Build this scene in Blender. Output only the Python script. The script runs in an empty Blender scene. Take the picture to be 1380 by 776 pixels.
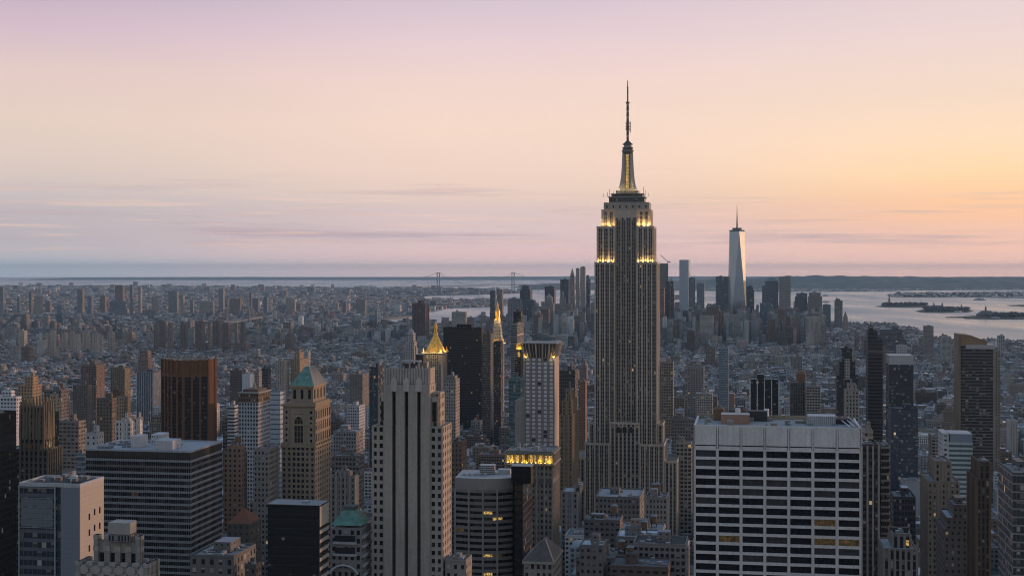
import bpy, math, random
import numpy as np
from mathutils import Vector
random.seed(7); rng = np.random.default_rng(11)
R = math.radians
# ------------------------------------------------------------------ camera
CAMZ, F, CX, EY = 270.0, 1880.0, 690.0, 364.0     # eye height (m), focal length in photo pixels, centre column, eye-level row
sc = bpy.context.scene
cam = bpy.data.cameras.new('camera'); camo = bpy.data.objects.new('camera', cam)
sc.collection.objects.link(camo); sc.camera = camo
camo.location = (0, 0, CAMZ); camo.rotation_euler = (R(90), 0, 0)
cam.sensor_width = 36; cam.lens = 36*F/1380; cam.shift_y = (EY-388)/1380
cam.clip_start = 5; cam.clip_end = 200000
# ------------------------------------------------------------------ colour management and sampling
sc.view_settings.view_transform = 'Standard'; sc.view_settings.look = 'None'
sc.view_settings.exposure = 0; sc.view_settings.gamma = 1
sc.render.engine = 'CYCLES'
sc.cycles.use_denoising = True; sc.cycles.denoiser = 'OPENIMAGEDENOISE'; sc.cycles.denoising_input_passes = 'RGB_ALBEDO_NORMAL'; sc.cycles.denoising_prefilter = 'ACCURATE'
sc.cycles.max_bounces = 4; sc.cycles.diffuse_bounces = 2; sc.cycles.glossy_bounces = 2
sc.cycles.transmission_bounces = 1; sc.cycles.volume_bounces = 0; sc.cycles.transparent_max_bounces = 4
sc.cycles.caustics_reflective = False; sc.cycles.caustics_refractive = False
sc.cycles.sample_clamp_indirect = 2.0; sc.cycles.pixel_filter_type = 'BLACKMAN_HARRIS'; sc.cycles.filter_width = 1.05
def lin(r, g, b, k=1.0):
    f = lambda c: ((c/255+.055)/1.055)**2.4 if c > 10 else c/255/12.92
    return (f(r)*k, f(g)*k, f(b)*k, 1)
# ------------------------------------------------------------------ sun
HAZE = 2.0e-5
SUN_AZ, SUN_EL = R(52), R(3.2)       # azimuth clockwise from the view direction (+Y) ; low sun to the right
sd = Vector((math.sin(SUN_AZ)*math.cos(SUN_EL), math.cos(SUN_AZ)*math.cos(SUN_EL), math.sin(SUN_EL)))
sl = bpy.data.lights.new('sun', 'SUN'); sl.energy = 2.7; sl.angle = R(2.5); sl.color = (1, .55, .33)
so = bpy.data.objects.new('sun', sl); sc.collection.objects.link(so); so.rotation_euler = sd.to_track_quat('Z', 'Y').to_euler()
# ------------------------------------------------------------------ world: dusk sky
w = bpy.data.worlds.new('World'); sc.world = w; w.use_nodes = True
nt = w.node_tree; nt.nodes.clear()
class N:
    def __init__(s, nt): s.nt = nt
    def n(s, t, **k):
        x = s.nt.nodes.new(t)
        for a, b in k.items(): setattr(x, a, b)
        return x
    def put(s, i, v):
        if v is None: return
        if hasattr(v, 'is_output') or isinstance(v, bpy.types.NodeSocket): s.nt.links.new(v, i)
        else: i.default_value = v
    def m(s, op, a, b=None, c=None, clamp=False):
        x = s.n('ShaderNodeMath', operation=op, use_clamp=clamp)
        for i, v in enumerate((a, b, c)): s.put(x.inputs[i], v)
        return x.outputs[0]
    def mix(s, f, a, b, mode='MIX'):
        x = s.n('ShaderNodeMix', data_type='RGBA', blend_type=mode)
        s.put(x.inputs[0], f); s.put(x.inputs[6], a); s.put(x.inputs[7], b)
        return x.outputs[2]
    def rng(s, v, a, b, c=0., d=1., smooth=False):
        x = s.n('ShaderNodeMapRange'); 
        if smooth: x.interpolation_type = 'SMOOTHSTEP'
        s.put(x.inputs[0], v)
        for i, q in enumerate((a, b, c, d)): x.inputs[i+1].default_value = q
        return x.outputs[0]
    def xyz(s, v):
        x = s.n('ShaderNodeSeparateXYZ'); s.put(x.inputs[0], v); return x.outputs
    def comb(s, a, b, c):
        x = s.n('ShaderNodeCombineXYZ')
        for i, v in enumerate((a, b, c)): s.put(x.inputs[i], v)
        return x.outputs[0]
    def ramp(s, f, stops):
        x = s.n('ShaderNodeValToRGB'); e = x.color_ramp.elements
        e[0].position, e[0].color = stops[0]; e[1].position, e[1].color = stops[-1]
        for p, c in stops[1:-1]:
            q = e.new(p); q.color = c
        s.put(x.inputs[0], f); return x.outputs[0]
    def noise(s, v, scale, detail=3, rough=.5, dim='3D'):
        x = s.n('ShaderNodeTexNoise', noise_dimensions=dim); s.put(x.inputs['Vector'], v)
        x.inputs['Scale'].default_value = scale; x.inputs['Detail'].default_value = detail; x.inputs['Roughness'].default_value = rough
        return x.outputs[0]
W = N(nt)
tc = W.n('ShaderNodeTexCoord'); dx, dy, dz = W.xyz(tc.outputs['Generated'])
el = W.m('MULTIPLY', W.m('ARCSINE', dz), 180/math.pi)
hl = W.m('SQRT', W.m('ADD', W.m('MULTIPLY', dx, dx), W.m('MULTIPLY', dy, dy)))
saz = W.m('DIVIDE', dx, W.m('MAXIMUM', hl, .001)); caz = W.m('DIVIDE', dy, W.m('MAXIMUM', hl, .001))
ep = W.m('SQRT', W.m('DIVIDE', W.m('MAXIMUM', el, 0.), 90.))
E = lambda d: math.sqrt(d/90)
PY = lambda py: E(max(0, math.degrees(math.atan((EY-py)/F))))
left = [(0, lin(206,214,224)), (PY(353), lin(190,197,208)), (PY(345), lin(196,192,200)), (PY(318), lin(188,181,190)), (PY(285), lin(191,183,190)), (PY(262), lin(205,192,193)), (PY(230), lin(219,200,193)),
        (PY(170), lin(229,205,194)), (PY(110), lin(228,202,196)), (PY(55), lin(214,188,200)), (PY(0), lin(192,172,192)), (E(20), lin(158,160,184)), (E(40), lin(116,158,190)), (1, lin(98,146,184))]
mid = [(0, lin(278,236,228)), (PY(353), lin(250,216,214)), (PY(345), lin(242,206,206)), (PY(312), lin(222,198,202)), (PY(285), lin(220,197,198)), (PY(262), lin(231,205,195)), (PY(230), lin(240,210,198)),
       (PY(170), lin(243,213,199)), (PY(110), lin(239,210,202)), (PY(55), lin(228,202,207)), (PY(0), lin(212,192,205)), (E(20), lin(178,172,190)), (E(40), lin(120,160,190)), (1, lin(98,146,184))]
right = [(0, lin(318,248,220)), (PY(353), lin(276,222,202)), (PY(345), lin(254,206,192)), (PY(318), lin(240,196,182)), (PY(297), lin(248,195,166)), (PY(275), lin(250,198,160)), (PY(240), lin(254,213,170)),
         (PY(190), lin(250,216,187)), (PY(120), lin(240,214,198)), (PY(55), lin(233,208,206)), (PY(0), lin(228,206,209)), (E(20), lin(200,188,192)), (E(40), lin(126,160,190)), (1, lin(98,146,184))]
back = [(0, lin(160,160,164)), (E(6), lin(178,174,172)), (E(15), lin(178,174,172)), (E(30), lin(150,154,162)), (E(60), lin(102,144,180)), (1, lin(98,146,184))]
glow = [(0, lin(250,180,130)), (E(3), lin(255,196,130)), (E(8), lin(255,216,160)), (E(15), lin(235,205,190)), (E(30), lin(165,160,168)), (1, lin(98,146,184))]
# thin layered cloud bands
band = W.noise(W.comb(W.m('MULTIPLY', saz, 3.2), W.m('MULTIPLY', el, 1.15), caz), 1.0, 5, .62)
fine = W.noise(W.comb(W.m('MULTIPLY', saz, 9.), W.m('MULTIPLY', el, 5.5), caz), 1.0, 5, .6)
low = W.m('MULTIPLY', W.rng(el, 0.3, 1.2, 0, 1, True), W.rng(el, 4.6, 2.2, 0, 1, True))
warp = W.m('MULTIPLY', W.m('SUBTRACT', band, .5), W.m('MULTIPLY', low, .055))
ep2 = W.m('MAXIMUM', W.m('ADD', ep, warp), 0.)
cl, cm, cr, cb, cg = (W.ramp(ep2, r) for r in (left, mid, right, back, glow))
c1 = W.mix(W.rng(saz, -.36, 0, 0, 1, True), cl, cm)
c2 = W.mix(W.rng(saz, 0.0, .35, 0, 1, True), c1, cr)
c3 = W.mix(W.rng(saz, .42, .8, 0, 1, True), c2, cg)
c4 = W.mix(W.rng(caz, .15, -.6, 0, 1, True), c3, cb)
streak = W.m('MULTIPLY', W.rng(W.m('ADD', W.m('MULTIPLY', band, .6), W.m('MULTIPLY', fine, .4)), .50, .66, 0, 1, True), low)
c5 = W.mix(W.m('MULTIPLY', streak, .8), c4, lin(176, 161, 178))
streak2 = W.m('MULTIPLY', W.rng(fine, .52, .66, 0, 1, True), low)
c6 = W.mix(W.m('MULTIPLY', streak2, .35), c5, lin(255, 214, 190))
big = W.noise(W.comb(W.m('MULTIPLY', saz, 2.), W.m('MULTIPLY', el, .16), caz), 1.6, 3, .5)
c7 = W.mix(1.0, c6, W.ramp(big, [(0.2, (.955,.955,.965,1)), (.8, (1.03,1.025,1.02,1))]), 'MULTIPLY')
sky = W.n('ShaderNodeTexSky'); sky.sky_type = 'NISHITA'; sky.sun_disc = False
sky.sun_elevation = SUN_EL; sky.sun_rotation = SUN_AZ; sky.altitude = 200
bg1 = W.n('ShaderNodeBackground'); W.put(bg1.inputs[0], c7); bg1.inputs[1].default_value = 1.0
bg2 = W.n('ShaderNodeBackground'); W.put(bg2.inputs[0], sky.outputs[0]); bg2.inputs[1].default_value = 0.02
add = W.n('ShaderNodeAddShader'); nt.links.new(bg1.outputs[0], add.inputs[0]); nt.links.new(bg2.outputs[0], add.inputs[1])
wo = W.n('ShaderNodeOutputWorld'); nt.links.new(add.outputs[0], wo.inputs[0])
w.cycles.sampling_method = 'MANUAL'; w.cycles.sample_map_resolution = 1024

# ------------------------------------------------------------------ materials
def new_mat(name):
    m = bpy.data.materials.new(name); m.use_nodes = True; m.node_tree.nodes.clear()
    n = N(m.node_tree); o = n.n('ShaderNodeOutputMaterial'); p = n.n('ShaderNodeBsdfPrincipled')
    m.node_tree.links.new(p.outputs[0], o.inputs[0]); return m, n, p, o
def simple(name, col, rough=.7, metal=0., noise=.15, nscale=.15, emit=None, es=0., spec=.5):
    m, n, p, o = new_mat(name)
    g = n.n('ShaderNodeNewGeometry')
    f = n.noise(g.outputs['Position'], nscale, 4, .6)
    c = n.mix(1.0, (*col, 1), n.ramp(f, [(0.25, (1-noise,)*3+(1,)), (.75, (1+noise,)*3+(1,))]), 'MULTIPLY')
    n.put(p.inputs['Base Color'], c); p.inputs['Roughness'].default_value = rough; p.inputs['Metallic'].default_value = metal
    p.inputs['Specular IOR Level'].default_value = spec
    if emit:      # rooms behind the glass are unevenly bright
        p.inputs['Emission Color'].default_value = (*emit, 1); q = n.noise(g.outputs['Position'], 1.3, 4, .75)
        n.put(p.inputs['Emission Strength'], n.m('MULTIPLY', n.rng(q, .44, .62, .04, 2.), es))
    return m
def facade_material():
    m, n, p, o = new_mat('masonry_and_windows')
    A = lambda nm: n.n('ShaderNodeAttribute', attribute_name=nm)
    a, b, c = A('ca'), A('cb'), A('cc')
    uv = n.n('ShaderNodeUVMap', uv_map='UVMap'); u, v, _ = n.xyz(uv.outputs[0])
    bx, by, bz = n.xyz(b.outputs['Color']); fh = b.outputs['Alpha']
    uu = n.m('DIVIDE', u, n.m('MAXIMUM', bx, .01)); vv = n.m('DIVIDE', v, n.m('MAXIMUM', by, .01))
    fx = n.m('ABSOLUTE', n.m('SUBTRACT', n.m('FRACT', uu), .5)); fy = n.m('ABSOLUTE', n.m('SUBTRACT', n.m('FRACT', vv), .5))
    mask = n.m('MULTIPLY', n.m('LESS_THAN', fx, n.m('MULTIPLY', bz, .5)), n.m('LESS_THAN', fy, n.m('MULTIPLY', fh, .5)))
    g = n.n('ShaderNodeNewGeometry'); P = g.outputs['Position']
    oi = n.n('ShaderNodeObjectInfo')
    nx, ny, nz = n.xyz(g.outputs['True Normal'])
    seed = n.m('ADD', n.m('MULTIPLY', nx, 3.7), n.m('MULTIPLY', oi.outputs['Random'], 77.))
    # the cell id picks curtains, blinds and lit rooms; world cell added so merged buildings differ
    px_, py_, pz_ = n.xyz(P)
    wn = n.n('ShaderNodeTexWhiteNoise', noise_dimensions='4D')
    n.put(wn.inputs['Vector'], n.comb(n.m('FLOOR', uu), n.m('FLOOR', vv), n.m('FLOOR', n.m('MULTIPLY', a.outputs['Fac'], 997.)))); n.put(wn.inputs['W'], seed)
    r1 = wn.outputs['Value']; r2, r3, r4 = n.xyz(wn.outputs['Color'])
    blind = n.m('LESS_THAN', r2, n.m('MULTIPLY', c.outputs['Alpha'], 1.0))
    shade = n.m('ADD', .10, n.m('MULTIPLY', r3, .28))
    half = n.m('LESS_THAN', n.m('SUBTRACT', n.m('MULTIPLY', r4, .8), .4), n.m('SUBTRACT', n.m('FRACT', vv), .5))
    gl = n.mix(n.m('MULTIPLY', blind, half), c.outputs['Color'], n.comb(shade, n.m('MULTIPLY', shade, .98), n.m('MULTIPLY', shade, .96)))
    # wall: stains, streaks and courses
    n1 = n.noise(P, .035, 5, .65); n2 = n.noise(n.comb(n.m('MULTIPLY', px_, .9), n.m('MULTIPLY', py_, .9), n.m('MULTIPLY', pz_, .06)), 1.0, 3, .6)
    n3 = n.noise(P, .9, 3, .7)
    k = n.m('ADD', n.m('ADD', n.m('MULTIPLY', n1, .34), n.m('MULTIPLY', n2, .30)), n.m('MULTIPLY', n3, .30))
    k = n.rng(k, .25, .69, .60, 1.40)
    wall = n.mix(1.0, a.outputs['Color'], n.comb(k, k, k), 'MULTIPLY')
    n.put(p.inputs['Base Color'], n.mix(mask, wall, gl))
    glass = n.m('MULTIPLY', mask, n.m('SUBTRACT', 1., n.m('MULTIPLY', blind, .7)))
    n.put(p.inputs['Roughness'], n.m('SUBTRACT', .85, n.m('MULTIPLY', glass, n.m('ADD', .66, n.m('MULTIPLY', r3, .08)))))
    n.put(p.inputs['Specular IOR Level'], n.m('ADD', .25, n.m('MULTIPLY', glass, .35)))
    lit = n.m('MULTIPLY', mask, n.m('LESS_THAN', r1, a.outputs['Alpha']))
    n.put(p.inputs['Emission Color'], n.mix(r3, (1, .50, .12, 1), (1, .75, .42, 1)))
    n.put(p.inputs['Emission Strength'], n.m('MULTIPLY', lit, n.m('ADD', .07, n.m('MULTIPLY', n.m('MULTIPLY', r4, r4), .45))))
    bp = n.n('ShaderNodeBump'); bp.inputs['Strength'].default_value = .55; bp.inputs['Distance'].default_value = .3
    hgt = n.m('ADD', n.m('MULTIPLY', n.m('SUBTRACT', 1., mask), 1.), n.m('MULTIPLY', n3, .25))
    n.put(bp.inputs['Height'], hgt); n.put(p.inputs['Normal'], bp.outputs[0])
    return m
FAC = facade_material()
M = dict(
 gold=simple('gilded_metal', (.75,.45,.09), .42, .6, .45, .35),
 copper=simple('verdigris_copper', (.11,.235,.20), .6, 0, .5, .35),
 slate=simple('roof_slate', (.085,.068,.06), .75, 0, .35, .4),
 steel=simple('painted_steel', (.22,.22,.23), .5, .3, .2, .5),
 dark_steel=simple('dark_steel', (.05,.05,.055), .45, .4, .2, .5),
 white=simple('white_paint', (.62,.64,.68), .6, 0, .12, .3),
 tankwood=simple('cedar_planks', (.17,.11,.07), .9, 0, .4, 1.5),
 tankroof=simple('tank_roof', (.20,.21,.23), .7, 0, .3, 1.),
 unit=simple('galvanised_duct', (.42,.44,.47), .5, .2, .25, .6),
 land=None, hill=None,
 lamp=simple('floodlight_lens', (1,.8,.4), .5, 0, 0, 1, (1,.72,.22), 2.5),
 lit=simple('lit_window', (.5,.33,.12), .4, 0, .2, 1, (1,.62,.16), .48),
 litsoft=simple('dim_lit_window', (.03,.025,.02), .3, 0, .2, 1, (1,.60,.18), .045),
 glass=simple('dark_window_glass', (.012,.014,.018), .12, 0, .3, .3, spec=.5),
 glass2=simple('blind_window_glass', (.05,.052,.055), .2, 0, .4, .5, spec=.5),
 brightglass=simple('pale_window_glass', (.66,.70,.76), .25, .3, .3, .5),
 mirror=simple('mirror_glass', (.27,.32,.38), .20, .9, .10, .02),
 beige=simple('beige_panels', (.46,.43,.40), .75, 0, .12, .3),
 statue=simple('verdigris_statue', (.14,.22,.20), .7, 0, .2, .2),
)
def terrain_mat(name, c0, c1, c2, s1, s2):
    m, n, p, o = new_mat(name)
    g = n.n('ShaderNodeNewGeometry'); P = g.outputs['Position']
    f = n.noise(P, s1, 6, .65); f2 = n.noise(P, s2, 3, .6)
    c = n.ramp(f, [(0.35, (*c0, 1)), (.52, (*c1, 1)), (.68, (*c2, 1))])
    k = n.rng(f2, .2, .8, .6, 1.4)
    n.put(p.inputs['Base Color'], n.mix(1., c, n.comb(k, k, k), 'MULTIPLY')); p.inputs['Roughness'].default_value = .95
    p.inputs['Specular IOR Level'].default_value = .1
    return m
M['land'] = terrain_mat('city_ground', (.035,.037,.04), (.06,.06,.062), (.10,.10,.10), .02, .2)
M['hill'] = terrain_mat('wooded_hill', (.04,.062,.064), (.07,.09,.09), (.17,.18,.18), .004, .02)
M['scrub'] = terrain_mat('island_ground', (.04,.05,.035), (.07,.075,.055), (.15,.14,.12), .02, .1)
M['tree'] = terrain_mat('bare_winter_crowns', (.035,.035,.028), (.055,.05,.04), (.08,.072,.055), .05, .4)
def water_mat():
    m, n, p, o = new_mat('harbour_water')
    g = n.n('ShaderNodeNewGeometry'); P = g.outputs['Position']; x, y, z = n.xyz(P)
    f = n.noise(n.comb(n.m('MULTIPLY', x, .0016), n.m('MULTIPLY', y, .00035), 0.), 1., 5, .62)
    n.put(p.inputs['Base Color'], n.mix(f, (.14,.20,.23,1), (.24,.31,.34,1)))
    n.put(p.inputs['Roughness'], n.rng(f, .35, .65, .20, .42))
    p.inputs['Specular IOR Level'].default_value = .7
    h = n.noise(n.comb(n.m('MULTIPLY', x, .03), n.m('MULTIPLY', y, .008), 0.), 1., 4, .6)
    bp = n.n('ShaderNodeBump'); bp.inputs['Strength'].default_value = .25; bp.inputs['Distance'].default_value = 2.
    n.put(bp.inputs['Height'], h); n.put(p.inputs['Normal'], bp.outputs[0])
    return m
M['water'] = water_mat()

# ------------------------------------------------------------------ mesh builder
class S:      # facade style: wall colour, window bay and storey, window share of each, glass colour, share with blinds, share lit
    def __init__(s, wall, bay=3., fl=3.6, fw=0., fh=0., glass=(.02,.024,.03), blind=.2, lit=.01):
        s.wall, s.bay, s.fl, s.fw, s.fh, s.glass, s.blind, s.lit = wall, bay, fl, fw, fh, glass, blind, lit*.7
    def but(s, **k):
        o = S(s.wall, s.bay, s.fl, s.fw, s.fh, s.glass, s.blind, s.lit/.7)
        for a, b in k.items(): setattr(o, a, b)
        return o
class MB:
    def __init__(s): s.v=[]; s.f=[]; s.uv=[]; s.a=[]; s.b=[]; s.c=[]
    def quad(s, pts, st, w=None, h=None, uv=None):
        i = len(s.v); s.v += [tuple(p) for p in pts]; s.f.append(tuple(range(i, i+len(pts))))
        bay, fl = st.bay, st.fl
        if w and h and st.fw > 0:
            bay = w/max(1, round(w/st.bay)); fl = h/max(1, round(h/st.fl))
        s.uv += uv if uv else [(0, 0), (w or 1, 0), (w or 1, h or 1), (0, h or 1)][:len(pts)] + [(0, 0)]*max(0, len(pts)-4)
        s.a.append((*st.wall, st.lit)); s.b.append((bay, fl, st.fw, st.fh)); s.c.append((*st.glass, st.blind))
    def prism(s, A, z0, z1, side, top=None, B=None, cap=True, bottom=False):
        """A, B: counter-clockwise outlines at z0 and z1"""
        B = B or A; n = len(A)
        for k in range(n):
            a, b = A[k], A[(k+1) % n]; c, d = B[(k+1) % n], B[k]
            w = math.hypot(b[0]-a[0], b[1]-a[1])
            if w < 1e-4: 
                if math.hypot(c[0]-d[0], c[1]-d[1]) < 1e-4: continue
            s.quad([(a[0],a[1],z0), (b[0],b[1],z0), (c[0],c[1],z1), (d[0],d[1],z1)], side, max(w, .1), z1-z0)
        if cap: s.quad([(p[0], p[1], z1) for p in B], top or side.but(fw=0.))
        if bottom: s.quad([(p[0], p[1], z0) for p in reversed(A)], side.but(fw=0.))
        return s
    def box(s, x0, x1, y0, y1, z0, z1, side, top=None, bottom=False):
        return s.prism([(x0,y0),(x1,y0),(x1,y1),(x0,y1)], z0, z1, side, top, bottom=bottom)
    def cyl(s, cx, cy, r0, r1, z0, z1, side, n=12, cap=True):
        A = [(cx+r0*math.cos(2*math.pi*k/n), cy+r0*math.sin(2*math.pi*k/n)) for k in range(n)]
        B = [(cx+r1*math.cos(2*math.pi*k/n), cy+r1*math.sin(2*math.pi*k/n)) for k in range(n)]
        return s.prism(A, z0, z1, side, B=B, cap=cap)
    def beam(s, p, q, r, side):
        p, q = Vector(p), Vector(q); d = (q-p).normalized(); u = d.cross(Vector((0,0,1)))
        u = u.normalized() if u.length > 1e-3 else Vector((1,0,0)); t = d.cross(u)
        A = [p+u*r, p+t*r, p-u*r, p-t*r]; B = [x+(q-p) for x in A]
        for k in range(4): s.quad([A[k], A[(k+1)%4], B[(k+1)%4], B[k]], side)
        s.quad(A[::-1], side); s.quad(B, side); return s
    def build(s, name, parent=None, mat=None):
        me = bpy.data.meshes.new(name); me.from_pydata(s.v, [], s.f)
        uvl = me.uv_layers.new(name='UVMap'); uvl.data.foreach_set('uv', np.array(s.uv, 'f').ravel())
        for nm, d in (('ca', s.a), ('cb', s.b), ('cc', s.c)):
            at = me.attributes.new(nm, 'FLOAT_COLOR', 'FACE'); at.data.foreach_set('color', np.array(d, 'f').ravel())
        me.materials.append(mat or FAC)
        o = bpy.data.objects.new(name, me); sc.collection.objects.link(o)
        if parent: o.parent = parent
        return o
def thing(name, label, cat, loc, rz=0., group=None):
    o = bpy.data.objects.new(name, None); sc.collection.objects.link(o); o.empty_display_size = 5
    o.location = loc; o.rotation_euler = (0, 0, rz); o['label'] = label; o['category'] = cat
    if group: o['group'] = group
    return o
PL = S((.3,.3,.3))
GA = R(9.8); UX = (math.cos(GA), -math.sin(GA)); UY = (math.sin(GA), math.cos(GA))    # street grid: across (west), along (down the avenues)
def gw(u, v): return (v*UX[0]+u*UY[0], v*UX[1]+u*UY[1])                               # along, across -> world
def hgt(py, Y): return CAMZ-(py-EY)/F*Y
def ground(px, py):
    Y = CAMZ*F/(py-EY); return ((px-CX)/F*Y, Y)
def spot(pxl, pxr, Y, depth, side=None):
    """a rectangular lot on the grid: its front right corner lies Y metres down the view; returns centre, width, depth"""
    Xr = (pxr-CX)/F*Y; tl = (pxl-CX)/F
    wd = (Xr-tl*Y)/(UX[0]+tl*math.sin(GA))
    if side: ts = (side-CX)/F; depth = (ts*Y-Xr)/(math.sin(GA)-ts*math.cos(GA))
    cx = Xr-UX[0]*wd/2+UY[0]*depth/2; cy = Y-UX[1]*wd/2+UY[1]*depth/2
    return cx, cy, wd, depth
taken = []     # footprints of built landmarks: (cx, cy, w, d, H, kind)
landmarks = [] # (label name, px, py_top, Y)

ROOFC = [(.10,.10,.11),(.14,.145,.16),(.20,.21,.23),(.27,.28,.31),(.42,.44,.48),(.07,.07,.075),(.16,.15,.14)]
def water_tank(root, x, y, z, r=2.2, name='water_tank'):
    """timber tank with conical roof on legs"""
    t = MB().cyl(x, y, r, r*.96, z+3, z+3+r*2, PL, 12).build(name, root, M['tankwood'])
    MB().cyl(x, y, r*1.1, .15, z+3+r*2, z+3+r*2+1.4, PL, 12).build('tank_roof', t, M['tankroof'])
    lg = MB()
    for sx in (-1, 1):
        for sy in (-1, 1): lg.beam((x+sx*r*.7, y+sy*r*.7, z), (x+sx*r*.7, y+sy*r*.7, z+3), .18, PL)
    lg.box(x-r*.9, x+r*.9, y-r*.9, y+r*.9, z+2.7, z+2.95, PL, bottom=True)
    lg.build('tank_stand', t, M['dark_steel'])
def roof_part(root, x0, x1, y0, y1, z, col=None, par=1.2, wall=None, clutter=3, seed=0, tank=0, bulk=True, units=True):
    rr = random.Random(seed+int(abs(x0*31)+abs(z*17)))
    col = col or rr.choice(ROOFC); wall = wall or col
    m = MB(); rs = S(col); ws = S(wall)
    m.quad([(x0,y0,z+.15),(x1,y0,z+.15),(x1,y1,z+.15),(x0,y1,z+.15)], rs)
    t = .5
    for (a, b, c, d) in ((x0,x1,y0,y0+t),(x0,x1,y1-t,y1),(x0,x0+t,y0+t,y1-t),(x1-t,x1,y0+t,y1-t)): m.box(a,b,c,d,z-.2,z+par,ws)
    w, d = x1-x0, y1-y0
    rf = m.build('roof', root)
    if bulk:
        bw, bd, bh = w*rr.uniform(.2,.4), d*rr.uniform(.2,.45), rr.uniform(3, 6)
        bx, by = x0+w*rr.uniform(.15,.5), y0+d*rr.uniform(.25,.5)
        MB().box(bx, bx+bw, by, by+bd, z, z+bh, S(wall, 3, 3, .3, .3), S(rr.choice(ROOFC))).build('bulkhead', rf)
    if units and clutter:
        for k in range(clutter):
            m = MB(); a, b, h = rr.uniform(1.2,3.2), rr.uniform(1.2,3.5), rr.uniform(.8,2.2)
            px, py = rr.uniform(x0+2, max(x0+2.1, x1-4)), rr.uniform(y0+2, max(y0+2.1, y1-4))
            m.box(px, px+a, py, py+b, z+.1, z+h, S((.25,.25,.27)), S((.34,.35,.38)))
            if k % 3 == 0: m.beam((px+.1, py+.3, z+.6), (min(px+w*.3, x1-1), py+.3, z+.6), .35, S((.3,.3,.32)))
            m.build('roof_unit', rf)
    for k in range(tank):
        water_tank(rf, rr.uniform(x0+w*.2, x0+w*.8), rr.uniform(y0+d*.55, y0+d*.85), z+.1+(0 if k else 0))
    return rf

# real, recessed window grids: piers and spandrels stand proud of single window panes
class Grid:
    def __init__(s, root, wall, mats=('glass',), name='window', cap=100):
        s.root, s.wall, s.mats, s.name, s.cap, s.items = root, wall, mats, name, cap, []
    def face(s, side, x0, x1, y0, y1, z0, z1, nb, nf, fw, fh, dep=.45, mb=None, pri=0, skip=None, mat=None, pierst=None):
        """side n/s/e/w of a box whose glass line lies dep behind x0..y1; adds piers and spandrels to mb"""
        L = (x1-x0) if side in 'ns' else (y1-y0); bw = L/nb; fl = (z1-z0)/nf
        pw, sh = bw*(1-fw), fl*(1-fh)
        def B(u0, u1, n0, n1, a, b, st):
            if side == 'n': mb.box(x0+u0, x0+u1, y0+n0, y0+n1, a, b, st)
            elif side == 's': mb.box(x0+u0, x0+u1, y1-n1, y1-n0, a, b, st)
            elif side == 'w': mb.box(x1-n1, x1-n0, y0+u0, y0+u1, a, b, st)
            else: mb.box(x0+n0, x0+n1, y0+u0, y0+u1, a, b, st)
        for i in range(nb+1):
            a, b = max(i*bw-pw/2, 0.03), min(i*bw+pw/2, L-.03)
            if b > a: B(a, b, 0, dep, z0, z1, pierst or s.wall)
        for j in range(nf+1):
            a, b = max(z0+j*fl-sh/2, z0), min(z0+j*fl+sh/2, z1)
            if b > a: B(.05, L-.05, .07, dep, a, b, s.wall)
        for j in range(nf):
            for i in range(nb):
                u = (i+.5)*bw; zc = z0+(j+.5)*fl; nn = dep-.04
                if side == 'n': p = (x0+u, y0+nn, zc); rz = 0
                elif side == 's': p = (x0+u, y1-nn, zc); rz = math.pi
                elif side == 'w': p = (x1-nn, y0+u, zc); rz = math.pi/2
                else: p = (x0+nn, y0+u, zc); rz = -math.pi/2
                s.items.append((pri, -zc, p, rz, round(bw*fw, 3), round(fl*fh, 3), mat(side, i, j, nb, nf) if mat else random.choice(s.mats)))
    def done(s):
        s.items.sort(key=lambda t: (t[0], t[1])); cache = {}
        rest = {}
        for k, (_, _, p, rz, w_, h_, mt) in enumerate(s.items):
            if k < s.cap:
                key = (w_, h_, mt)
                if key not in cache:
                    m = MB(); m.box(-w_/2, w_/2, -.03, .03, -h_/2, h_/2, PL, bottom=True)
                    o = m.build(s.name, s.root, M[mt]); cache[key] = o
                else:
                    o = bpy.data.objects.new(s.name, cache[key].data); sc.collection.objects.link(o); o.parent = s.root
                o.location = p; o.rotation_euler = (0, 0, rz)
            else:
                m = rest.setdefault(mt, MB()); c, q = math.cos(rz), math.sin(rz)
                P = [(-w_/2, 0, -h_/2), (w_/2, 0, -h_/2), (w_/2, 0, h_/2), (-w_/2, 0, h_/2)]
                m.quad([(p[0]+a*c-b*q, p[1]+a*q+b*c, p[2]+z) for a, b, z in P], PL)
        if rest:      # join the remaining panes as one part with several materials
            big = MB(); mats = list(rest); idx = []
            for i, mt in enumerate(mats):
                r_ = rest[mt]; o_ = len(big.v); big.v += r_.v; big.f += [tuple(q+o_ for q in f) for f in r_.f]
                big.uv += r_.uv; big.a += r_.a; big.b += r_.b; big.c += r_.c; idx += [i]*len(r_.f)
            o = big.build('remaining_windows', s.root, M[mats[0]]); o['kind'] = 'stuff'
            for mt in mats[1:]: o.data.materials.append(M[mt])
            o.data.polygons.foreach_set('material_index', idx)
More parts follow.
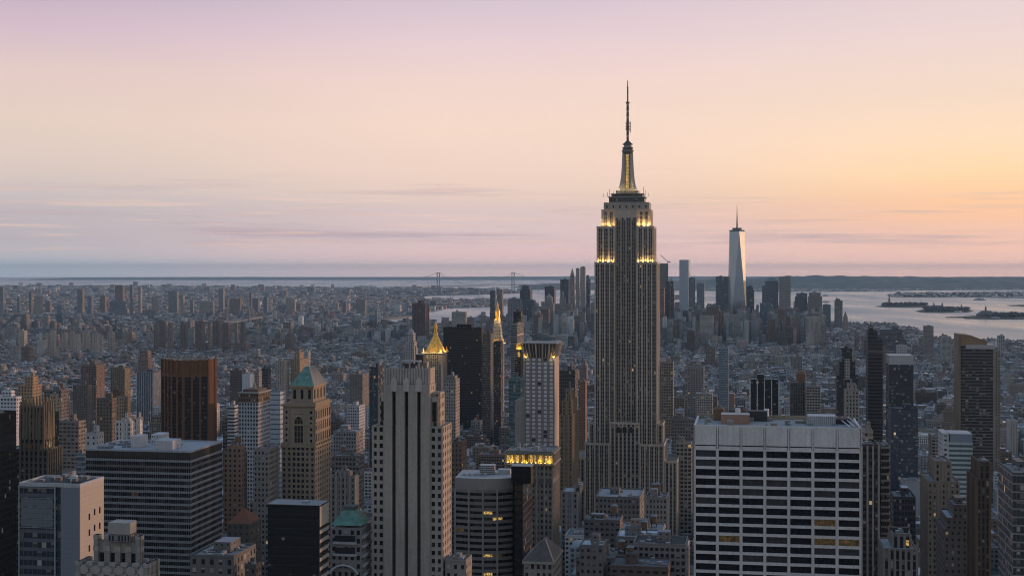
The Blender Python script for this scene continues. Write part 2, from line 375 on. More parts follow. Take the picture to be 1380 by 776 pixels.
# ------------------------------------------------------------------ the setting
def structure(o, kind='structure'): o['kind'] = kind; return o
def disc(name, r, z, mat, n=96):
    me = bpy.data.meshes.new(name)
    v = [(0, 0, z)]+[(r*math.cos(2*math.pi*k/n), r*math.sin(2*math.pi*k/n), z) for k in range(n)]
    me.from_pydata(v, [], [(0, 1+k, 1+(k+1) % n) for k in range(n)]); me.materials.append(mat)
    o = bpy.data.objects.new(name, me); sc.collection.objects.link(o); return structure(o)
disc('water', 57000, 0., M['water'])
def land(name, pts, z=1.6, mat='land'):
    m = MB(); a = sum(p[0]*q[1]-q[0]*p[1] for p, q in zip(pts, pts[1:]+pts[:1]))
    if a < 0: pts = pts[::-1]
    m.prism(pts, -2, z, PL); return structure(m.build(name, None, M[mat]))
def smooth(pts, k, amp):      # a natural, uneven shoreline
    out = []
    for i, (p, q) in enumerate(zip(pts, pts[1:])):
        L = math.hypot(q[0]-p[0], q[1]-p[1])
        for j in range(k):
            t = j/k; s_ = 0 if j == 0 else random.uniform(-1, 1)*amp*min(L/k, 200)
            out.append((p[0]+(q[0]-p[0])*t+s_, p[1]+(q[1]-p[1])*t+s_*.6))
    return out+[pts[-1]]
G = lambda L: [ground(*p) for p in L]
hudson = [(2300,-2500),(1900,1500),(1850,3000)]+G([(1380,468),(1330,466),(1290,465),(1262,462),(1240,453),(1226,447),(1190,440),(1146,436),(1125,433.5),(1105,431)])
tip = G([(1080,429),(1000,427),(900,425),(800,424.5),(740,426),(700,428),(660,431),(620,436),(580,439),(545,438)])
bk = G([(500,434),(540,429),(562,423),(585,418.5),(602,415.2),(662,413.6),(702,410),(703,406),(660,404.6),(612,405),(576,404.2),(562,401),(576,398.6),(640,397.3),(702,395),(700,392),(660,390.2),(600,389),(500,388.3),(400,387.4),(200,386.2),(0,385.6),(-500,386)])
main = smooth(hudson, 4, .05)+smooth(tip, 3, .05)+smooth(bk, 3, .03)+[(-9000,9000),(-5500,3000),(-5000,-2500)]
land('city_land', main)
staten = G([(690,387.6),(705,384),(760,382.5),(900,380.5),(1000,379.8),(1440,379.5),(1440,390.3),(1380,390.6),(1240,391.2),(1180,392.6),(1100,393.2),(1000,393),(900,391),(760,388.3)])
land('far_shore', staten, 2.2, 'hill')
bayonne = G([(1195,399.6),(1215,396.5),(1245,395),(1310,394.8),(1380,393.5),(1440,393.2),(1440,402),(1380,402),(1335,401.2),(1280,400.2),(1240,400.6),(1205,400.4)])
land('port_land', smooth(bayonne+bayonne[:1], 2, .04)[:-1], 1.8, 'scrub')
islands = {
 'statue_island': G([(1179,413.2),(1192,411.2),(1215,410.2),(1240,410.7),(1257,412.8),(1243,414.2),(1218,414.6),(1196,414.2)]),
 'hospital_island': G([(1234,419.6),(1246,417),(1262,416),(1296,416),(1313,418.6),(1304,421),(1270,421.6),(1244,421.2)]),
 'park_shore': G([(1274,427.4),(1296,426.8),(1320,425.4),(1380,424.4),(1440,424),(1440,430.6),(1345,430.4),(1300,429.6),(1299,428.4),(1276,428.1)]),
 'pier_spit': G([(1357,411.6),(1380,410.8),(1440,410),(1440,413.8),(1380,413.2),(1362,412.3)]),
 'fort_island': G([(760,402),(800,398),(900,398),(940,401),(900,405),(800,405.5)])}
for nm, p in islands.items(): land(nm, smooth(p+p[:1], 3, .05)[:-1], 2.2, 'scrub')
def inside(px, py, poly):
    px = np.asarray(px, float); py = np.asarray(py, float); r = np.zeros(px.shape, bool); n = len(poly)
    for i in range(n):
        x1, y1 = poly[i]; x2, y2 = poly[(i+1) % n]
        c = ((y1 > py) != (y2 > py)); 
        with np.errstate(divide='ignore', invalid='ignore'): r ^= c & (px < (x2-x1)*(py-y1)/((y2-y1) or 1e-9)+x1)
    return r
def nz(x, s):   # smooth 1-D noise
    return sum(math.sin(x/s*f+ph)*a for f, a, ph in ((1., .5, 1.3), (2.3, .27, 4.), (5.1, .15, .4), (11.7, .08, 2.2)))
def ridge(name, cols, Y0, Y1, rough=.12, rows=10, step=6):
    """hill range: cols = [(px, crest row)], solid over Y0..Y1 with the crest in between"""
    pxs = np.arange(cols[0][0], cols[-1][0]+1, step); crest = np.interp(pxs, [c[0] for c in cols], [c[1] for c in cols])
    v, f = [], []; Yc = (Y0*.45+Y1*.55)
    for j in range(rows+1):
        t = j/rows; Y = Y0+(Y1-Y0)*t; s_ = math.sin(math.pi*min(1, t/.55)/2)**1.3 if t < .55 else math.cos(math.pi*(t-.55)/.9)**1
        for i, px in enumerate(pxs):
            H = max(6, CAMZ-(crest[i]-EY)/F*Yc); e = min(1., i/6, (len(pxs)-1-i)/4+.2)
            h = H*s_*e*(1+rough*(nz(px+j*31, 22)+nz(px*1.7+j*57, 9)*.5)*(1 if 0 < j else 0))
            v.append(((px-CX)/F*Yc*(Y/Yc)**.5, Y, max(1.9, h)))
    n = len(pxs)
    for j in range(rows):
        for i in range(n-1): f.append((j*n+i, j*n+i+1, (j+1)*n+i+1, (j+1)*n+i))
    me = bpy.data.meshes.new(name); me.from_pydata(v, [], f); me.materials.append(M['hill'])
    for p in me.polygons: p.use_smooth = True
    o = bpy.data.objects.new(name, me); sc.collection.objects.link(o); return structure(o)
ridge('hills', [(700,383),(760,382),(860,379.5),(960,376.5),(1030,374.5),(1075,372.6),(1110,371.3),(1150,371.8),(1200,373.2),(1290,373.8),(1380,374.2),(1460,375)], 19000, 26500, .13)
ridge('far_hills', [(48,375.6),(90,374.4),(150,373.8),(260,373.4),(330,373.2),(420,373.7),(560,373.6),(700,372.6),(860,372.4),(1000,372.6),(1200,373),(1460,373)], 38000, 46000, .12)
# blocks: raised pavements between the streets
av0, AVW, STW = -185., 280., 80.
def pavements():
    m = MB(); st = S((.13,.13,.135))
    for ku in range(2, 34):
        for kv in range(-7, 9):
            u0, u1 = ku*STW+9, (ku+1)*STW-9; v0, v1 = av0+kv*AVW+14, av0+(kv+1)*AVW-14
            c = gw((u0+u1)/2, (v0+v1)/2)
            if c[1] < 200 or abs(c[0]/c[1]) > .46: continue
            P = [gw(u0, v0), gw(u0, v1), gw(u1, v1), gw(u1, v0)]
            if not inside([c[0]], [c[1]], main)[0]: continue
            m.prism(P, 1.5, 1.75, st) if sum(p[0]*q[1]-q[0]*p[1] for p, q in zip(P, P[1:]+P[:1])) > 0 else m.prism(P[::-1], 1.5, 1.75, st)
    return structure(m.build('pavement'))
pavements()
GZ = 1.7       # ground level of the city
# ------------------------------------------------------------------ landmark towers
T = dict(
 tan=S((.34,.26,.18),3.2,3.5,.42,.5), tan2=S((.42,.35,.26),2.8,3.4,.45,.5), brown=S((.17,.11,.08),3.,3.4,.42,.5), red=S((.22,.12,.09),3.,3.3,.4,.48),
 grey=S((.24,.235,.23),3.,3.6,.5,.5), stone=S((.36,.335,.30),3.,3.6,.42,.55), pale=S((.50,.49,.48),3.,3.5,.5,.5), white=S((.60,.62,.66),3.2,3.3,.6,.55,(.05,.06,.07)),
 dark=S((.055,.055,.06),1.6,3.8,.75,.6), glass=S((.10,.12,.14),1.6,3.9,.86,.78,(.05,.07,.09),.25), blue=S((.20,.25,.30),1.7,3.9,.86,.72,(.09,.13,.17),.3),
 ribbon=S((.40,.39,.38),60.,3.7,1.,.45,(.03,.035,.04),.1), darkribbon=S((.11,.11,.115),60.,3.5,1.,.5,(.02,.022,.025),.1), pier=S((.22,.21,.20),3.,3.7,.5,1.,(.03,.032,.035),.0),
 old=S((.28,.25,.22),2.6,3.6,.45,.55), brick=S((.20,.125,.095),2.6,3.1,.42,.45), slab=S((.30,.21,.16),3.,2.9,.45,.42), projects=S((.36,.27,.17),3.,2.8,.45,.42),
 teal=S((.12,.19,.21),2.,3.6,.8,.7,(.06,.10,.12),.3), mauve=S((.20,.14,.145),2.4,2.9,.5,.5))
def tower(name, label, pxl, pxr, Y, top, depth, style, t=None, side=None, roof='flat', piers=None, bands=None, tank=0, roofc=None, crown=None, cat='building',
          group=None, clutter=4, bulk=True, par=1.2, lmk=None, wallname='wall', extra=None, lowest=None):
    st = T[style] if isinstance(style, str) else style
    Dp = depth or 0
    if side is None and pxr < 1000:
        sp = min((1015-pxr)*Dp/(Y+Dp), .34*(pxr-pxl)); side, pxr = pxr, pxr-sp
        if t: t = [(q[0], q[1]-sp*.8)+tuple(q[2:]) for q in t]
    elif pxl > 1025:
        sp = min((pxl-1015)*Dp/(Y+Dp), .3*(pxr-pxl)); pxl += sp
        if t: t = [(q[0]+sp*.8,)+tuple(q[1:]) for q in t]
    if pxr < 1015 and side: cx, cy, wd, dp = spot(pxl, pxr, Y, 0, side)
    else: cx, cy, wd, dp = spot(pxl, pxr, Y, depth)
    root = thing(name, label, cat, (cx, cy, GZ), -GA, group)
    lx = lambda px: (px-pxr)*Y/F/UX[0]/(1+.17*(px-CX)/F)+wd/2
    tiers = [(pxl, pxr, top, 1.)]+[(q+(None,))[:4] for q in (t or [])]
    m = MB(); z = 0.; rfs = []
    for i, (a, b, tp, df) in enumerate(tiers):
        x0, x1 = (-wd/2, wd/2) if i == 0 else (lx(a), lx(b)); df = df or max(.3, .8-.12*i)
        y0, y1 = -dp/2*df, dp/2*df; h = hgt(tp, Y+dp/2*(1-df))-GZ
        m.box(x0, x1, y0, y1, z, h, st, S(roofc or random.choice(ROOFC)))
        if piers:
            pit, pw, pd, pc = piers; n = max(1, round((x1-x0)/pit)); ps = S(pc) if not isinstance(pc, S) else pc
            for k in range(n+1):
                c = x0+(x1-x0)*k/n; c0, c1 = max(c-pw/2, x0-.02), min(c+pw/2, x1+.02)
                m.box(c0, c1, y0-pd, y0-.003, z, h+.6, ps); m.box(c0, c1, y1+.003, y1+pd, z, h+.6, ps)
            n = max(1, round((y1-y0)/pit))
            for k in range(n+1):
                c = y0+(y1-y0)*k/n; c0, c1 = max(c-pw/2, y0-pd), min(c+pw/2, y1+pd)
                m.box(x1+.003, x1+pd, c0, c1, z, h+.6, ps); m.box(x0-pd, x0-.003, c0, c1, z, h+.6, ps)
        if bands:
            pit, bh, bd, bc = bands; n = max(1, round((h-z)/pit)); bs = S(bc) if not isinstance(bc, S) else bc
            lo = max(0, int(n*(lowest or 0)))
            for k in range(lo, n+1):
                zz = z+(h-z)*k/n; m.prism([(x0-bd,y0-bd),(x1+bd,y0-bd),(x1+bd,y1+bd),(x0-bd,y1+bd)], zz-bh/2, min(zz+bh/2, h+.5), bs, bottom=True)
        rfs.append((x0, x1, y0, y1, h)); z = h-.5
    m.build(wallname, root)
    x0, x1, y0, y1, h = rfs[-1]; wl = tuple(c*.9 for c in st.wall)
    if roof == 'flat': roof_part(root, x0, x1, y0, y1, h, roofc, par, wl, clutter, int(pxl), tank, bulk)
    for q in rfs[:-1]:
        if q[1]-q[0] > 3: roof_part(root, q[0], q[1], q[2], q[3], q[4], roofc, .9, wl, 0, 1, 0, False).name = 'setback_roof'
    if roof == 'pyr':
        c, hh = crown or ((.16,.33,.27), 14); mm = MB(); cxm, cym = (x0+x1)/2, (y0+y1)/2
        mm.prism([(x0,y0),(x1,y0),(x1,y1),(x0,y1)], h+.1, h+hh, S(c), B=[(cxm-.5,cym-.5),(cxm+.5,cym-.5),(cxm+.5,cym+.5),(cxm-.5,cym+.5)])
        mm.build('pyramid_roof', root)
    if extra: extra(root, x0, x1, y0, y1, h)
    taken.append((cx, cy, wd, dp, rfs[0][4], pxl, pxr, Y)); 
    if lmk: landmarks.append((lmk, (pxl+pxr)/2, tiers[-1][2], Y))
    return root
def band_part(root, name, x0, x1, y0, y1, z0, z1, out, col, mat=None):
    m = MB(); st = col if isinstance(col, S) else S(col)
    m.prism([(x0-out,y0-out),(x1+out,y0-out),(x1+out,y1+out),(x0-out,y1+out)], z0, z1, st, bottom=True)
    return m.build(name, root, mat)

# ---- right: broad white tower with black window bands --------------------------------------------------------------
def grace():
    Y = 620.; cx, cy, wd, dp = spot(935, 1161, Y, 42)
    H = hgt(576.5, Y)-GZ; root = thing('office_tower', 'broad white stone office tower with seven bays of black window bands, largest at lower right', 'building', (cx, cy, GZ), -GA)
    st = S((.60,.585,.59)); m = MB(); x0, x1, y0, y1 = -wd/2, wd/2, -dp/2, dp/2
    ztop = H; zb = hgt(603.4, Y)-GZ; zs = hgt(605, Y)-GZ; zw = hgt(608.8, Y)-GZ; pitch = 12.93*Y/F; n = int(zw/pitch); z0 = zw-n*pitch
    core = S((.02,.02,.022))
    m.box(x0+.9, x1-.9, y0+.9, y1-.9, 0, zw, core); m.box(x0+.9, x1-.9, y0+.9, y1-.9, zw, ztop-3.5, core, S((.30,.31,.33)))
    gr = Grid(root, st, cap=100)
    for s_, nb in (('n', 7), ('w', 4), ('e', 4), ('s', 7)):
        gr.face(s_, x0, x1, y0, y1, z0, zw, nb, n, .875, .70, .9, m, 0 if s_ == 'n' else 1, mat=lambda sd, i, j, nb, nf: 'litsoft' if sd == 'n' and ((nf-1-j, i) in ((9,1),(9,5),(9,6),(7,5))) else ('glass' if random.random() < .78 else 'glass2'))
    # upper blank panels, seven to the front, joined by recessed joints
    for k in range(7):
        bw = wd/7
        for (ya, yb) in ((y0, y0+.9), (y1-.9, y1)): 
            m.box(x0+k*bw+.55, x0+(k+1)*bw-.55, ya, yb, zb, ztop, st); m.box(x0+k*bw+.55, x0+(k+1)*bw-.55, ya+.1 if ya < 0 else ya, yb if ya < 0 else yb-.1, zw, zs, st)
    for k in range(8):
        c = x0+k*wd/7; a, b = max(c-.32, x0), min(c+.32, x1); m.box(a, b, y0-.25, y0+.9, z0, ztop, st); m.box(a, b, y1-.9, y1+.25, z0, ztop, st)
    for (xa, xb) in ((x0, x0+.9), (x1-.9, x1)): m.box(xa, xb, y0+.9, y1-.9, zb, ztop, st); m.box(xa, xb, y0+.9, y1-.9, zw, zs, st)
    m.box(x0, x1, y0, y1, 0, z0-.1, st); m.build('wall', root); gr.done()
    # roof deck behind the parapet
    r = MB(); zr = ztop-1.2; r.quad([(x0+.9,y0+.9,zr),(x1-.9,y0+.9,zr),(x1-.9,y1-.9,zr),(x0+.9,y1-.9,zr)], S((.30,.31,.33)))
    r.box(x0+.3, x1-.3, y1-1.1, y1-.5, zr, ztop+.8, S((.28,.24,.18)))
    rf = r.build('roof', root)
    P = lambda px: x0+(px-935)/226*wd
    MB().box(P(971), P(1011), -4, 6, zr, ztop+3.2, S((.30,.20,.15)), S((.40,.41,.43))).build('penthouse', rf)
    MB().box(P(1092), P(1130), -2, 8, zr, ztop+3., S((.38,.40,.44), .9, 3, .4, .8, (.2,.2,.22)), S((.45,.47,.5))).build('cooling_tower', rf)
    MB().box(P(1008), P(1036), 10, 16, zr, ztop+3.6, S((.05,.05,.055)), S((.1,.1,.1))).build('plant_room', rf); MB().box(P(1128), P(1150), 4, 14, zr, ztop+1.2, S((.04,.04,.045))).build('plant_room', rf)
    for k in range(16):
        a_ = P(random.uniform(945, 1140)); b_ = random.uniform(-14, 16); MB().box(a_, a_+random.uniform(.6, 3), b_, b_+random.uniform(.6, 2), zr, zr+random.uniform(.6, 2.2), S((.22,.22,.23)), S((.36,.37,.39))).build('roof_unit', rf)
    q = MB(); [q.cyl(P(p), 13, 1.2, 1.2, ztop+1, ztop+4.5, S((.7,.72,.75)), 10) for p in (994, 1035)]; q.build('vent_drum', rf)
    q = MB().cyl(P(967), 12, 2.6, 2.6, zr, ztop+4, PL, 12); tk = q.build('water_tank', rf, M['tankwood']); MB().cyl(P(967), 12, 2.9, .2, ztop+4, ztop+6.2, PL, 12).build('tank_roof', tk, M['tankwood'])
    q = MB()
    for k in range(3): q.beam((P(1135+8*k), y1-2, ztop+.8), (P(1146+7*k), y0+2, ztop+.3), .3, S((.6,.6,.62)))
    q.build('davit_rail', rf)
    for p, yy in ((980,-12),(1040,-10),(1064,-6),(1075,4),(950,2)):
        MB().box(P(p), P(p)+random.uniform(1,4), yy, yy+3, zr, zr+random.uniform(1,2.6), S((.25,.22,.20)), S((.35,.36,.38))).build('vent_box', rf)
    taken.append((cx, cy, wd, dp, H, 935, 1161, Y)); landmarks.append(('broad white tower', 1048, 576, Y))
grace()

# ---- centre left: limestone tower with three dark window shafts ------------------------------------------------------
def shaft_tower():
    Y = 640.; cx, cy, wd, dp = spot(500, 596, Y, 0, 608.5); root = thing('art_deco_tower', 'slender limestone tower with three black vertical shafts and stepped shoulders', 'building', (cx, cy, GZ), -GA)
    k = Y/F/UX[0]*1.012; X = lambda px: (px-596)*k+wd/2; Z = lambda py, dy=0: hgt(py, Y+dy)-GZ
    st = S((.37,.335,.30)); win = S((.37,.335,.30), 2.6, 3.75, .5, .5, (.02,.02,.022), .15, .006)
    warm = S((.38,.33,.27), 3.2, 3.75, .4, .5, (.02,.02,.022), .1, .004)
    y0, y1 = -dp/2, dp/2
    m = MB()
    # low shoulders
    zl, zm, zc, zk = Z(575), Z(535), Z(518.5), Z(498.5)
    m.box(X(500)+.9, X(596)-.9, y0+1.9, y1-.9, 0, zl, S((.05,.05,.05)), S((.2,.2,.21)))
    gr = Grid(root, st, mats=('glass','glass','glass','glass2'), cap=100)
    n = int(zl/3.75)
    for a, b in ((500, 516.7), (579, 596)):
        gr.face('n', X(a), X(b), y0+1., y1, zl-n*3.75, zl, 2, n, .55, .56, .9, m, 0)
    gr.face('w', X(590), X(596), y0+1., y1, zl-n*3.75, zl, 5, n, .45, .56, .9, m, 1)
    gr.face('e', X(500), X(516), y0+1., y1, zl-n*3.75, zl, 5, n, .45, .56, .9, m, 2)
    m.box(X(500)+.9, X(596)-.9, y1-.9, y1, 0, zl, win)
    # upper shoulders with one dark slot each
    for a, b, sa, sb in ((506, 516.7, 510.8, 515.6), (579, 589, 581, 586)):
        m.box(X(a), X(b), y0+3.5, y1-4, zl-1, zm, warm, S((.2,.2,.2)))
    m.box(X(517), X(590), y0+5, y1-6, zl-1, Z(533)+1, warm, S((.2,.2,.2)))
    # central slab: solid piers between three shafts
    cuts = [516.7, 528.2, 533.0, 545.1, 549.9, 562., 566.8, 579]
    for i in range(0, 8, 2): m.box(X(cuts[i]), X(cuts[i+1]), y0, y0+3, 0, zc, st)
    m.box(X(516.7), X(579), y0+3.05, y1-8, 0, zc, warm, S((.2,.2,.21)))
    for i in (1, 3, 5): # blank head above each shaft and its pointed fin
        m.box(X(cuts[i]), X(cuts[i+1]), y0+.4, y0+3.02, Z(529), zc, st)
        c = (X(cuts[i])+X(cuts[i+1]))/2
        m.box(c-1.5, c+1.5, y0-.35, y0+2.9, Z(528), Z(514), S((.46,.43,.40)))
        m.prism([(c-1.5,y0-.35),(c+1.5,y0-.35),(c+1.5,y0+2.9),(c-1.5,y0+2.9)], Z(514), Z(509), S((.46,.43,.40)), B=[(c-.2,y0-.1),(c+.2,y0-.1),(c+.2,y0+.9),(c-.2,y0+.9)])
    # crown set back, fluted; shade between flutes put into the darker wall colour
    m.box(X(517.6), X(577.5), y0+1.2, y1-9, zc-.3, zk, S((.20,.185,.17)), S((.16,.15,.15)))
    for j in range(29):
        c = X(518)+(X(577)-X(518))*j/28; m.box(c-.26, c+.26, y0+.6, y0+1.18, zc+.2, zk+(1.6 if j % 4 == 0 else .6), S((.44,.41,.385)))
    for j in range(11):
        c = y0+2+(y1-11-y0)*j/10; m.box(X(577.5), X(577.5)+.5, c-.35, c+.35, zc+.2, zk+.6, S((.42,.38,.33)))
    m.build('wall', root); gr.done()
    for i in (1, 3, 5):
        s_ = MB(); s_.box(X(cuts[i])+.02, X(cuts[i+1])-.02, y0+2.7, y0+3.0, 2, Z(529), S((.012,.012,.013), 1.1, 3.75, .8, .6, (.02,.02,.022), .04, .0)); s_.build('window_shaft', root)
    for a, b in ((510.8, 515.9), (580.6, 586)):
        MB().box(X(a), X(b), y0+3.3, y0+3.49, Z(569), Z(543), S((.015,.017,.016), 1.1, 3.75, .8, .6, (.02,.02,.022), .04)).build('window_shaft', root)
        MB().box(X(a), X(b), y0+3.2, y0+3.49, Z(542.5), Z(537), S((.5,.49,.48))).build('spandrel_panel', root)
    r = MB(); zz = zk
    for a, b, c, d in ((537, 561, 497, 487.5), ):
        for px in (537, 549, 561):
            for yy in (y0+4, y0+9): r.box(X(px)-.35, X(px)+.35, yy, yy+.7, zz, Z(487.5), S((.35,.35,.36)))
        r.box(X(536.5), X(561.5), y0+3.8, y0+10, Z(489), Z(487.5), S((.38,.38,.4)), bottom=True)
        r.box(X(539), X(560), y0+5, y0+9, zz, Z(492), S((.10,.10,.105)))
    r.build('rooftop_frame', root)
    r = MB(); r.box(X(553), X(563), y0+11, y0+17, zz, Z(480), S((.07,.06,.06)), S((.3,.3,.3))); r.box(X(563), X(569), y0+9, y0+14, zz, Z(490), S((.3,.26,.22))); r.build('bulkhead', root)
    r = MB(); r.beam((X(553), y0+10, zz), (X(553), y0+10, Z(468)), .25, S((.5,.5,.52))); r.beam((X(557), y0+12, zz), (X(557), y0+12, Z(472)), .2, S((.5,.5,.52))); r.build('mast', root, M['steel'])
    taken.append((cx, cy, wd, dp, zl, 500, 596, Y)); landmarks.append(('tower with three black shafts', 548, 498, Y))
shaft_tower()

# ---- copper pyramid tower ------------------------------------------------------------------------------------------------
def copper_tower():
    Y = 980.; cx, cy, wd, dp = spot(379, 424.5, Y, 0, 445.5); root = thing('pyramid_roof_tower', 'ornate stone tower with arched window and green and grey copper pyramid roof', 'building', (cx, cy, GZ), -GA)
    k = Y/F/UX[0]*1.02; X = lambda px: (px-424.5)*k+wd/2; Z = lambda py, dy=0: hgt(py, Y+dy)-GZ
    st = S((.275,.23,.18)); y0, y1 = -dp/2, dp/2; m = MB(); inn = S((.05,.05,.05))
    z1, z2, z3 = Z(601), Z(545), Z(521, 3)
    m.box(X(379)+.7, X(424.5)-.7, y0+.7, y1-.7, 0, z1, inn, S((.2,.19,.17)))
    gr = Grid(root, st, mats=('glass','glass','glass','glass2'), cap=100)
    n = int(z1/3.8); zb = z1-n*3.8
    for a, b, nb in ((379, 393, 2), (410.5, 424.5, 2)): gr.face('n', X(a), X(b), y0, y1, zb, z1, nb, n, .45, .55, .7, m, 0)
    gr.face('n', X(393), X(410.5), y0+.25, y1, zb, z1, 3, n, .62, .62, .45, m, 0)
    gr.face('w', X(410), X(424.5), y0, y1, zb, z1, 7, n, .42, .58, .7, m, 1)
    gr.face('e', X(379), X(400), y0, y1, zb, z1, 7, n, .42, .58, .7, m, 2)
    # middle stage
    m.box(X(380.5), X(423.8), y0+.9, y1-.9, z1-.2, z2, st, S((.2,.19,.17)))
    gr.face('n', X(382), X(389), y0+.3, y1, Z(598), Z(552), 1, 6, .4, .5, .58, m, 0); gr.face('n', X(415), X(423), y0+.3, y1, Z(598), Z(552), 1, 6, .4, .5, .58, m, 0)
    gr.face('w', X(415), X(423.8)+.6, y0+1, y1-1, Z(598), Z(552), 7, 3, .5, .72, .58, m, 1)
    # top block
    x0, x1, a0, a1 = X(389.5), X(420), y0+3.5, y1-4
    m.box(x0+.6, x1-.6, a0+.6, a1-.6, z2-.2, z3, inn, S((.2,.2,.2)))
    for s_, nb in (('n', 3), ('w', 4), ('e', 4), ('s', 3)): gr.face(s_, x0, x1, a0, a1, Z(543), z3, nb, 1, .38, .58, .6, m, 0)
    m.box(x0-2.5, x1+2.5, a0-2.3, a1+2.3, z2-.2, Z(543)+.2, st)
    for px in np.linspace(379.6, 424, 8): # corbels and urns on the cornice line
        m.box(X(px)-.5, X(px)+.5, y0-.6, y0+.5, Z(604), z1+.8+1.4*(int(px) % 2), S((.30,.26,.19)))
    for t in np.linspace(0, 1, 8):
        yy = y0+t*(y1-y0); m.box(X(424.5)-.3, X(424.5)+.7, yy-.5, yy+.5, Z(604), z1+1.2, S((.30,.26,.19)))
    m.build('wall', root)
    for z_, o_, hh in ((z1, 1.0, 1.2), (Z(572), .0, .8), (z2-.4, .9, 1.1)):
        band_part(root, 'cornice', X(379.5), X(424.2), y0+.4, y1-.4, z_-hh, z_+.25, o_, (.29,.24,.17))
    band_part(root, 'cornice', x0, x1, a0, a1, z3-.6, z3+.5, .8, (.31,.26,.18))
    # great arch on the front
    ar = MB(); c = X(402); 
    pts = [(c-3.1, Z(597)), (c+3.1, Z(597))]+[(c+3.1*math.cos(t), Z(571)+4.6*math.sin(t)) for t in np.linspace(0, math.pi, 9)]
    ar.quad([(p[0], y0+.82, p[1]) for p in pts], S((.02,.02,.022)))
    arch = ar.build('arched_window', root)
    fr = MB()
    for t0, t1 in zip(np.linspace(0, math.pi, 13)[:-1], np.linspace(0, math.pi, 13)[1:]):
        fr.beam((c+3.6*math.cos(t0), y0+.5, Z(571)+5.2*math.sin(t0)), (c+3.6*math.cos(t1), y0+.5, Z(571)+5.2*math.sin(t1)), .55, S((.33,.28,.2)))
    for dx in (-3.6, 3.6, -1.1, 1.1): fr.beam((c+dx, y0+.6, Z(598)), (c+dx, y0+.6, Z(571)+(3 if abs(dx) < 2 else 0)), .5 if abs(dx) > 2 else .22, S((.33,.28,.2)))
    for q in range(1, 6): fr.beam((c-3.4, y0+.7, Z(598)+q*4.2), (c+3.4, y0+.7, Z(598)+q*4.2), .22, S((.2,.17,.12)))
    fr.build('frame', arch)
    # hipped copper roof, ridge running away from the viewer
    r = MB(); zr = Z(494.5, 8); e = .6; ya, yb = a0+8.5, a1-8; xm = (x0+x1)/2+.8
    A = [(x0-e, a0-e, z3+.5), (x1+e, a0-e, z3+.5), (x1+e, a1+e, z3+.5), (x0-e, a1+e, z3+.5)]; p, q = (xm-1.4, ya, zr), (xm+1.4, ya, zr); p2, q2 = (xm-1.4, yb, zr), (xm+1.4, yb, zr)
    r.quad([A[0], A[1], q, p], PL); r.quad([A[3], A[0], p, p2], PL); r.quad([A[2], A[3], p2, q2], PL)
    rr = r.build('copper_roof', root, M['copper'])
    g = MB(); g.quad([A[1], A[2], q2, q], S((.30,.31,.30))); g.quad([p, q, q2, p2], S((.3,.3,.3)))
    for s_ in np.linspace(0, 1, 14): 
        a_ = Vector(A[1]).lerp(Vector(A[2]), s_); b_ = Vector(q).lerp(Vector(q2), s_); g.beam(a_+Vector((.1,0,.1)), b_+Vector((.1,0,.1)), .12, S((.36,.37,.36)))
    g.build('grey_roof_slope', rr)  # west slope and ridge top in grey, the other slopes green
    gr.done()
    taken.append((cx, cy, wd, dp, z1, 379, 424.5, Y)); landmarks.append(('green pyramid roofed tower', 411, 494, Y))
copper_tower()

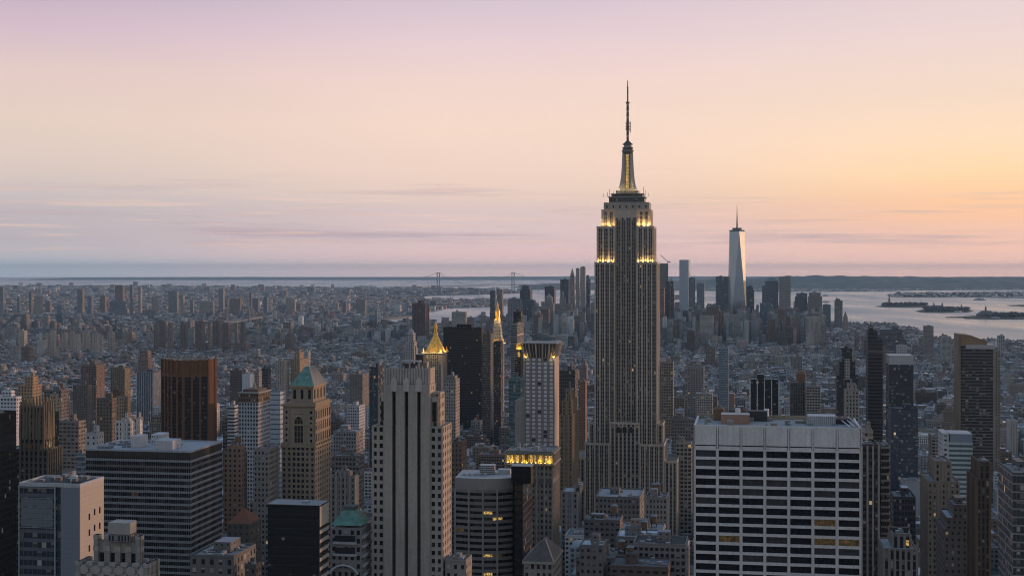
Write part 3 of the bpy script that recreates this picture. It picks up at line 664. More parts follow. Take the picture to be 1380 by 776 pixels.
# ---- banded office block with wide roof (left) -----------------------------------------------------------------------
def banded():
    Y = 900.; cx, cy, wd, dp = spot(115.5, 257, Y, 0, 299.5); root = thing('office_block', 'wide dark office block banded with pale spandrels and a broad flat roof, lower left', 'building', (cx, cy, GZ), -GA)
    Z = lambda py: hgt(py, Y)-GZ; H = Z(608); x0, x1, y0, y1 = -wd/2, wd/2, -dp/2, dp/2; m = MB(); fl = 8.37*Y/F
    m.box(x0+.5, x1-.5, y0+.5, y1-.5, 0, H-1, S((.03,.03,.033)), S((.30,.32,.37)))
    z = H
    m.box(x0, x1, y0, y1, H-5, H-.9, S((.065,.055,.045), 1.5, 4, .3, 1, (.04,.035,.03), 0, 0), S((.30,.32,.37)))
    for (a, b, c, d) in ((x0,x1,y0,y0+.8),(x0,x1,y1-.8,y1),(x0,x0+.8,y0+.8,y1-.8),(x1-.8,x1,y0+.8,y1-.8)): m.box(a, b, c, d, H-.9, H+.3, S((.38,.40,.45)))
    sp = S((.30,.31,.33), 1.5, 2, .14, 1., (.12,.12,.13), 0, 0); n = int((H-5)/fl)
    for j in range(n):
        zz = H-6.2-j*fl
        if zz < 2: break
        q = S((.17,.165,.16), 1.5, 2, .14, 1., (.06,.06,.07), 0, 0) if j in (1,) else sp
        m.box(x0, x1, y0, y1, zz-1.15, zz+.35, q, bottom=True)
    m.build('wall', root)
    rr = random.Random(5); gl = ['glass']*8+['glass2']*3
    def md(sd, i, j, nb, nf):
        if sd == 'n' and (nf-1-j, i) in ((5, 7),): return 'litsoft'
        return rr.choice(gl)
    gr = Grid(root, S((.05,.05,.055)), cap=100); zt = H-6.2-1.15; 
    dummy = MB(); nn = 20
    for j in range(nn):
        z0_, z1_ = H-6.2-(j+1)*fl+.35, H-6.2-j*fl-1.15
        for (sd, nb) in (('n', 16), ('w', 9), ('e', 9)):
            L = wd if sd in 'ns' else dp; bw = L/nb
            for i in range(nb):
                u = (i+.5)*bw; zc = (z0_+z1_)/2
                p, rz = {'n': ((x0+u, y0+.42, zc), 0), 'w': ((x1-.42, y0+u, zc), math.pi/2), 'e': ((x0+.42, y0+u, zc), -math.pi/2)}[sd]
                gr.items.append((0 if sd != 'e' else 1, -zc, p, rz, round(bw*.97, 3), round(z1_-z0_-.05, 3), md(sd, i, nn-1-j, nb, nn)))
    gr.done()
    mu = MB()
    for k in range(49): c = x0+.1+(wd-.2)*k/48; mu.box(c-.09, c+.09, y0+.12, y0+.36, 2, H-5.2, S((.16,.16,.17)))
    for k in range(28): c = y0+.1+(dp-.2)*k/27; mu.box(x1-.36, x1-.12, c-.09, c+.09, 2, H-5.2, S((.16,.16,.17)))
    mu.build('mullions', root)
    rf = MB(); rf.quad([(x0+.8,y0+.8,H-.6),(x1-.8,y0+.8,H-.6),(x1-.8,y1-.8,H-.6),(x0+.8,y1-.8,H-.6)], S((.33,.35,.40))); rf = rf.build('roof', root)
    P = lambda f: x0+f*wd
    MB().box(P(.60), P(.77), y0+10, y0+24, H-.5, H+5.2, S((.50,.50,.52)), S((.42,.44,.48))).build('bulkhead', rf)
    MB().box(P(.33), P(.42), y0+16, y0+28, H-.5, H+7, S((.50,.50,.52)), S((.45,.46,.5))).build('bulkhead', rf)
    MB().box(P(.40), P(.50), y1-18, y1-5, H-.5, H+6, S((.52,.52,.54), 2, 3, .3, .4), S((.45,.46,.5))).build('bulkhead', rf)
    for k in range(22): a = P(random.uniform(.03, .36 if k < 16 else .9)); b = random.uniform(y0+3, y1-6); MB().box(a, a+random.uniform(2, 7 if k < 16 else 3), b, b+random.uniform(1, 2.5), H-.5, H+random.uniform(.3, 1.6), S((.2,.21,.24)), S((.36,.38,.43))).build('roof_unit', rf)
    a = P(.83); MB().beam((a, y0+8, H-.5), (a, y0+8, H+3.5), .15, S((.1,.1,.1))).build('roof_pole', rf)
    taken.append((cx, cy, wd, dp, H, 115.5, 257, Y)); landmarks.append(('wide dark banded block', 200, 605, Y))
banded()

# ---- pale metal-clad block in the lower left ------------------------------------------------------------------------
def pale_block():
    Y = 600.; cx, cy, wd, dp = spot(25.5, 108, Y, 0, 140); root = thing('clad_tower', 'blue grey panelled tower with beige west wall and three columns of slot windows', 'building', (cx, cy, GZ), -GA)
    Z = lambda py: hgt(py, Y)-GZ; H = Z(656.5); x0, x1, y0, y1 = -wd/2, wd/2, -dp/2, dp/2; X = lambda px: x1+(px-108)/82.5*wd
    m = MB(); pan = S((.19,.22,.265), 1.8, 2.2, .97, .95, (.20,.23,.275), 0, 0); dk = S((.10,.115,.14), 2.2, 3.9, .9, .6, (.035,.04,.05), .25, .006)
    m.box(X(82), X(108)-.25, y0, y1-.2, 0, H, pan, S((.16,.16,.17)))
    m.box(X(25.5), X(75), y0, y1-.2, 0, H, dk, S((.16,.16,.17)))
    m.box(X(75), X(82), y0+1.6, y1-.2, 0, H, S((.12,.15,.19), 2., 3.9, .9, .85, (.07,.09,.12), .2, 0), S((.16,.16,.17)))
    m.build('wall', root)
    w2 = MB(); w2.box(x1-.25, x1, y0, y1, 0, H, S((.46,.42,.385), 2.1, 2.2, .97, .96, (.49,.45,.41), 0, 0)); ww = w2.build('beige_side_wall', root)
    for i, fy in enumerate((.38, .60, .82)):
        for j in range(8): MB().box(x1-.06, x1+.04, y0+dp*fy-.7, y0+dp*fy+.7, H-12.6-6.9*j-2.8+(1.2 if i else 0), H-12.6-6.9*j+(1.2 if i else 0), PL, bottom=True).build('slot_window', ww, M['glass'])
    # glazed bands upper left, in three tiers
    for a, b in ((673.2, 683.6), (685, 700), (700.8, 724)):
        q = MB(); q.box(X(29), X(71.5), y0-.18, y0-.01, Z(b if b < 705 else 711), Z(a+.6), S((.13,.14,.16), 1.2, 1.9, .9, .9, (.17,.19,.215), 0, 0), bottom=True); q.build('glazed_band', root)
    for a in (655.5+3, 672.4, 684.4, 700.5, 712): MB().box(X(25.6), X(74.8), y0-.3, y0-.02, Z(a)-.25, Z(a)+.1, S((.20,.22,.25)), bottom=True).build('floor_trim', root)
    for px in (25.9, 74.5): MB().box(X(px)-.2, X(px)+.2, y0-.34, y0+.1, 0, H, S((.33,.36,.40))).build('edge_trim', root)
    t = .7; r = MB()
    for (a, b, c, d) in ((x0,x1+.05,y0-.1,y0+t),(x0,x1+.05,y1-t,y1),(x0,x0+t,y0+t,y1-t),(x1-t,x1+.05,y0+t,y1-t)): r.box(a, b, c, d, H-.1, H+1.5, S((.42,.44,.47)))
    r.quad([(x0+t,y0+t,H+.2),(x1-t,y0+t,H+.2),(x1-t,y1-t,H+.2),(x0+t,y1-t,H+.2)], S((.09,.09,.10))); rf = r.build('roof', root)
    [MB().box(X(40)+k*2.6, X(40)+k*2.6+1.9, y0+8+(k % 3)*5, y0+11+(k % 3)*5, H, H+1.6+(k % 4)*.4, S((.16,.16,.17)), S((.33,.35,.38))).build('roof_unit', rf) for k in range(9)]
    MB().box(X(84), X(104), y0+8, y1-5, H, H+1.2, S((.07,.07,.075))).build('roof_plinth', rf)
    q = MB().cyl(X(82), y0+12, 1.6, 1.6, H, H+3.2, S((.5,.52,.55)), 12); q.build('vent_drum', rf)
    taken.append((cx, cy, wd, dp, H, 25.5, 108, Y)); landmarks.append(('blue grey panelled tower', 80, 650, Y))
pale_block()

# ---- scalloped stone crown at bottom left ---------------------------------------------------------------------------
def scallop():
    Y = 450.; cx, cy, wd, dp = spot(101, 199.5, Y, 0, 213.5); root = thing('scalloped_crown_tower', 'pale stone tower with scalloped parapet and round drum, cut by the lower edge', 'building', (cx, cy, GZ), -GA)
    Z = lambda py: hgt(py, Y)-GZ; k = Y/F/UX[0]*1.03; X = lambda px: (px-199.5)*k+wd/2; y0, y1 = -dp/2, dp/2
    st = S((.25,.24,.225)); cap = S((.34,.33,.32)); dk = S((.025,.025,.027))
    m = MB(); m.box(X(101)+.6, X(199.5)-.6, y0+.6, y1-.6, 0, Z(764), S((.26,.25,.24), 2.2, 3.6, .4, .6), S((.2,.2,.2)))
    u0, u1, v0, v1 = X(119.5), X(182.5), y0+3.4, y1-3
    m.box(u0+.6, u1-.6, v0+.6, v1-.6, Z(765), Z(732), S((.22,.21,.205)), S((.10,.10,.11)))
    def crown(a0, a1, b0, b1, zt, zl, n, nd, scal=True):
        def run(P, Q, n, nx, ny):
            for i in range(n+1):
                t = i/n; x, y = P[0]+(Q[0]-P[0])*t, P[1]+(Q[1]-P[1])*t
                hw = .95; 
                if nx == 0: m.box(x-hw, x+hw, y-.5 if ny < 0 else y-.9, y+.9 if ny < 0 else y+.5, zl, zt+.3, st, cap); m.box(x-hw-.1, x+hw+.1, y-.65 if ny < 0 else y-.5, y+.5 if ny < 0 else y+.65, zt-.2, zt+1., cap); m.box(x-hw-.15, x+hw+.15, y-.75, y+.2, zt-4.2, zt-2.6, cap)
                else: m.box(x-.9 if nx > 0 else x-.5, x+.5 if nx > 0 else x+.9, y-hw, y+hw, zl, zt+.3, st, cap); m.box(x-.5, x+.65, y-hw-.1, y+hw+.1, zt-.2, zt+1., cap); m.box(x-.2, x+.75, y-hw-.15, y+hw+.15, zt-4.2, zt-2.6, cap)
                if i < n: # drooping scallop between the piers, and a dark window below
                    L = ((Q[0]-P[0])/n, (Q[1]-P[1])/n)
                    S7 = 7; b_ = [(s_/S7, -1.5*math.sin(math.pi*s_/S7)) for s_ in range(S7+1)]
                    for (s0, d0), (s1, d1) in zip(b_, b_[1:]):
                        p = (x+L[0]*s0, y+L[1]*s0); q = (x+L[0]*s1, y+L[1]*s1); zz = zt-1.5
                        m.quad([(p[0], p[1], zz-3.2), (q[0], q[1], zz-3.2), (q[0], q[1], zt+d1), (p[0], p[1], zt+d0)], st)
                        ox, oy = -nx*.9, -ny*.9
                        m.quad([(q[0]+ox, q[1]+oy, zz-3.2), (p[0]+ox, p[1]+oy, zz-3.2), (p[0]+ox, p[1]+oy, zt+d0), (q[0]+ox, q[1]+oy, zt+d1)], st)
                        m.quad([(p[0], p[1], zt+d0), (q[0], q[1], zt+d1), (q[0]+ox, q[1]+oy, zt+d1), (p[0]+ox, p[1]+oy, zt+d0)], cap)
        run((a0, b0), (a1, b0), n, 0, -1); run((a1, b0), (a1, b1), nd, 1, 0); run((a1, b1), (a0, b1), n, 0, 1); run((a0, b1), (a0, b0), nd, -1, 0)
    crown(u0+.5, u1-.5, v0+.5, v1-.5, Z(729.5), Z(765), 4, 4); crown(X(101)+.5, X(199.5)-.5, y0+.5, y1-.5, Z(763.5), Z(790), 6, 6)
    m.build('wall', root)
    for i in range(4):
        c = u0+.5+(u1-u0-1)*(i+.5)/4; MB().box(c-.65, c+.65, v0+.4, v0+.58, Z(762), Z(742), PL).build('window', root, M['glass'])
        c = v0+.5+(v1-v0-1)*(i+.5)/4; MB().box(u1-.58, u1-.4, c-.6, c+.6, Z(762), Z(742), PL).build('window', root, M['glass'])
    for i in range(6):
        c = X(101)+.5+(wd-1)*(i+.5)/6; q = MB(); A = [(c+1.7*math.cos(t), 1.5*math.sin(t)) for t in np.linspace(0, 2*math.pi, 9)[:-1]+math.pi/8]
        q.quad([(a, y0-.35, Z(770)+b) for a, b in A], cap)
        for j in range(8): a, b = A[j], A[(j+1) % 8]; q.quad([(a[0], y0+.3, Z(770)+a[1]), (b[0], y0+.3, Z(770)+b[1]), (b[0], y0-.35, Z(770)+b[1]), (a[0], y0-.35, Z(770)+a[1])], cap)
        q.build('octagon_panel', root)
    d = MB(); dx, dy = (u0+u1)/2+1.4, (v0+v1)/2; A = [(dx+s_*a, dy+t_*b) for s_, t_, a, b in ((-1,-1,3.7,2.4),(1,-1,3.,3.2),(1,1,3.,3.2),(-1,1,3.7,2.4))]
    A = [(dx-3.6, dy-3),(dx+2.9, dy-3),(dx+3.7, dy-2.2),(dx+3.7, dy+2.4),(dx+2.9, dy+3.2),(dx-3.6, dy+3.2)]
    d.prism(A, Z(732), Z(723), S((.16,.16,.165), 1., 3, .5, .8)); d.prism(A, Z(722), Z(706.5), S((.33,.32,.31), .8, .6, .95, .85, (.36,.35,.34), 0, 0), S((.30,.30,.31)), bottom=True)
    d.build('rooftop_drum', root)
    q = MB(); [q.cyl(X(p), v0+6, .35, .35, Z(735), Z(723), S((.5,.5,.5)), 8) for p in (131, 136)]; q.build('vent_pipe', root)
    taken.append((cx, cy, wd, dp, Z(764), 101, 199.5, Y)); landmarks.append(('scalloped stone crown', 150, 730, Y))
scallop()
# ---- the tallest tower: stepped limestone with piers, crown, mooring mast and antenna ------------------------------
def point(name, loc, e, col=(1,.62,.16), r=1.0):
    l = bpy.data.lights.new(name, 'POINT'); l.energy = e; l.color = col; l.shadow_soft_size = r
    o = bpy.data.objects.new(name, l); sc.collection.objects.link(o); o.location = loc; return o
def esb():
    Y = 1275.; cx, cy, wd, dp = spot(802, 884.6, Y, 38); root = thing('skyscraper', 'tallest stepped stone skyscraper with lit crown, mooring mast and long antenna', 'building', (cx, cy, GZ), -GA)
    k = Y/F/UX[0]*1.013; X = lambda px: (px-843.3)*k; Z = lambda py, dy=0: hgt(py, Y+dy)-GZ
    y0, y1 = -dp/2, dp/2
    pier = S((.50,.42,.35)); side = S((.45,.34,.27), 2.6, 3.75, .4, .5, (.03,.03,.035), .1, .004)
    win = S((.155,.14,.13), 1.75, 3.75, .66, .55, (.022,.024,.03), .2, .012); back = S((.30,.27,.235), 2.4, 3.75, .45, .5)
    def wing(name, a, b, ya, yb, za, zb, nstrip, pw=1.35, thin=.5, sidepiers=True, split=True):
        """a block with nstrip recessed window strips to front and back"""
        x0, x1 = X(a), X(b); m = MB(); d = .8
        m.box(x0+d, x1-d, ya+d, yb-d, za, zb, back, S((.2,.2,.19)))
        sw = (x1-x0-pw*(nstrip+1))/nstrip; strips = []
        for i in range(nstrip+1):
            p = x0+i*(pw+sw)
            m.box(p, p+pw, ya, ya+d, za, zb, pier); m.box(p, p+pw, yb-d, yb, za, zb, pier)
            if i < nstrip: strips.append((p+pw, p+pw+sw))
        nz_ = max(2, round((yb-ya)/4.6)); sy = (yb-ya-2*d-pw*(nz_-1))/nz_
        for (xa, xb) in ((x0, x0+d), (x1-d, x1)):
            for i in range(nz_-1): c = ya+d+(i+1)*sy+i*pw; m.box(xa, xb, c, c+pw, za, zb, pier)
            m.box(xa, xb, ya+d, ya+d+.6, za, zb, pier); m.box(xa, xb, yb-d-.6, yb-d, za, zb, pier)
        m.box(x0-.1, x1+.1, ya-.1, ya+d, zb-.9, zb+1., pier); m.box(x0-.1, x1+.1, yb-d, yb+.1, zb-.9, zb+1., pier)
        m.box(x0-.1, x0+d, ya+d, yb-d, zb-.9, zb+1., pier); m.box(x1-d, x1+.1, ya+d, yb-d, zb-.9, zb+1., pier)
        wg = m.build(name, root)
        for s0, s1 in strips:
            q = MB(); q.quad([(s0,ya+.6,za),(s1,ya+.6,za),(s1,ya+.6,zb-.9),(s0,ya+.6,zb-.9)], win, s1-s0, zb-za)
            if s1-s0 > 2.6 and split: q.box((s0+s1)/2-thin/2, (s0+s1)/2+thin/2, ya+.25, ya+.59, za, zb-.9, S((.33,.30,.27)))
            q.build('window_strip', wg)
        return wg
    zs, zu, zc2, zt, zd = Z(354.5), Z(306), Z(283), Z(272), Z(258)
    # base wings
    bz = 0
    wing('lower_wing', 790.5, 823, y0-9, y1+4, bz, Z(600, -9), 5); wing('lower_wing', 862.5, 894.5, y0-9, y1+4, bz, Z(600, -9), 5)
    wing('corner_wing', 773, 790.3, y0-4, y1+8, bz, Z(620, -4), 3); wing('corner_wing', 894.7, 911, y0-4, y1+8, bz, Z(622, -4), 3)
    wing('lower_wing', 823.1, 862.4, y0-5, y1+4, bz, Z(571, -5), 7)
    wing('corner_turret', 794, 801.8, y0+4, y1-4, bz, Z(572, 4), 1); wing('corner_turret', 884.8, 892, y0+4, y1-4, bz, Z(572, 4), 1)
    # arches over the central bays at the foot of the recess
    for px in (834, 842.5, 851):
        q = MB(); c = X(px); yy = y0-5.12; r_ = 2.0
        q.quad([(c-r_, yy, Z(583)), (c+r_, yy, Z(583))]+[(c+r_*math.cos(t), yy, Z(577)+r_*math.sin(t)) for t in np.linspace(0, math.pi, 8)], S((.04,.045,.05)))
        for t0, t1 in zip(np.linspace(0, math.pi, 8)[:-1], np.linspace(0, math.pi, 8)[1:]): q.beam((c+r_*math.cos(t0), yy-.1, Z(577)+r_*math.sin(t0)), (c+r_*math.cos(t1), yy-.1, Z(577)+r_*math.sin(t1)), .3, pier)
        q.build('arched_window', root)
    # shaft: two flanking blocks and a recessed centre
    wing('shaft_block', 802, 829.3, y0, y1, 0, zs, 4, 1.25); wing('shaft_block', 857.6, 884.6, y0, y1, 0, zs, 4, 1.25)
    wing('central_bay', 829.4, 857.5, y0+2.6, y1-2.6, 0, zc2-6, 4, .9, .35)
    wing('upper_block', 804.6, 829.2, y0+2, y1-2, zs-1, zu, 3, 1.7); wing('upper_block', 857.7, 880.2, y0+2, y1-2, zs-1, zu, 3, 1.7)
    # crown storeys
    wing('crown_block', 810.5, 829.2, y0+5, y1-5, zu-1, zc2, 2, 2.6); wing('crown_block', 857.7, 875.8, y0+5, y1-5, zu-1, zc2, 2, 2.6)
    q = MB(); q.box(X(829.2), X(857.7), y0+3.2, y1-3.2, zc2-7, zc2, pier); q.box(X(813.5), X(873.5), y0+5.5, y1-5.5, zc2-.5, zt, S((.37,.33,.29), 6., 8, .25, .3, (.02,.02,.02), .0, .0)); q.build('crown_top', root)
    for px in (834, 842.5, 851): 
        q = MB(); c = X(px); q.prism([(c-1.1,y0+2.6,zc2-8),(c+1.1,y0+2.6,zc2-8),(c+1.1,y0+3.1,zc2-8),(c-1.1,y0+3.1,zc2-8)][:0] or [(c-1.1,y0+2.5),(c+1.1,y0+2.5),(c+1.1,y0+3.15),(c-1.1,y0+3.15)], zc2-9, zc2-2, S((.47,.43,.38)), B=[(c-.2,y0+2.7),(c+.2,y0+2.7),(c+.2,y0+3.15),(c-.2,y0+3.15)]); q.build('finial', root)
    dk = S((.13,.13,.135))
    q = MB(); q.box(X(820), X(867), y0+9, y1-9, zt, Z(265.5), S((.17,.18,.185), 1.6, 3, .8, .6)); q.box(X(819), X(868), y0+8, y1-8, Z(265.5), Z(264), S((.28,.27,.26)), bottom=True); q.box(X(823), X(864), y0+10.5, y1-10.5, Z(264), Z(260.5), dk.but(bay=1.4, fl=3, fw=.8, fh=.6)); q.box(X(822), X(865.5), y0+10, y1-10, Z(260.5), Z(259.6), S((.3,.29,.27)), bottom=True)
    dk_ = q.build('observation_deck', root)
    q = MB()
    for t in np.linspace(X(820), X(867), 19): q.beam((t, y0+8.3, Z(264)), (t, y0+8.3, Z(262)), .12, S((.3,.3,.3)))
    for px, h_ in ((818,4),(821,7),(868,6),(866,9),(872,3),(813,3),(826,5),(861,5)): q.beam((X(px), y0+9, Z(264)), (X(px), y0+9, Z(264)+h_), .2, S((.2,.2,.2)))
    q.build('railing', dk_)
    # mooring mast
    q = MB(); mw = S((.30,.27,.24)); A4 = lambda h_, d_=None: [(-h_, -(d_ or h_)), (h_, -(d_ or h_)), (h_, (d_ or h_)), (-h_, (d_ or h_))]
    c0 = X(843.6)
    def sq(h0, h1, za, zb, st): q.prism([(c0+a, b) for a, b in A4(h0)], za, zb, st, B=[(c0+a, b) for a, b in A4(h1)], bottom=True)
    sq(X(858)-c0, X(858)-c0, Z(259.6), Z(255.2), S((.32,.30,.27), 1.2, 3, .5, .5)); sq(X(853.5)-c0, X(853)-c0, Z(255.2), Z(252.5), mw)
    q.cyl(c0, 0, (X(849.5)-c0), (X(848.6)-c0), Z(252.5), Z(205), S((.42,.40,.37), 1.0, 4, .4, .8, (.2,.2,.18)), 16)
    q.cyl(c0, 0, 5.0, 5.0, Z(205), Z(201.5), S((.2,.19,.18), 1, 2, .5, .6), 20); q.cyl(c0, 0, 5.6, 5.6, Z(201.5), Z(199.8), mw, 20); q.cyl(c0, 0, 4.8, 4.8, Z(199.8), Z(196.5), S((.14,.13,.13), .8, 2, .7, .7), 20)
    q.cyl(c0, 0, 5.2, 4.4, Z(196.5), Z(195.3), mw, 20); q.cyl(c0, 0, 3.6, 3.6, Z(195.3), Z(192), S((.42,.38,.36)), 16); q.cyl(c0, 0, 4.9, 4.4, Z(192), Z(190.6), dk, 20); q.cyl(c0, 0, 3.9, .9, Z(190.6), Z(186), S((.10,.10,.10)), 16)
    mast = q.build('mooring_mast', root)
    # four winged buttresses that sweep outward at the foot
    for ang in range(4):
        q = MB(); ca, sa = math.cos(ang*math.pi/2+math.pi/4), math.sin(ang*math.pi/2+math.pi/4)
        zz = [(Z(252.5), 10.2), (Z(246), 8.4), (Z(236), 7.1), (Z(222), 6.2), (Z(205), 5.6)]
        for (za, ra), (zb, rb) in zip(zz, zz[1:]):
            t = 1.15
            def sec(rr): return [(c0+ca*rr*s_-sa*t*u_, sa*rr*s_+ca*t*u_) for s_, u_ in ((.45,-1),(1,-1),(1,1),(.45,1))]
            q.prism(sec(ra), za, zb, S((.46,.42,.38)), B=sec(rb))
        q.build('buttress_wing', mast)
    for k_ in range(10):
        za, zb = Z(252-4.7*k_), Z(252-4.7*k_-3.9)
        q = MB(); q.box(c0-1.2, c0+1.2, -(X(849.8)-c0)-.25, -(X(849.8)-c0)+.4, za, zb, PL, bottom=True); q.build('lit_window', mast, M['lit'])
    q = MB(); [q.box(c0+s_*1.5-.2, c0+s_*1.5+.2, -(X(849.8)-c0)-.35, -(X(849.8)-c0)+.3, Z(252.4), Z(205), mw) for s_ in (-1, 1)]; q.build('window_frame', mast)
    # antenna
    q = MB(); ds = S((.16,.13,.12)); ls = S((.45,.40,.38)); z = Z(186); i = 0
    while z < Z(137.5):
        q.cyl(c0, 0, 1.15, 1.15, z, z+2.2, ls if i % 2 else ds, 8); q.cyl(c0, 0, 1.5 if i % 2 else 1.2, 1.5 if i % 2 else 1.2, z+2.2, z+2.9, ds, 8); z += 2.9; i += 1
    q.cyl(c0, 0, 1.9, 1.9, z, z+.8, ds, 8); z2 = z+.8
    while z2 < Z(117):
        q.cyl(c0, 0, .62, .62, z2, z2+2.2, ds, 6); q.cyl(c0, 0, .95, .95, z2+2.2, z2+2.7, ls, 6); z2 += 2.7
    q.cyl(c0, 0, .5, .3, z2, Z(104), ds, 6)
    for px, a, b in ((847.5, 175, 161), ): 
        q.beam((X(px), 0, Z(a)), (X(px), 0, Z(b)), .3, ds); q.beam((c0, 0, Z(a)), (X(px), 0, Z(a)+.1), .2, ds); q.beam((c0, 0, Z(b)), (X(px), 0, Z(b)+.1), .2, ds)
    for za in (164, 168, 172): q.cyl(c0, 0, 2.0, 2.0, Z(za), Z(za)+1.2, ds, 10)
    q.build('antenna', root)
    # floodlights on the setbacks
    rot = lambda x, y, z: (cx+x*UX[0]+y*UY[0], cy+x*UX[1]+y*UY[1], z+GZ)
    def strip(name, loc, L, Wd_, e, col, rz=-GA):
        l = bpy.data.lights.new(name, 'AREA'); l.shape = 'RECTANGLE'; l.size = L; l.size_y = Wd_; l.energy = e; l.color = col
        o = bpy.data.objects.new(name, l); sc.collection.objects.link(o); o.location = loc; o.rotation_euler = (math.pi, 0, rz)
    for px, yy, z_, L, e in ((816.8, y0+1.1, zs+1.3, 15, 2600), (869, y0+1.1, zs+1.3, 13.5, 2600), (820, y0+3.2, zu+1.3, 11.5, 1700), (866.5, y0+3.2, zu+1.3, 11.5, 2400)):
        strip('flood_strip', rot(X(px), yy, z_), L, .7, e, (1, .62, .20))
    for px in (806.5, 813, 820, 826.5, 860, 866, 872.5, 878.5): MB().box(X(px)-.45, X(px)+.45, y0+.95, y0+1.25, zs+.9, zs+1.5, PL, bottom=True).build('floodlight', root, M['lamp'])
    for px, e in ((822, 260), (867, 420), (872, 600)):
        MB().box(X(px)-.5, X(px)+.5, y0+3.0, y0+3.6, zu+.9, zu+1.8, PL, bottom=True).build('floodlight', root, M['lamp'])
        point('flood', rot(X(px), y0+2.7, zu+1.9), e, (1, .68, .25), .5)
    strip('flood_strip', rot(X(882.2), 0, zs+1.3), .7, 30, 500, (1, .62, .20))
    for px in (833, 839, 848, 854): point('flood', rot(X(px), -10.5, Z(254)), 420, (1, .7, .3), .5)
    taken.append((cx, cy, 95, 62, Z(571), 773, 911, Y)); landmarks.append(('tallest stepped skyscraper', 843, 354, Y))
esb()

# ---- far faceted glass tower with spire ------------------------------------------------------------------------------
def wtc():
    Y = 5885.; cx, cy = (994.8-CX)/F*Y, Y+30; root = thing('glass_skyscraper', 'tall tapering faceted glass skyscraper with a thin spire, far downtown', 'building', (cx, cy, GZ), 0)
    H = hgt(312, Y)-GZ; h = 33.; zb = 55
    th = R(7)                               # square base; the top square is turned by 45 degrees
    B = [(h*1.41*math.cos(th+math.pi/4+k*math.pi/2), h*1.41*math.sin(th+math.pi/4+k*math.pi/2)) for k in range(4)]
    Tt = [(h*1.0*math.cos(th+k*math.pi/2), h*1.0*math.sin(th+k*math.pi/2)) for k in range(4)]
    m = MB(); m.prism(B, 0, zb, T['glass']); m.build('podium', root)
    st = S((.30,.35,.42), 60, 4.2, 1., .9, (.33,.38,.45), 0, 0)
    for k in range(4):
        # rising triangle and hanging triangle of each side
        b0, b1, t0, t1 = B[k], B[(k+1) % 4], Tt[(k+1) % 4], Tt[(k+2) % 4]
        for P in ([(*b0, zb), (*b1, zb), (*t0, H)], [(*b1, zb), (*t1, H), (*t0, H)]):
            q = MB(); q.quad(P, st, uv=[(p[0]*.7, p[2]) for p in P]); q.build('glass_facet', root, M['mirror'])
    m = MB(); m.prism(Tt, H, H+7, S((.12,.13,.14))); m.build('parapet', root)
    m = MB(); m.cyl(0, 0, 20, 20, H+7, H+16, S((.22,.21,.20), 3, 3, .5, .6), 24); m.build('antenna_ring', root)
    m = MB(); z = H+16
    for k, r in enumerate((3.4, 3., 2.6, 2.2, 1.8, 1.4, 1.)): m.cyl(0, 0, r, r*.9, z, z+12.5, S((.17,.15,.15)), 8); m.cyl(0, 0, r*1.5, r*1.5, z+11.7, z+12.6, S((.2,.18,.18)), 8); z += 12.6
    m.cyl(0, 0, .8, .2, z, hgt(273.7, Y)-GZ, S((.17,.15,.15)), 6); m.build('spire', root)
    taken.append((cx, cy, 70, 70, H, 985, 1005, Y)); landmarks.append(('far faceted glass tower', 995, 312, Y))
wtc()
# ---- black box with striped west side --------------------------------------------------------------------------------
def black_box():
    Y = 600.; H0 = 684.5
    def ex(root, x0, x1, y0, y1, h):
        z = h-9.5; i = 0
        MB().box(x1+.02, x1+.35, y0, y1, h-8, h+.6, S((.40,.37,.335)), bottom=True).build('blank_panel', root)
        while z > 60:
            MB().box(x1+.02, x1+.35, y0-.1, y1, z-1.6, z-.1, S((.40,.37,.335)), bottom=True).build('spandrel', root); z -= 3.95; i += 1
        q = MB(); [q.box(x0-.1, x1+.1, y0-.12, y0-.01, h-5-3.95*k-.2, h-5-3.95*k, S((.045,.047,.05)), bottom=True) for k in range(26)]; q.build('floor_trim', root)
        band_part(root, 'coping', x0, x1, y0, y1, h+1.1, h+1.35, .15, (.25,.26,.28))
        MB().box(x0+6, x1-7, y0+3, y1-3, h, h+.9, S((.10,.105,.115)), S((.20,.21,.23))).build('roof_plinth', root)
    tower('black_office_block', 'black glass office block with pale stripes on its narrow west side', 360.8, 430.5, Y, H0, 24, S((.016,.017,.019), 1.6, 3.95, .9, .55, (.02,.022,.026), .05, .002), side=442, roofc=(.05,.05,.055), lmk='black glass block', extra=ex, clutter=2, bulk=False)
black_box()
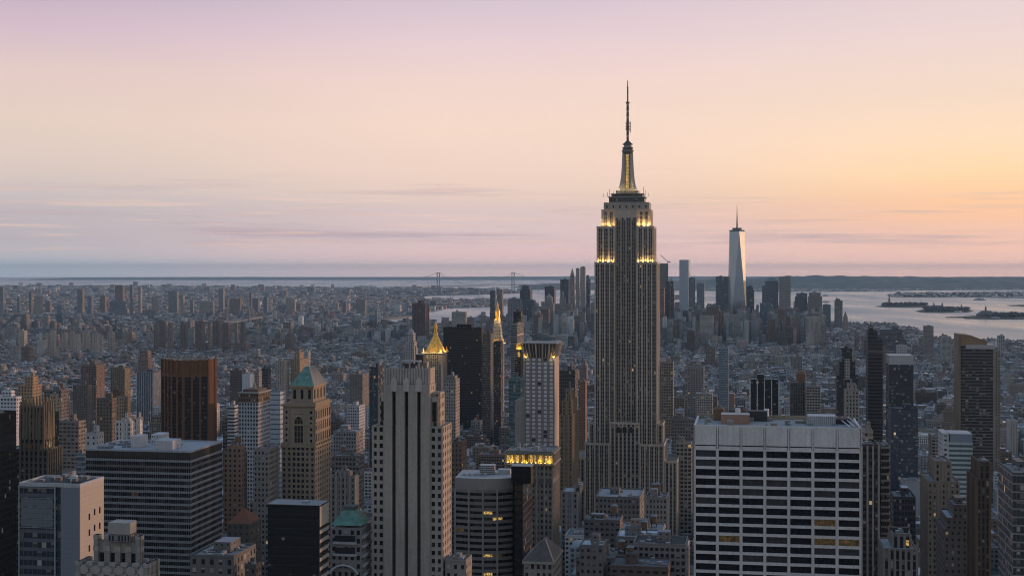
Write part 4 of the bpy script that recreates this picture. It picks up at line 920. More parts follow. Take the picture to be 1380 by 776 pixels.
def green_cap():
    def ex(root, x0, x1, y0, y1, h):
        m = MB(); a, b = (x0+x1)/2, (y0+y1)/2; zt = h+(712-690)*.34*1.02; w_, d_ = (x1-x0)/2+.2, (y1-y0)/2+.2
        m.prism([(x0-.2,y0-.2),(x1+.2,y0-.2),(x1+.2,y1+.2),(x0-.2,y1+.2)], h+1.3, zt, PL, B=[(a-w_*.34,b-d_*.34),(a+w_*.34,b-d_*.34),(a+w_*.34,b+d_*.34),(a-w_*.34,b+d_*.34)]); m.build('copper_roof', root, M['copper'])
        q = MB(); q.box(a-w_*.38, a+w_*.38, b-d_*.38, b+d_*.38, zt, zt+1.6, S((.10,.11,.11))); q.build('roof_curb', root)
        q = MB()
        for (u0, u1, z0) in ((x0+2, x1-3, h-6), (x0+2, x1-3, h-11.5)): q.box(u0, u1, y0-.5, y0-.01, z0, z0+2.6, S((.03,.035,.04))); q.box(u0-.8, u1+.8, y0-.7, y0-.02, z0-1.3, z0-.2, S((.42,.43,.45)))
        q.build('ribbon_window', root)
        q = MB(); c = a-1; 
        for t0, t1 in zip(np.linspace(.35, math.pi-.35, 12)[:-1], np.linspace(.35, math.pi-.35, 12)[1:]): q.beam((c+7*math.cos(t0), y0-.6, h-23+6*math.sin(t0)), (c+7*math.cos(t1), y0-.6, h-23+6*math.sin(t1)), .6, S((.42,.43,.45)))
        q.build('arch_trim', root)
        q = MB(); [q.box(x1+.02, x1+.9, y0+1, y1-1, h-3.5-4.4*k-1.2, h-3.5-4.4*k, S((.42,.43,.45)), bottom=True) for k in range(9)]; q.build('balcony_band', root)
    tower('green_capped_building', 'small grey building with truncated green copper roof and white arch trim', 446, 487, 640., 712, 26, S((.24,.235,.235), 3., 3.8, .5, .55), side=499.5, roof='none', extra=ex, lmk='truncated green roof')
green_cap()
# ---- curved bronze ribbon block with lit floors, black slab behind ------------------------------------------------------
def ribbon_block():
    Y = 780.; xl, xr = (615.5-CX)/F*Y, (693-CX)/F*Y; cx, cy = (xl+xr)/2, Y+12; wd = xr-xl
    root = thing('ribbon_office_block', 'curved bronze office block with several amber lit floors and louvred roof units', 'building', (cx, cy, GZ), -GA*.6)
    # gently bowed front made of chords
    n = 12; front = [(-wd/2+wd*i/n, -11-3.2*math.sin(math.pi*i/n)+5*max(0, i/n-.75)*2) for i in range(n+1)]
    back_ = [(wd/2, 20), (-wd/2, 20)]
    Z = lambda py: hgt(py, Y)-GZ; H = Z(646); fl = 8.22*Y/F
    def off(d): return [(p[0], p[1]+d) for p in front]+[(back_[0][0], back_[0][1]-d), (back_[1][0], back_[1][1]-d)]
    m = MB(); m.prism(off(.9), 0, H-1, S((.03,.03,.033)), S((.30,.30,.31)))
    m.prism(off(0), H-5.4, H+.8, S((.24,.235,.235), 1.4, 6, .9, 1., (.255,.25,.25), 0, 0), S((.36,.36,.37)), bottom=True)
    nfl = int((H-5.4)/fl)
    for j in range(nfl+1):
        z = H-5.4-j*fl
        m.prism(off(.05), max(.5, z-1.75), z-.0 if j else z-.05, S((.19,.18,.175)), bottom=True)
    m.build('wall', root)
    rr = random.Random(3); lit = {3: (0.5, 1.), 4: (.62, .92), 5: (.82, .95), 2: (.9, 1.), 10: (.5, .95), 13: (.62, .9), 11: (.8, .9), 6: (.1, .45)}
    for j in range(min(nfl, 17)):
        zt, zb = H-5.4-j*fl-1.78, H-5.4-(j+1)*fl+.03
        for i in range(n):
            p, q = front[i], front[i+1]; t = (i+.5)/n; mt = 'glass' if rr.random() < .75 else 'glass2'
            if j in lit and lit[j][0] <= t <= lit[j][1] and rr.random() < .8: mt = 'lit' if j not in (6,) and rr.random() < .6 else 'litsoft'
            if i % 2 == 0: continue
            p = front[i-1]
            w_ = MB(); y_ = .8
            mid_ = front[i]
            w_.quad([(p[0]+.15, p[1]+y_, zb), (mid_[0], mid_[1]+y_, zb), (mid_[0], mid_[1]+y_, zt), (p[0]+.15, p[1]+y_, zt)], PL)
            w_.quad([(mid_[0], mid_[1]+y_, zb), (q[0]-.15, q[1]+y_, zb), (q[0]-.15, q[1]+y_, zt), (mid_[0], mid_[1]+y_, zt)], PL)
            w_.build('window', root, M[mt])
    mu = MB()
    for i in (0, 3, 6, 9): p = front[i]; mu.box(p[0]-.45, p[0]+.45, p[1]-.25, p[1]+.78, 0, H-5.3, S((.25,.26,.27)))
    mu.build('column', root)
    q = MB(); q.box(-wd*.12, wd*.14, 2, 9, H+.6, H+6, S((.34,.35,.37), 1.2, 1.1, .8, .5, (.1,.1,.11), 0, 0), S((.4,.41,.43))); q.box(wd*.2, wd*.42, 3, 9, H+.6, H+3.5, S((.38,.4,.43)), S((.45,.46,.5))); q.build('louvred_roof_unit', root)
    for k in range(5): MB().box(-wd*.4+k*3, -wd*.4+k*3+1.6, -4, -1, H+.6, H+2, S((.3,.3,.31)), S((.38,.39,.41))).build('roof_vent', root)
    taken.append((cx, cy, wd, 34, H, 615, 693, Y)); landmarks.append(('curved lit bronze block', 654, 646, Y))
    def ex(root, x0, x1, y0, y1, h):
        MB().box(x0-2.5, x0+8.5, y0+4, y0+13, h+.1, h+9.5, S((.012,.012,.013)), S((.30,.31,.33))).build('plant_room', root)
        MB().box(x0-2.8, x0+8.8, y0+3.8, y0+13.2, h+9.5, h+9.8, S((.35,.36,.38))).build('plant_room_coping', root)
    tower('black_slab', 'narrow black slab beside the curved lit block', 693.4, 704.5, 770, 653, 40, S((.012,.012,.013), 1.6, 3.8, .92, .8, (.014,.014,.016), .02, .0), side=718, roofc=(.06,.06,.065), extra=ex, bulk=False, clutter=0)
ribbon_block()
def loggia_tower():
    def ex(root, x0, x1, y0, y1, h):
        # lit arcade under the cornice
        zb, zt = h-6.2, h-.6; n = 10
        gold = S((.5,.36,.12)); m = MB(); bw = (x1-x0)/n
        for i in range(n+1): c = x0+i*bw; m.box(max(c-.45, x0-.6), min(c+.45, x1+.6), y0-.8, y0-.05, zb, zt, gold)
        m.build('loggia_column', root)
        for i in range(n): MB().box(x0+i*bw+.5, x0+(i+1)*bw-.5, y0-.35, y0-.03, zb+.4+(i % 3 == 1)*.6, zt-.6, PL, bottom=True).build('lit_window', root, M['lit'] if i not in (4,) else M['litsoft'])
        band_part(root, 'cornice', x0, x1, y0, y1, h-.5, h+.5, 1.1, (.20,.20,.205)); band_part(root, 'cornice', x0, x1, y0, y1, zb-1.2, zb-.1, 1.2, (.24,.235,.23))
        band_part(root, 'string_course', x0, x1, y0, y1, h-19.5, h-16, .3, (.10,.10,.105))
        for i in range(n): c = x0+(i+.5)*bw; o = MB().box(c-.5, c+.5, y0-.75, y0-.45, zb+.05, zb+.5, PL, bottom=True).build('floodlight', root, M['lamp'])
        for i in (1, 4, 7, 9):
            p = root.location; X_, Y_ = x0+(i+.3)*bw, y0-1.6
            point('flood', (p[0]+X_*UX[0]+Y_*UY[0], p[1]+X_*UX[1]+Y_*UY[1], GZ+zb+1), 300, (1,.6,.1), .5)
        rr = random.Random(8)
        for k in range(12): a = rr.uniform(x0+1, x1-4); b = rr.uniform(y0+2, y1-3); MB().box(a, a+rr.uniform(1,3.5), b, b+rr.uniform(1,3), h, h+rr.uniform(1.2,3.4), S((.28,.29,.3)), S((.4,.42,.45))).build('roof_unit', root)
    tower('loggia_tower', 'stone tower with glowing golden loggia below its roof, in front of the white gridded tower', 682, 744.5, 880., 611, 30, S((.19,.175,.155), 2.6, 3.7, .5, .52), side=753, extra=ex, bulk=False, clutter=0, piers=(2.6*2, .9, .45, (.27,.25,.225)), lmk='tower with glowing loggia')
loggia_tower()
def gridded():
    Y = 1060.; cx, cy, wd, dp = spot(707.2, 746.8, Y, 0, 753.6); root = thing('gridded_tower', 'white gridded tower with shining windows and flared floodlit crown', 'building', (cx, cy, GZ), -GA)
    Z = lambda py: hgt(py, Y)-GZ; x0, x1, y0, y1 = -wd/2, wd/2, -dp/2, dp/2; zt, zc = Z(463), Z(482); fl = 5.42*Y/F
    st = S((.21,.20,.20)); m = MB(); n = int(zc/fl); zb = zc-n*fl
    m.box(x0+.5, x1-.5, y0+.5, y1-.5, 0, zc, S((.06,.06,.06)), S((.1,.1,.1)))
    gr = Grid(root, st, mats=('brightglass',)*15+('glass2',), cap=100)
    gr.face('n', x0, x1, y0, y1, zb, zc, 5, n, .62, .66, .5, m, 0)
    m.box(x1-.5, x1, y0+.5, y1, 0, zc, S((.42,.37,.32))); m.box(x0, x0+.5, y0+.5, y1, 0, zc, S((.35,.34,.34)))
    # slender white mullions
    for i in range(6): c = x0+wd*i/5; m.box(c-.35, c+.35, y0-.3, y0-.003, zb, zc, S((.25,.24,.24)))
    m.build('wall', root); gr.done()
    f = 2.2; cr = MB(); st2 = S((.22,.20,.18))
    A = [(x0,y0),(x1,y0),(x1,y1),(x0,y1)]; Bq = [(x0-f,y0-f),(x1+f,y0-f),(x1+f,y1+f),(x0-f,y1+f)]
    A2 = [(x0+1.2,y0+1.2),(x1-1.2,y0+1.2),(x1-1.2,y1-1.2),(x0+1.2,y1-1.2)]
    cr.prism(A2, zc, zt-.5, S((.09,.085,.08)), S((.16,.16,.17)), B=[(a+(b-a)*.8, c+(d-c)*.8) for (a, c), (b, d) in zip(A2, Bq)])
    for i in range(11):
        t = i/10; w_ = .9 if i % 2 == 0 else .35
        for (p, q, r_, s_) in ((A[0], A[1], Bq[0], Bq[1]), (A[1], A[2], Bq[1], Bq[2])):
            a = (p[0]+(q[0]-p[0])*t, p[1]+(q[1]-p[1])*t, zc+.2); b = (r_[0]+(s_[0]-r_[0])*t, r_[1]+(s_[1]-r_[1])*t, zt)
            cr.beam(a, b, w_*.7, S((.40,.36,.31)))
    cr.build('flared_crown', root)
    m = MB(); m.prism([(a, c) for a, c in Bq], zt-.1, zt+.5, S((.26,.26,.27))); m.build('roof', root)
    rot = lambda x, y, z: (cx+x*UX[0]+y*UY[0], cy+x*UX[1]+y*UY[1], z+GZ)
    for t, e in ((.04, 500), (.98, 1300)): point('flood', rot(x0+wd*t, y0-1.0, zc+.8), e, (1,.62,.16), .5); MB().box(x0+wd*t-.4, x0+wd*t+.4, y0-.8, y0-.3, zc+.2, zc+.8, PL, bottom=True).build('floodlight', root, M['lamp'])
    # blank lower wing on the left
    bw = MB(); X = lambda px: x1+(px-746.8)/39.6*wd; bw.box(X(693.5), x0-.05, y0+1, y1-2, 0, Z(540), S((.27,.255,.245)), S((.2,.2,.2))); bw.build('blank_side_wing', root)
    taken.append((cx, cy, wd+8, dp, zt, 693, 747, Y)); landmarks.append(('white gridded tower', 727, 463, Y))
gridded()
# ---- brown ribbed tower set diagonally (left) ---------------------------------------------------------------------------
def ribbed():
    Y = 1475.; pts = [(218.5, 28), (232, 8), (247, 0), (280.5, 14), (288.5, 22)]
    P = [((px-CX)/F*(Y+d), Y+d) for px, d in pts]; P += [(P[4][0]-4, P[4][1]+26), (P[3][0]-18, P[3][1]+38), (P[1][0]+2, P[1][1]+44), (P[0][0]-1, P[0][1]+18)]
    cx, cy = sum(p[0] for p in P)/len(P), sum(p[1] for p in P)/len(P); P = [(p[0]-cx, p[1]-cy) for p in P]
    root = thing('ribbed_brown_tower', 'tall rust brown many-sided tower with fluted solid crown, upper left', 'building', (cx, cy, GZ), 0)
    Z = lambda py: hgt(py, Y)-GZ; zt, zc = Z(486), Z(507)
    br = (.165,.082,.042); m = MB(); m.prism(P, 0, zc, S((.045,.035,.03), 1.6, 3.9, .96, .62, (.018,.02,.024), .08, .004)); m.prism(P, zc, zt, S((.15,.075,.038)), S((.1,.09,.08)), bottom=True)
    for i in range(len(P)):
        a, b = Vector((*P[i], 0)), Vector((*P[(i+1) % len(P)], 0)); L = (b-a).length; n = max(1, round(L/8.5)); u = (b-a)/L; nn = Vector((u.y, -u.x, 0))
        for k in range(n+1):
            c = a+u*(L*k/n); r = 1.15; zz0, zz1 = 0, zt+.8
            q = [c+u*r, c-u*r, c-u*r+nn*1., c+u*r+nn*1.]; q = [(p.x, p.y) for p in q]
            ar = sum(s[0]*t[1]-t[0]*s[1] for s, t in zip(q, q[1:]+q[:1]))
            m.prism(q if ar > 0 else q[::-1], zz0, zz1, S(br)) 
        m.prism([(p.x, p.y) for p in (a+nn*.02, b+nn*.02, b+nn*.8, a+nn*.8)][::-1] if False else [(p.x, p.y) for p in (a+nn*.8, b+nn*.8, b+nn*.02, a+nn*.02)], zc-1, zc+1.6, S(br), bottom=True)
    # broad solid west pier
    a, b = Vector((*P[3], 0)), Vector((*P[4], 0)); u = (b-a).normalized(); nn = Vector((u.y, -u.x, 0))
    m.prism([(p.x, p.y) for p in (a+nn*1.05, b+nn*1.05, b+nn*.03, a+nn*.03)], 0, zt+.6, S(br)); m.build('wall', root)
    q = MB(); rr = random.Random(4)
    for k in range(26): 
        t = rr.random(); i = rr.randrange(len(P)); a = P[i]; b = P[(i+1) % len(P)]; x, y = (a[0]+(b[0]-a[0])*t)*.93, (a[1]+(b[1]-a[1])*t)*.93; q.box(x-.5, x+.5, y-.5, y+.5, zt, zt+rr.uniform(.8, 2.4), S((.4,.38,.36)))
    q.build('parapet_post', root)
    taken.append((cx, cy, 55, 50, zt, 218, 289, Y)); landmarks.append(('rust brown ribbed tower', 253, 486, Y))
ribbed()
# ---- gold pyramid towers -----------------------------------------------------------------------------------------------
def gold_pyramid():
    def ex(root, x0, x1, y0, y1, h):
        a, b = (x0+x1)/2+.5, (y0+y1)/2; r = (x1-x0)/2+.6; k = 1900/F; m = MB(); zA, zB, zC = h+.5, h+(475-451)*k, h+(475-432)*k
        A = [(a+r*1.1*math.cos(t), b+r*1.1*math.sin(t)) for t in np.arange(8)*math.pi/4+math.pi/8]; B = [(a+2.1*math.cos(t), b+2.1*math.sin(t)) for t in np.arange(8)*math.pi/4+math.pi/8]
        m.prism(A, zA, zB, PL, B=B); m.prism([(a+(p[0]-a)*1.5, b+(p[1]-b)*1.5) for p in B], zB, zB+1.5, PL); m.prism(B, zB+1.5, zB+8.5, PL); m.prism([(a+(p[0]-a)*1.3, b+(p[1]-b)*1.3) for p in B], zB+8.5, zB+9.5, PL, bottom=True)
        m.prism([(a+(p[0]-a)*1.1, b+(p[1]-b)*1.1) for p in B], zB+9.5, zC, PL, B=[(a+(p[0]-a)*.05, b+(p[1]-b)*.05) for p in B])
        m.build('gold_pyramid_roof', root, M['gold'])
        m = MB()
        for sx in (0, 1):
            for sy in (0, 1): xx, yy = (x0, x1)[sx], (y0, y1)[sy]; m.cyl(xx, yy, 1.6, .3, h, h+7, PL, 6)
        m.build('corner_pinnacle', root, M['gold'])
        p = root.location
        band_part(root, 'cornice', x0, x1, y0, y1, h-1, h+.4, 2.6, (.26,.25,.23))  # projecting ledge added to keep the floodlights off the body below
        for X_, Y_, e in ((x0+2, y0-5, 4200), (x1-1, y0-5, 5200), (x1+5, (y0+y1)/2, 6000), (a, y0-5.5, 3600)):
            point('flood', (p[0]+X_*UX[0]+Y_*UY[0], p[1]+X_*UX[1]+Y_*UY[1], GZ+h+2.2), e, (1,.64,.2), 1.5)
    tower('gold_roofed_tower', 'stone tower capped by a glowing gold pyramid with lantern tip', 570.8, 594.5, 1900., 475, 30, S((.24,.23,.22), 3., 3.8, .4, .6), side=602, roof='none', extra=ex, lmk='gold pyramid', piers=(3., 1.2, .6, (.27,.26,.25)))
    def ex2(root, x0, x1, y0, y1, h):
        a, b = (x0+x1)/2, (y0+y1)/2; r = (x1-x0)/2; k = 2050/F; z1 = h+(462-430.5)*k
        m = MB(); sq = lambda s_: [(a-s_, b-s_), (a+s_, b-s_), (a+s_, b+s_), (a-s_, b+s_)]
        m.prism(sq(r), h, z1, S((.36,.33,.30), 4., 5., .35, .35), B=sq(3.9)); m.build('marble_spire', root)
        g = MB(); n8 = lambda s_: [(a+s_*math.cos(t), b+s_*math.sin(t)) for t in np.arange(8)*math.pi/4]
        g.prism(n8(4.3), z1, z1+1.4, PL); g.prism(n8(3.4), z1+1.4, z1+8, PL); g.prism(n8(4.2), z1+8, z1+9, PL, bottom=True); g.prism(n8(3.9), z1+9, z1+13, PL, B=n8(3.2)); g.prism(n8(3.2), z1+13, z1+17, PL, B=n8(1.)); g.prism(n8(1.), z1+17, z1+21, PL); g.prism(n8(.9), z1+21, h+(462-406.5)*k, PL, B=n8(.1)); g.build('gold_lantern', root, M['gold'])
        e = MB(); e.prism(sq(r+.8), h-1, h+1.6, PL, bottom=True)
        for s_ in range(8): c = a-r+2*r*s_/7; e.box(c-.5, c+.5, b-r-.9, b-r, h+1.5, h+4.6, PL); e.box(a+r, a+r+.9, c-a+b-.5, c-a+b+.5, h+1.5, h+4.6, PL)
        e.build('gilded_balustrade', root, M['gold'])
        p = root.location
        band_part(root, 'cornice', a-r, a+r, b-r, b+r, h-1.6, h-1.05, 4., (.34,.31,.28))  # wide ledge added to screen the tower body from the lamps above
        for X_, Y_, Z_, en in ((a, b-r-3.2, h+1, 2600), (a+r+3.2, b, h+1, 3400), (a-6.5, b-6.5, z1-1, 2600), (a+6.5, b-6.5, z1-1, 4200), (a-4, b-8, z1+8, 1800), (a+7, b, z1+8, 2000)):
            point('flood', (p[0]+X_*UX[0]+Y_*UY[0], p[1]+X_*UX[1]+Y_*UY[1], GZ+Z_), en, (1,.64,.18), 1.)
    tower('marble_clock_tower', 'pale marble tower with golden lantern spire and gilded balustrade', 661.5, 674.5, 2050., 462, 20, S((.34,.31,.28), 2.6, 3.8, .4, .5), side=679.5, roof='none', extra=ex2, lmk='golden lantern spire')
gold_pyramid()
def deco_left():
    def ex(root, x0, x1, y0, y1, h):
        m = MB(); n = 7; st = S((.19,.155,.115))
        for i in range(n+1):
            c = x0+(x1-x0)*i/n; hh = 9 if i in (1, 2, 3, 4, 5, 6) else 5
            for yy in (y0-.6, y1-1): m.prism([(c-.7,yy),(c+.7,yy),(c+.7,yy+1.6),(c-.7,yy+1.6)], h-16, h+hh, st, B=[(c-.35,yy+.2),(c+.35,yy+.2),(c+.35,yy+1.2),(c-.35,yy+1.2)])
        for i in range(6):
            c = y0+(y1-y0)*(i+.5)/6
            for xx in (x0-.6, x1-.7): m.prism([(xx,c-.7),(xx+1.3,c-.7),(xx+1.3,c+.7),(xx,c+.7)], h-16, h+7, st, B=[(xx+.2,c-.35),(xx+1,c-.35),(xx+1,c+.35),(xx+.2,c+.35)])
        m.build('buttress', root)
        m = MB(); bw = (x1-x0)/6; st2 = S((.10,.09,.08))
        m.box(x0+1.5, x1-1.5, y0+1.2, y1-1.2, h, h+3.5, st2); m.build('attic', root)
        zb = hgt(606, 850)-GZ
        for i in range(6): MB().box(x0+2+i*bw*.9, x0+2+i*bw*.9+1.1, y0-.5, y0-.1, zb+.6, zb+2.2, PL, bottom=True).build('lit_window', root, M['litsoft'])
        point('flood', (root.location[0]+(x1+3)*UX[0], root.location[1]+(x1+3)*UX[1], GZ+zb+2), 500, (1,.6,.2), .6)
    tower('buttressed_tower', 'dark ornate tower with buttressed jagged crown near the left edge', 9, 64, 850., 607, 38, S((.12,.105,.092), 3.1, 3.7, .42, .6), side=82.5, t=[(24.7, 56, 557, .72)], roof='none', extra=ex, lmk='jagged crown tower', piers=(3.1, 1.1, .5, (.155,.132,.105)))
deco_left()
def steep_roof():
    def ex(root, x0, x1, y0, y1, h):
        m = MB(); a, b = (x0+x1)/2+1, (y0+y1)/2; z = h+(695-656)*.0+ (695-658)*0 + 8.5; e = .5
        A = [(x0-e,y0-e),(x1+e,y0-e),(x1+e,y1+e),(x0-e,y1+e)]; m.prism(A, h+.4, h+7.6, PL, B=[(a-.6,b-3),(a+.6,b-3),(a+.6,b+3),(a-.6,b+3)]); m.build('slate_roof', root, M['slate'])
        band_part(root, 'cornice', x0, x1, y0, y1, h-.6, h+.4, .7, (.30,.28,.25)); q = MB(); q.beam((x1+e, y0-e, h+.5), (a+.6, b-3, h+7.7), .35, S((.4,.3,.24))); q.build('roof_hip', root)
    tower('hip_roofed_building', 'stone building with steep dark hipped roof, bottom centre', 706, 745, 580., 758, 22, S((.24,.225,.20), 2.6, 3.6, .5, .55), side=756.5, roof='none', extra=ex, lmk='steep dark hipped roof')
steep_roof()
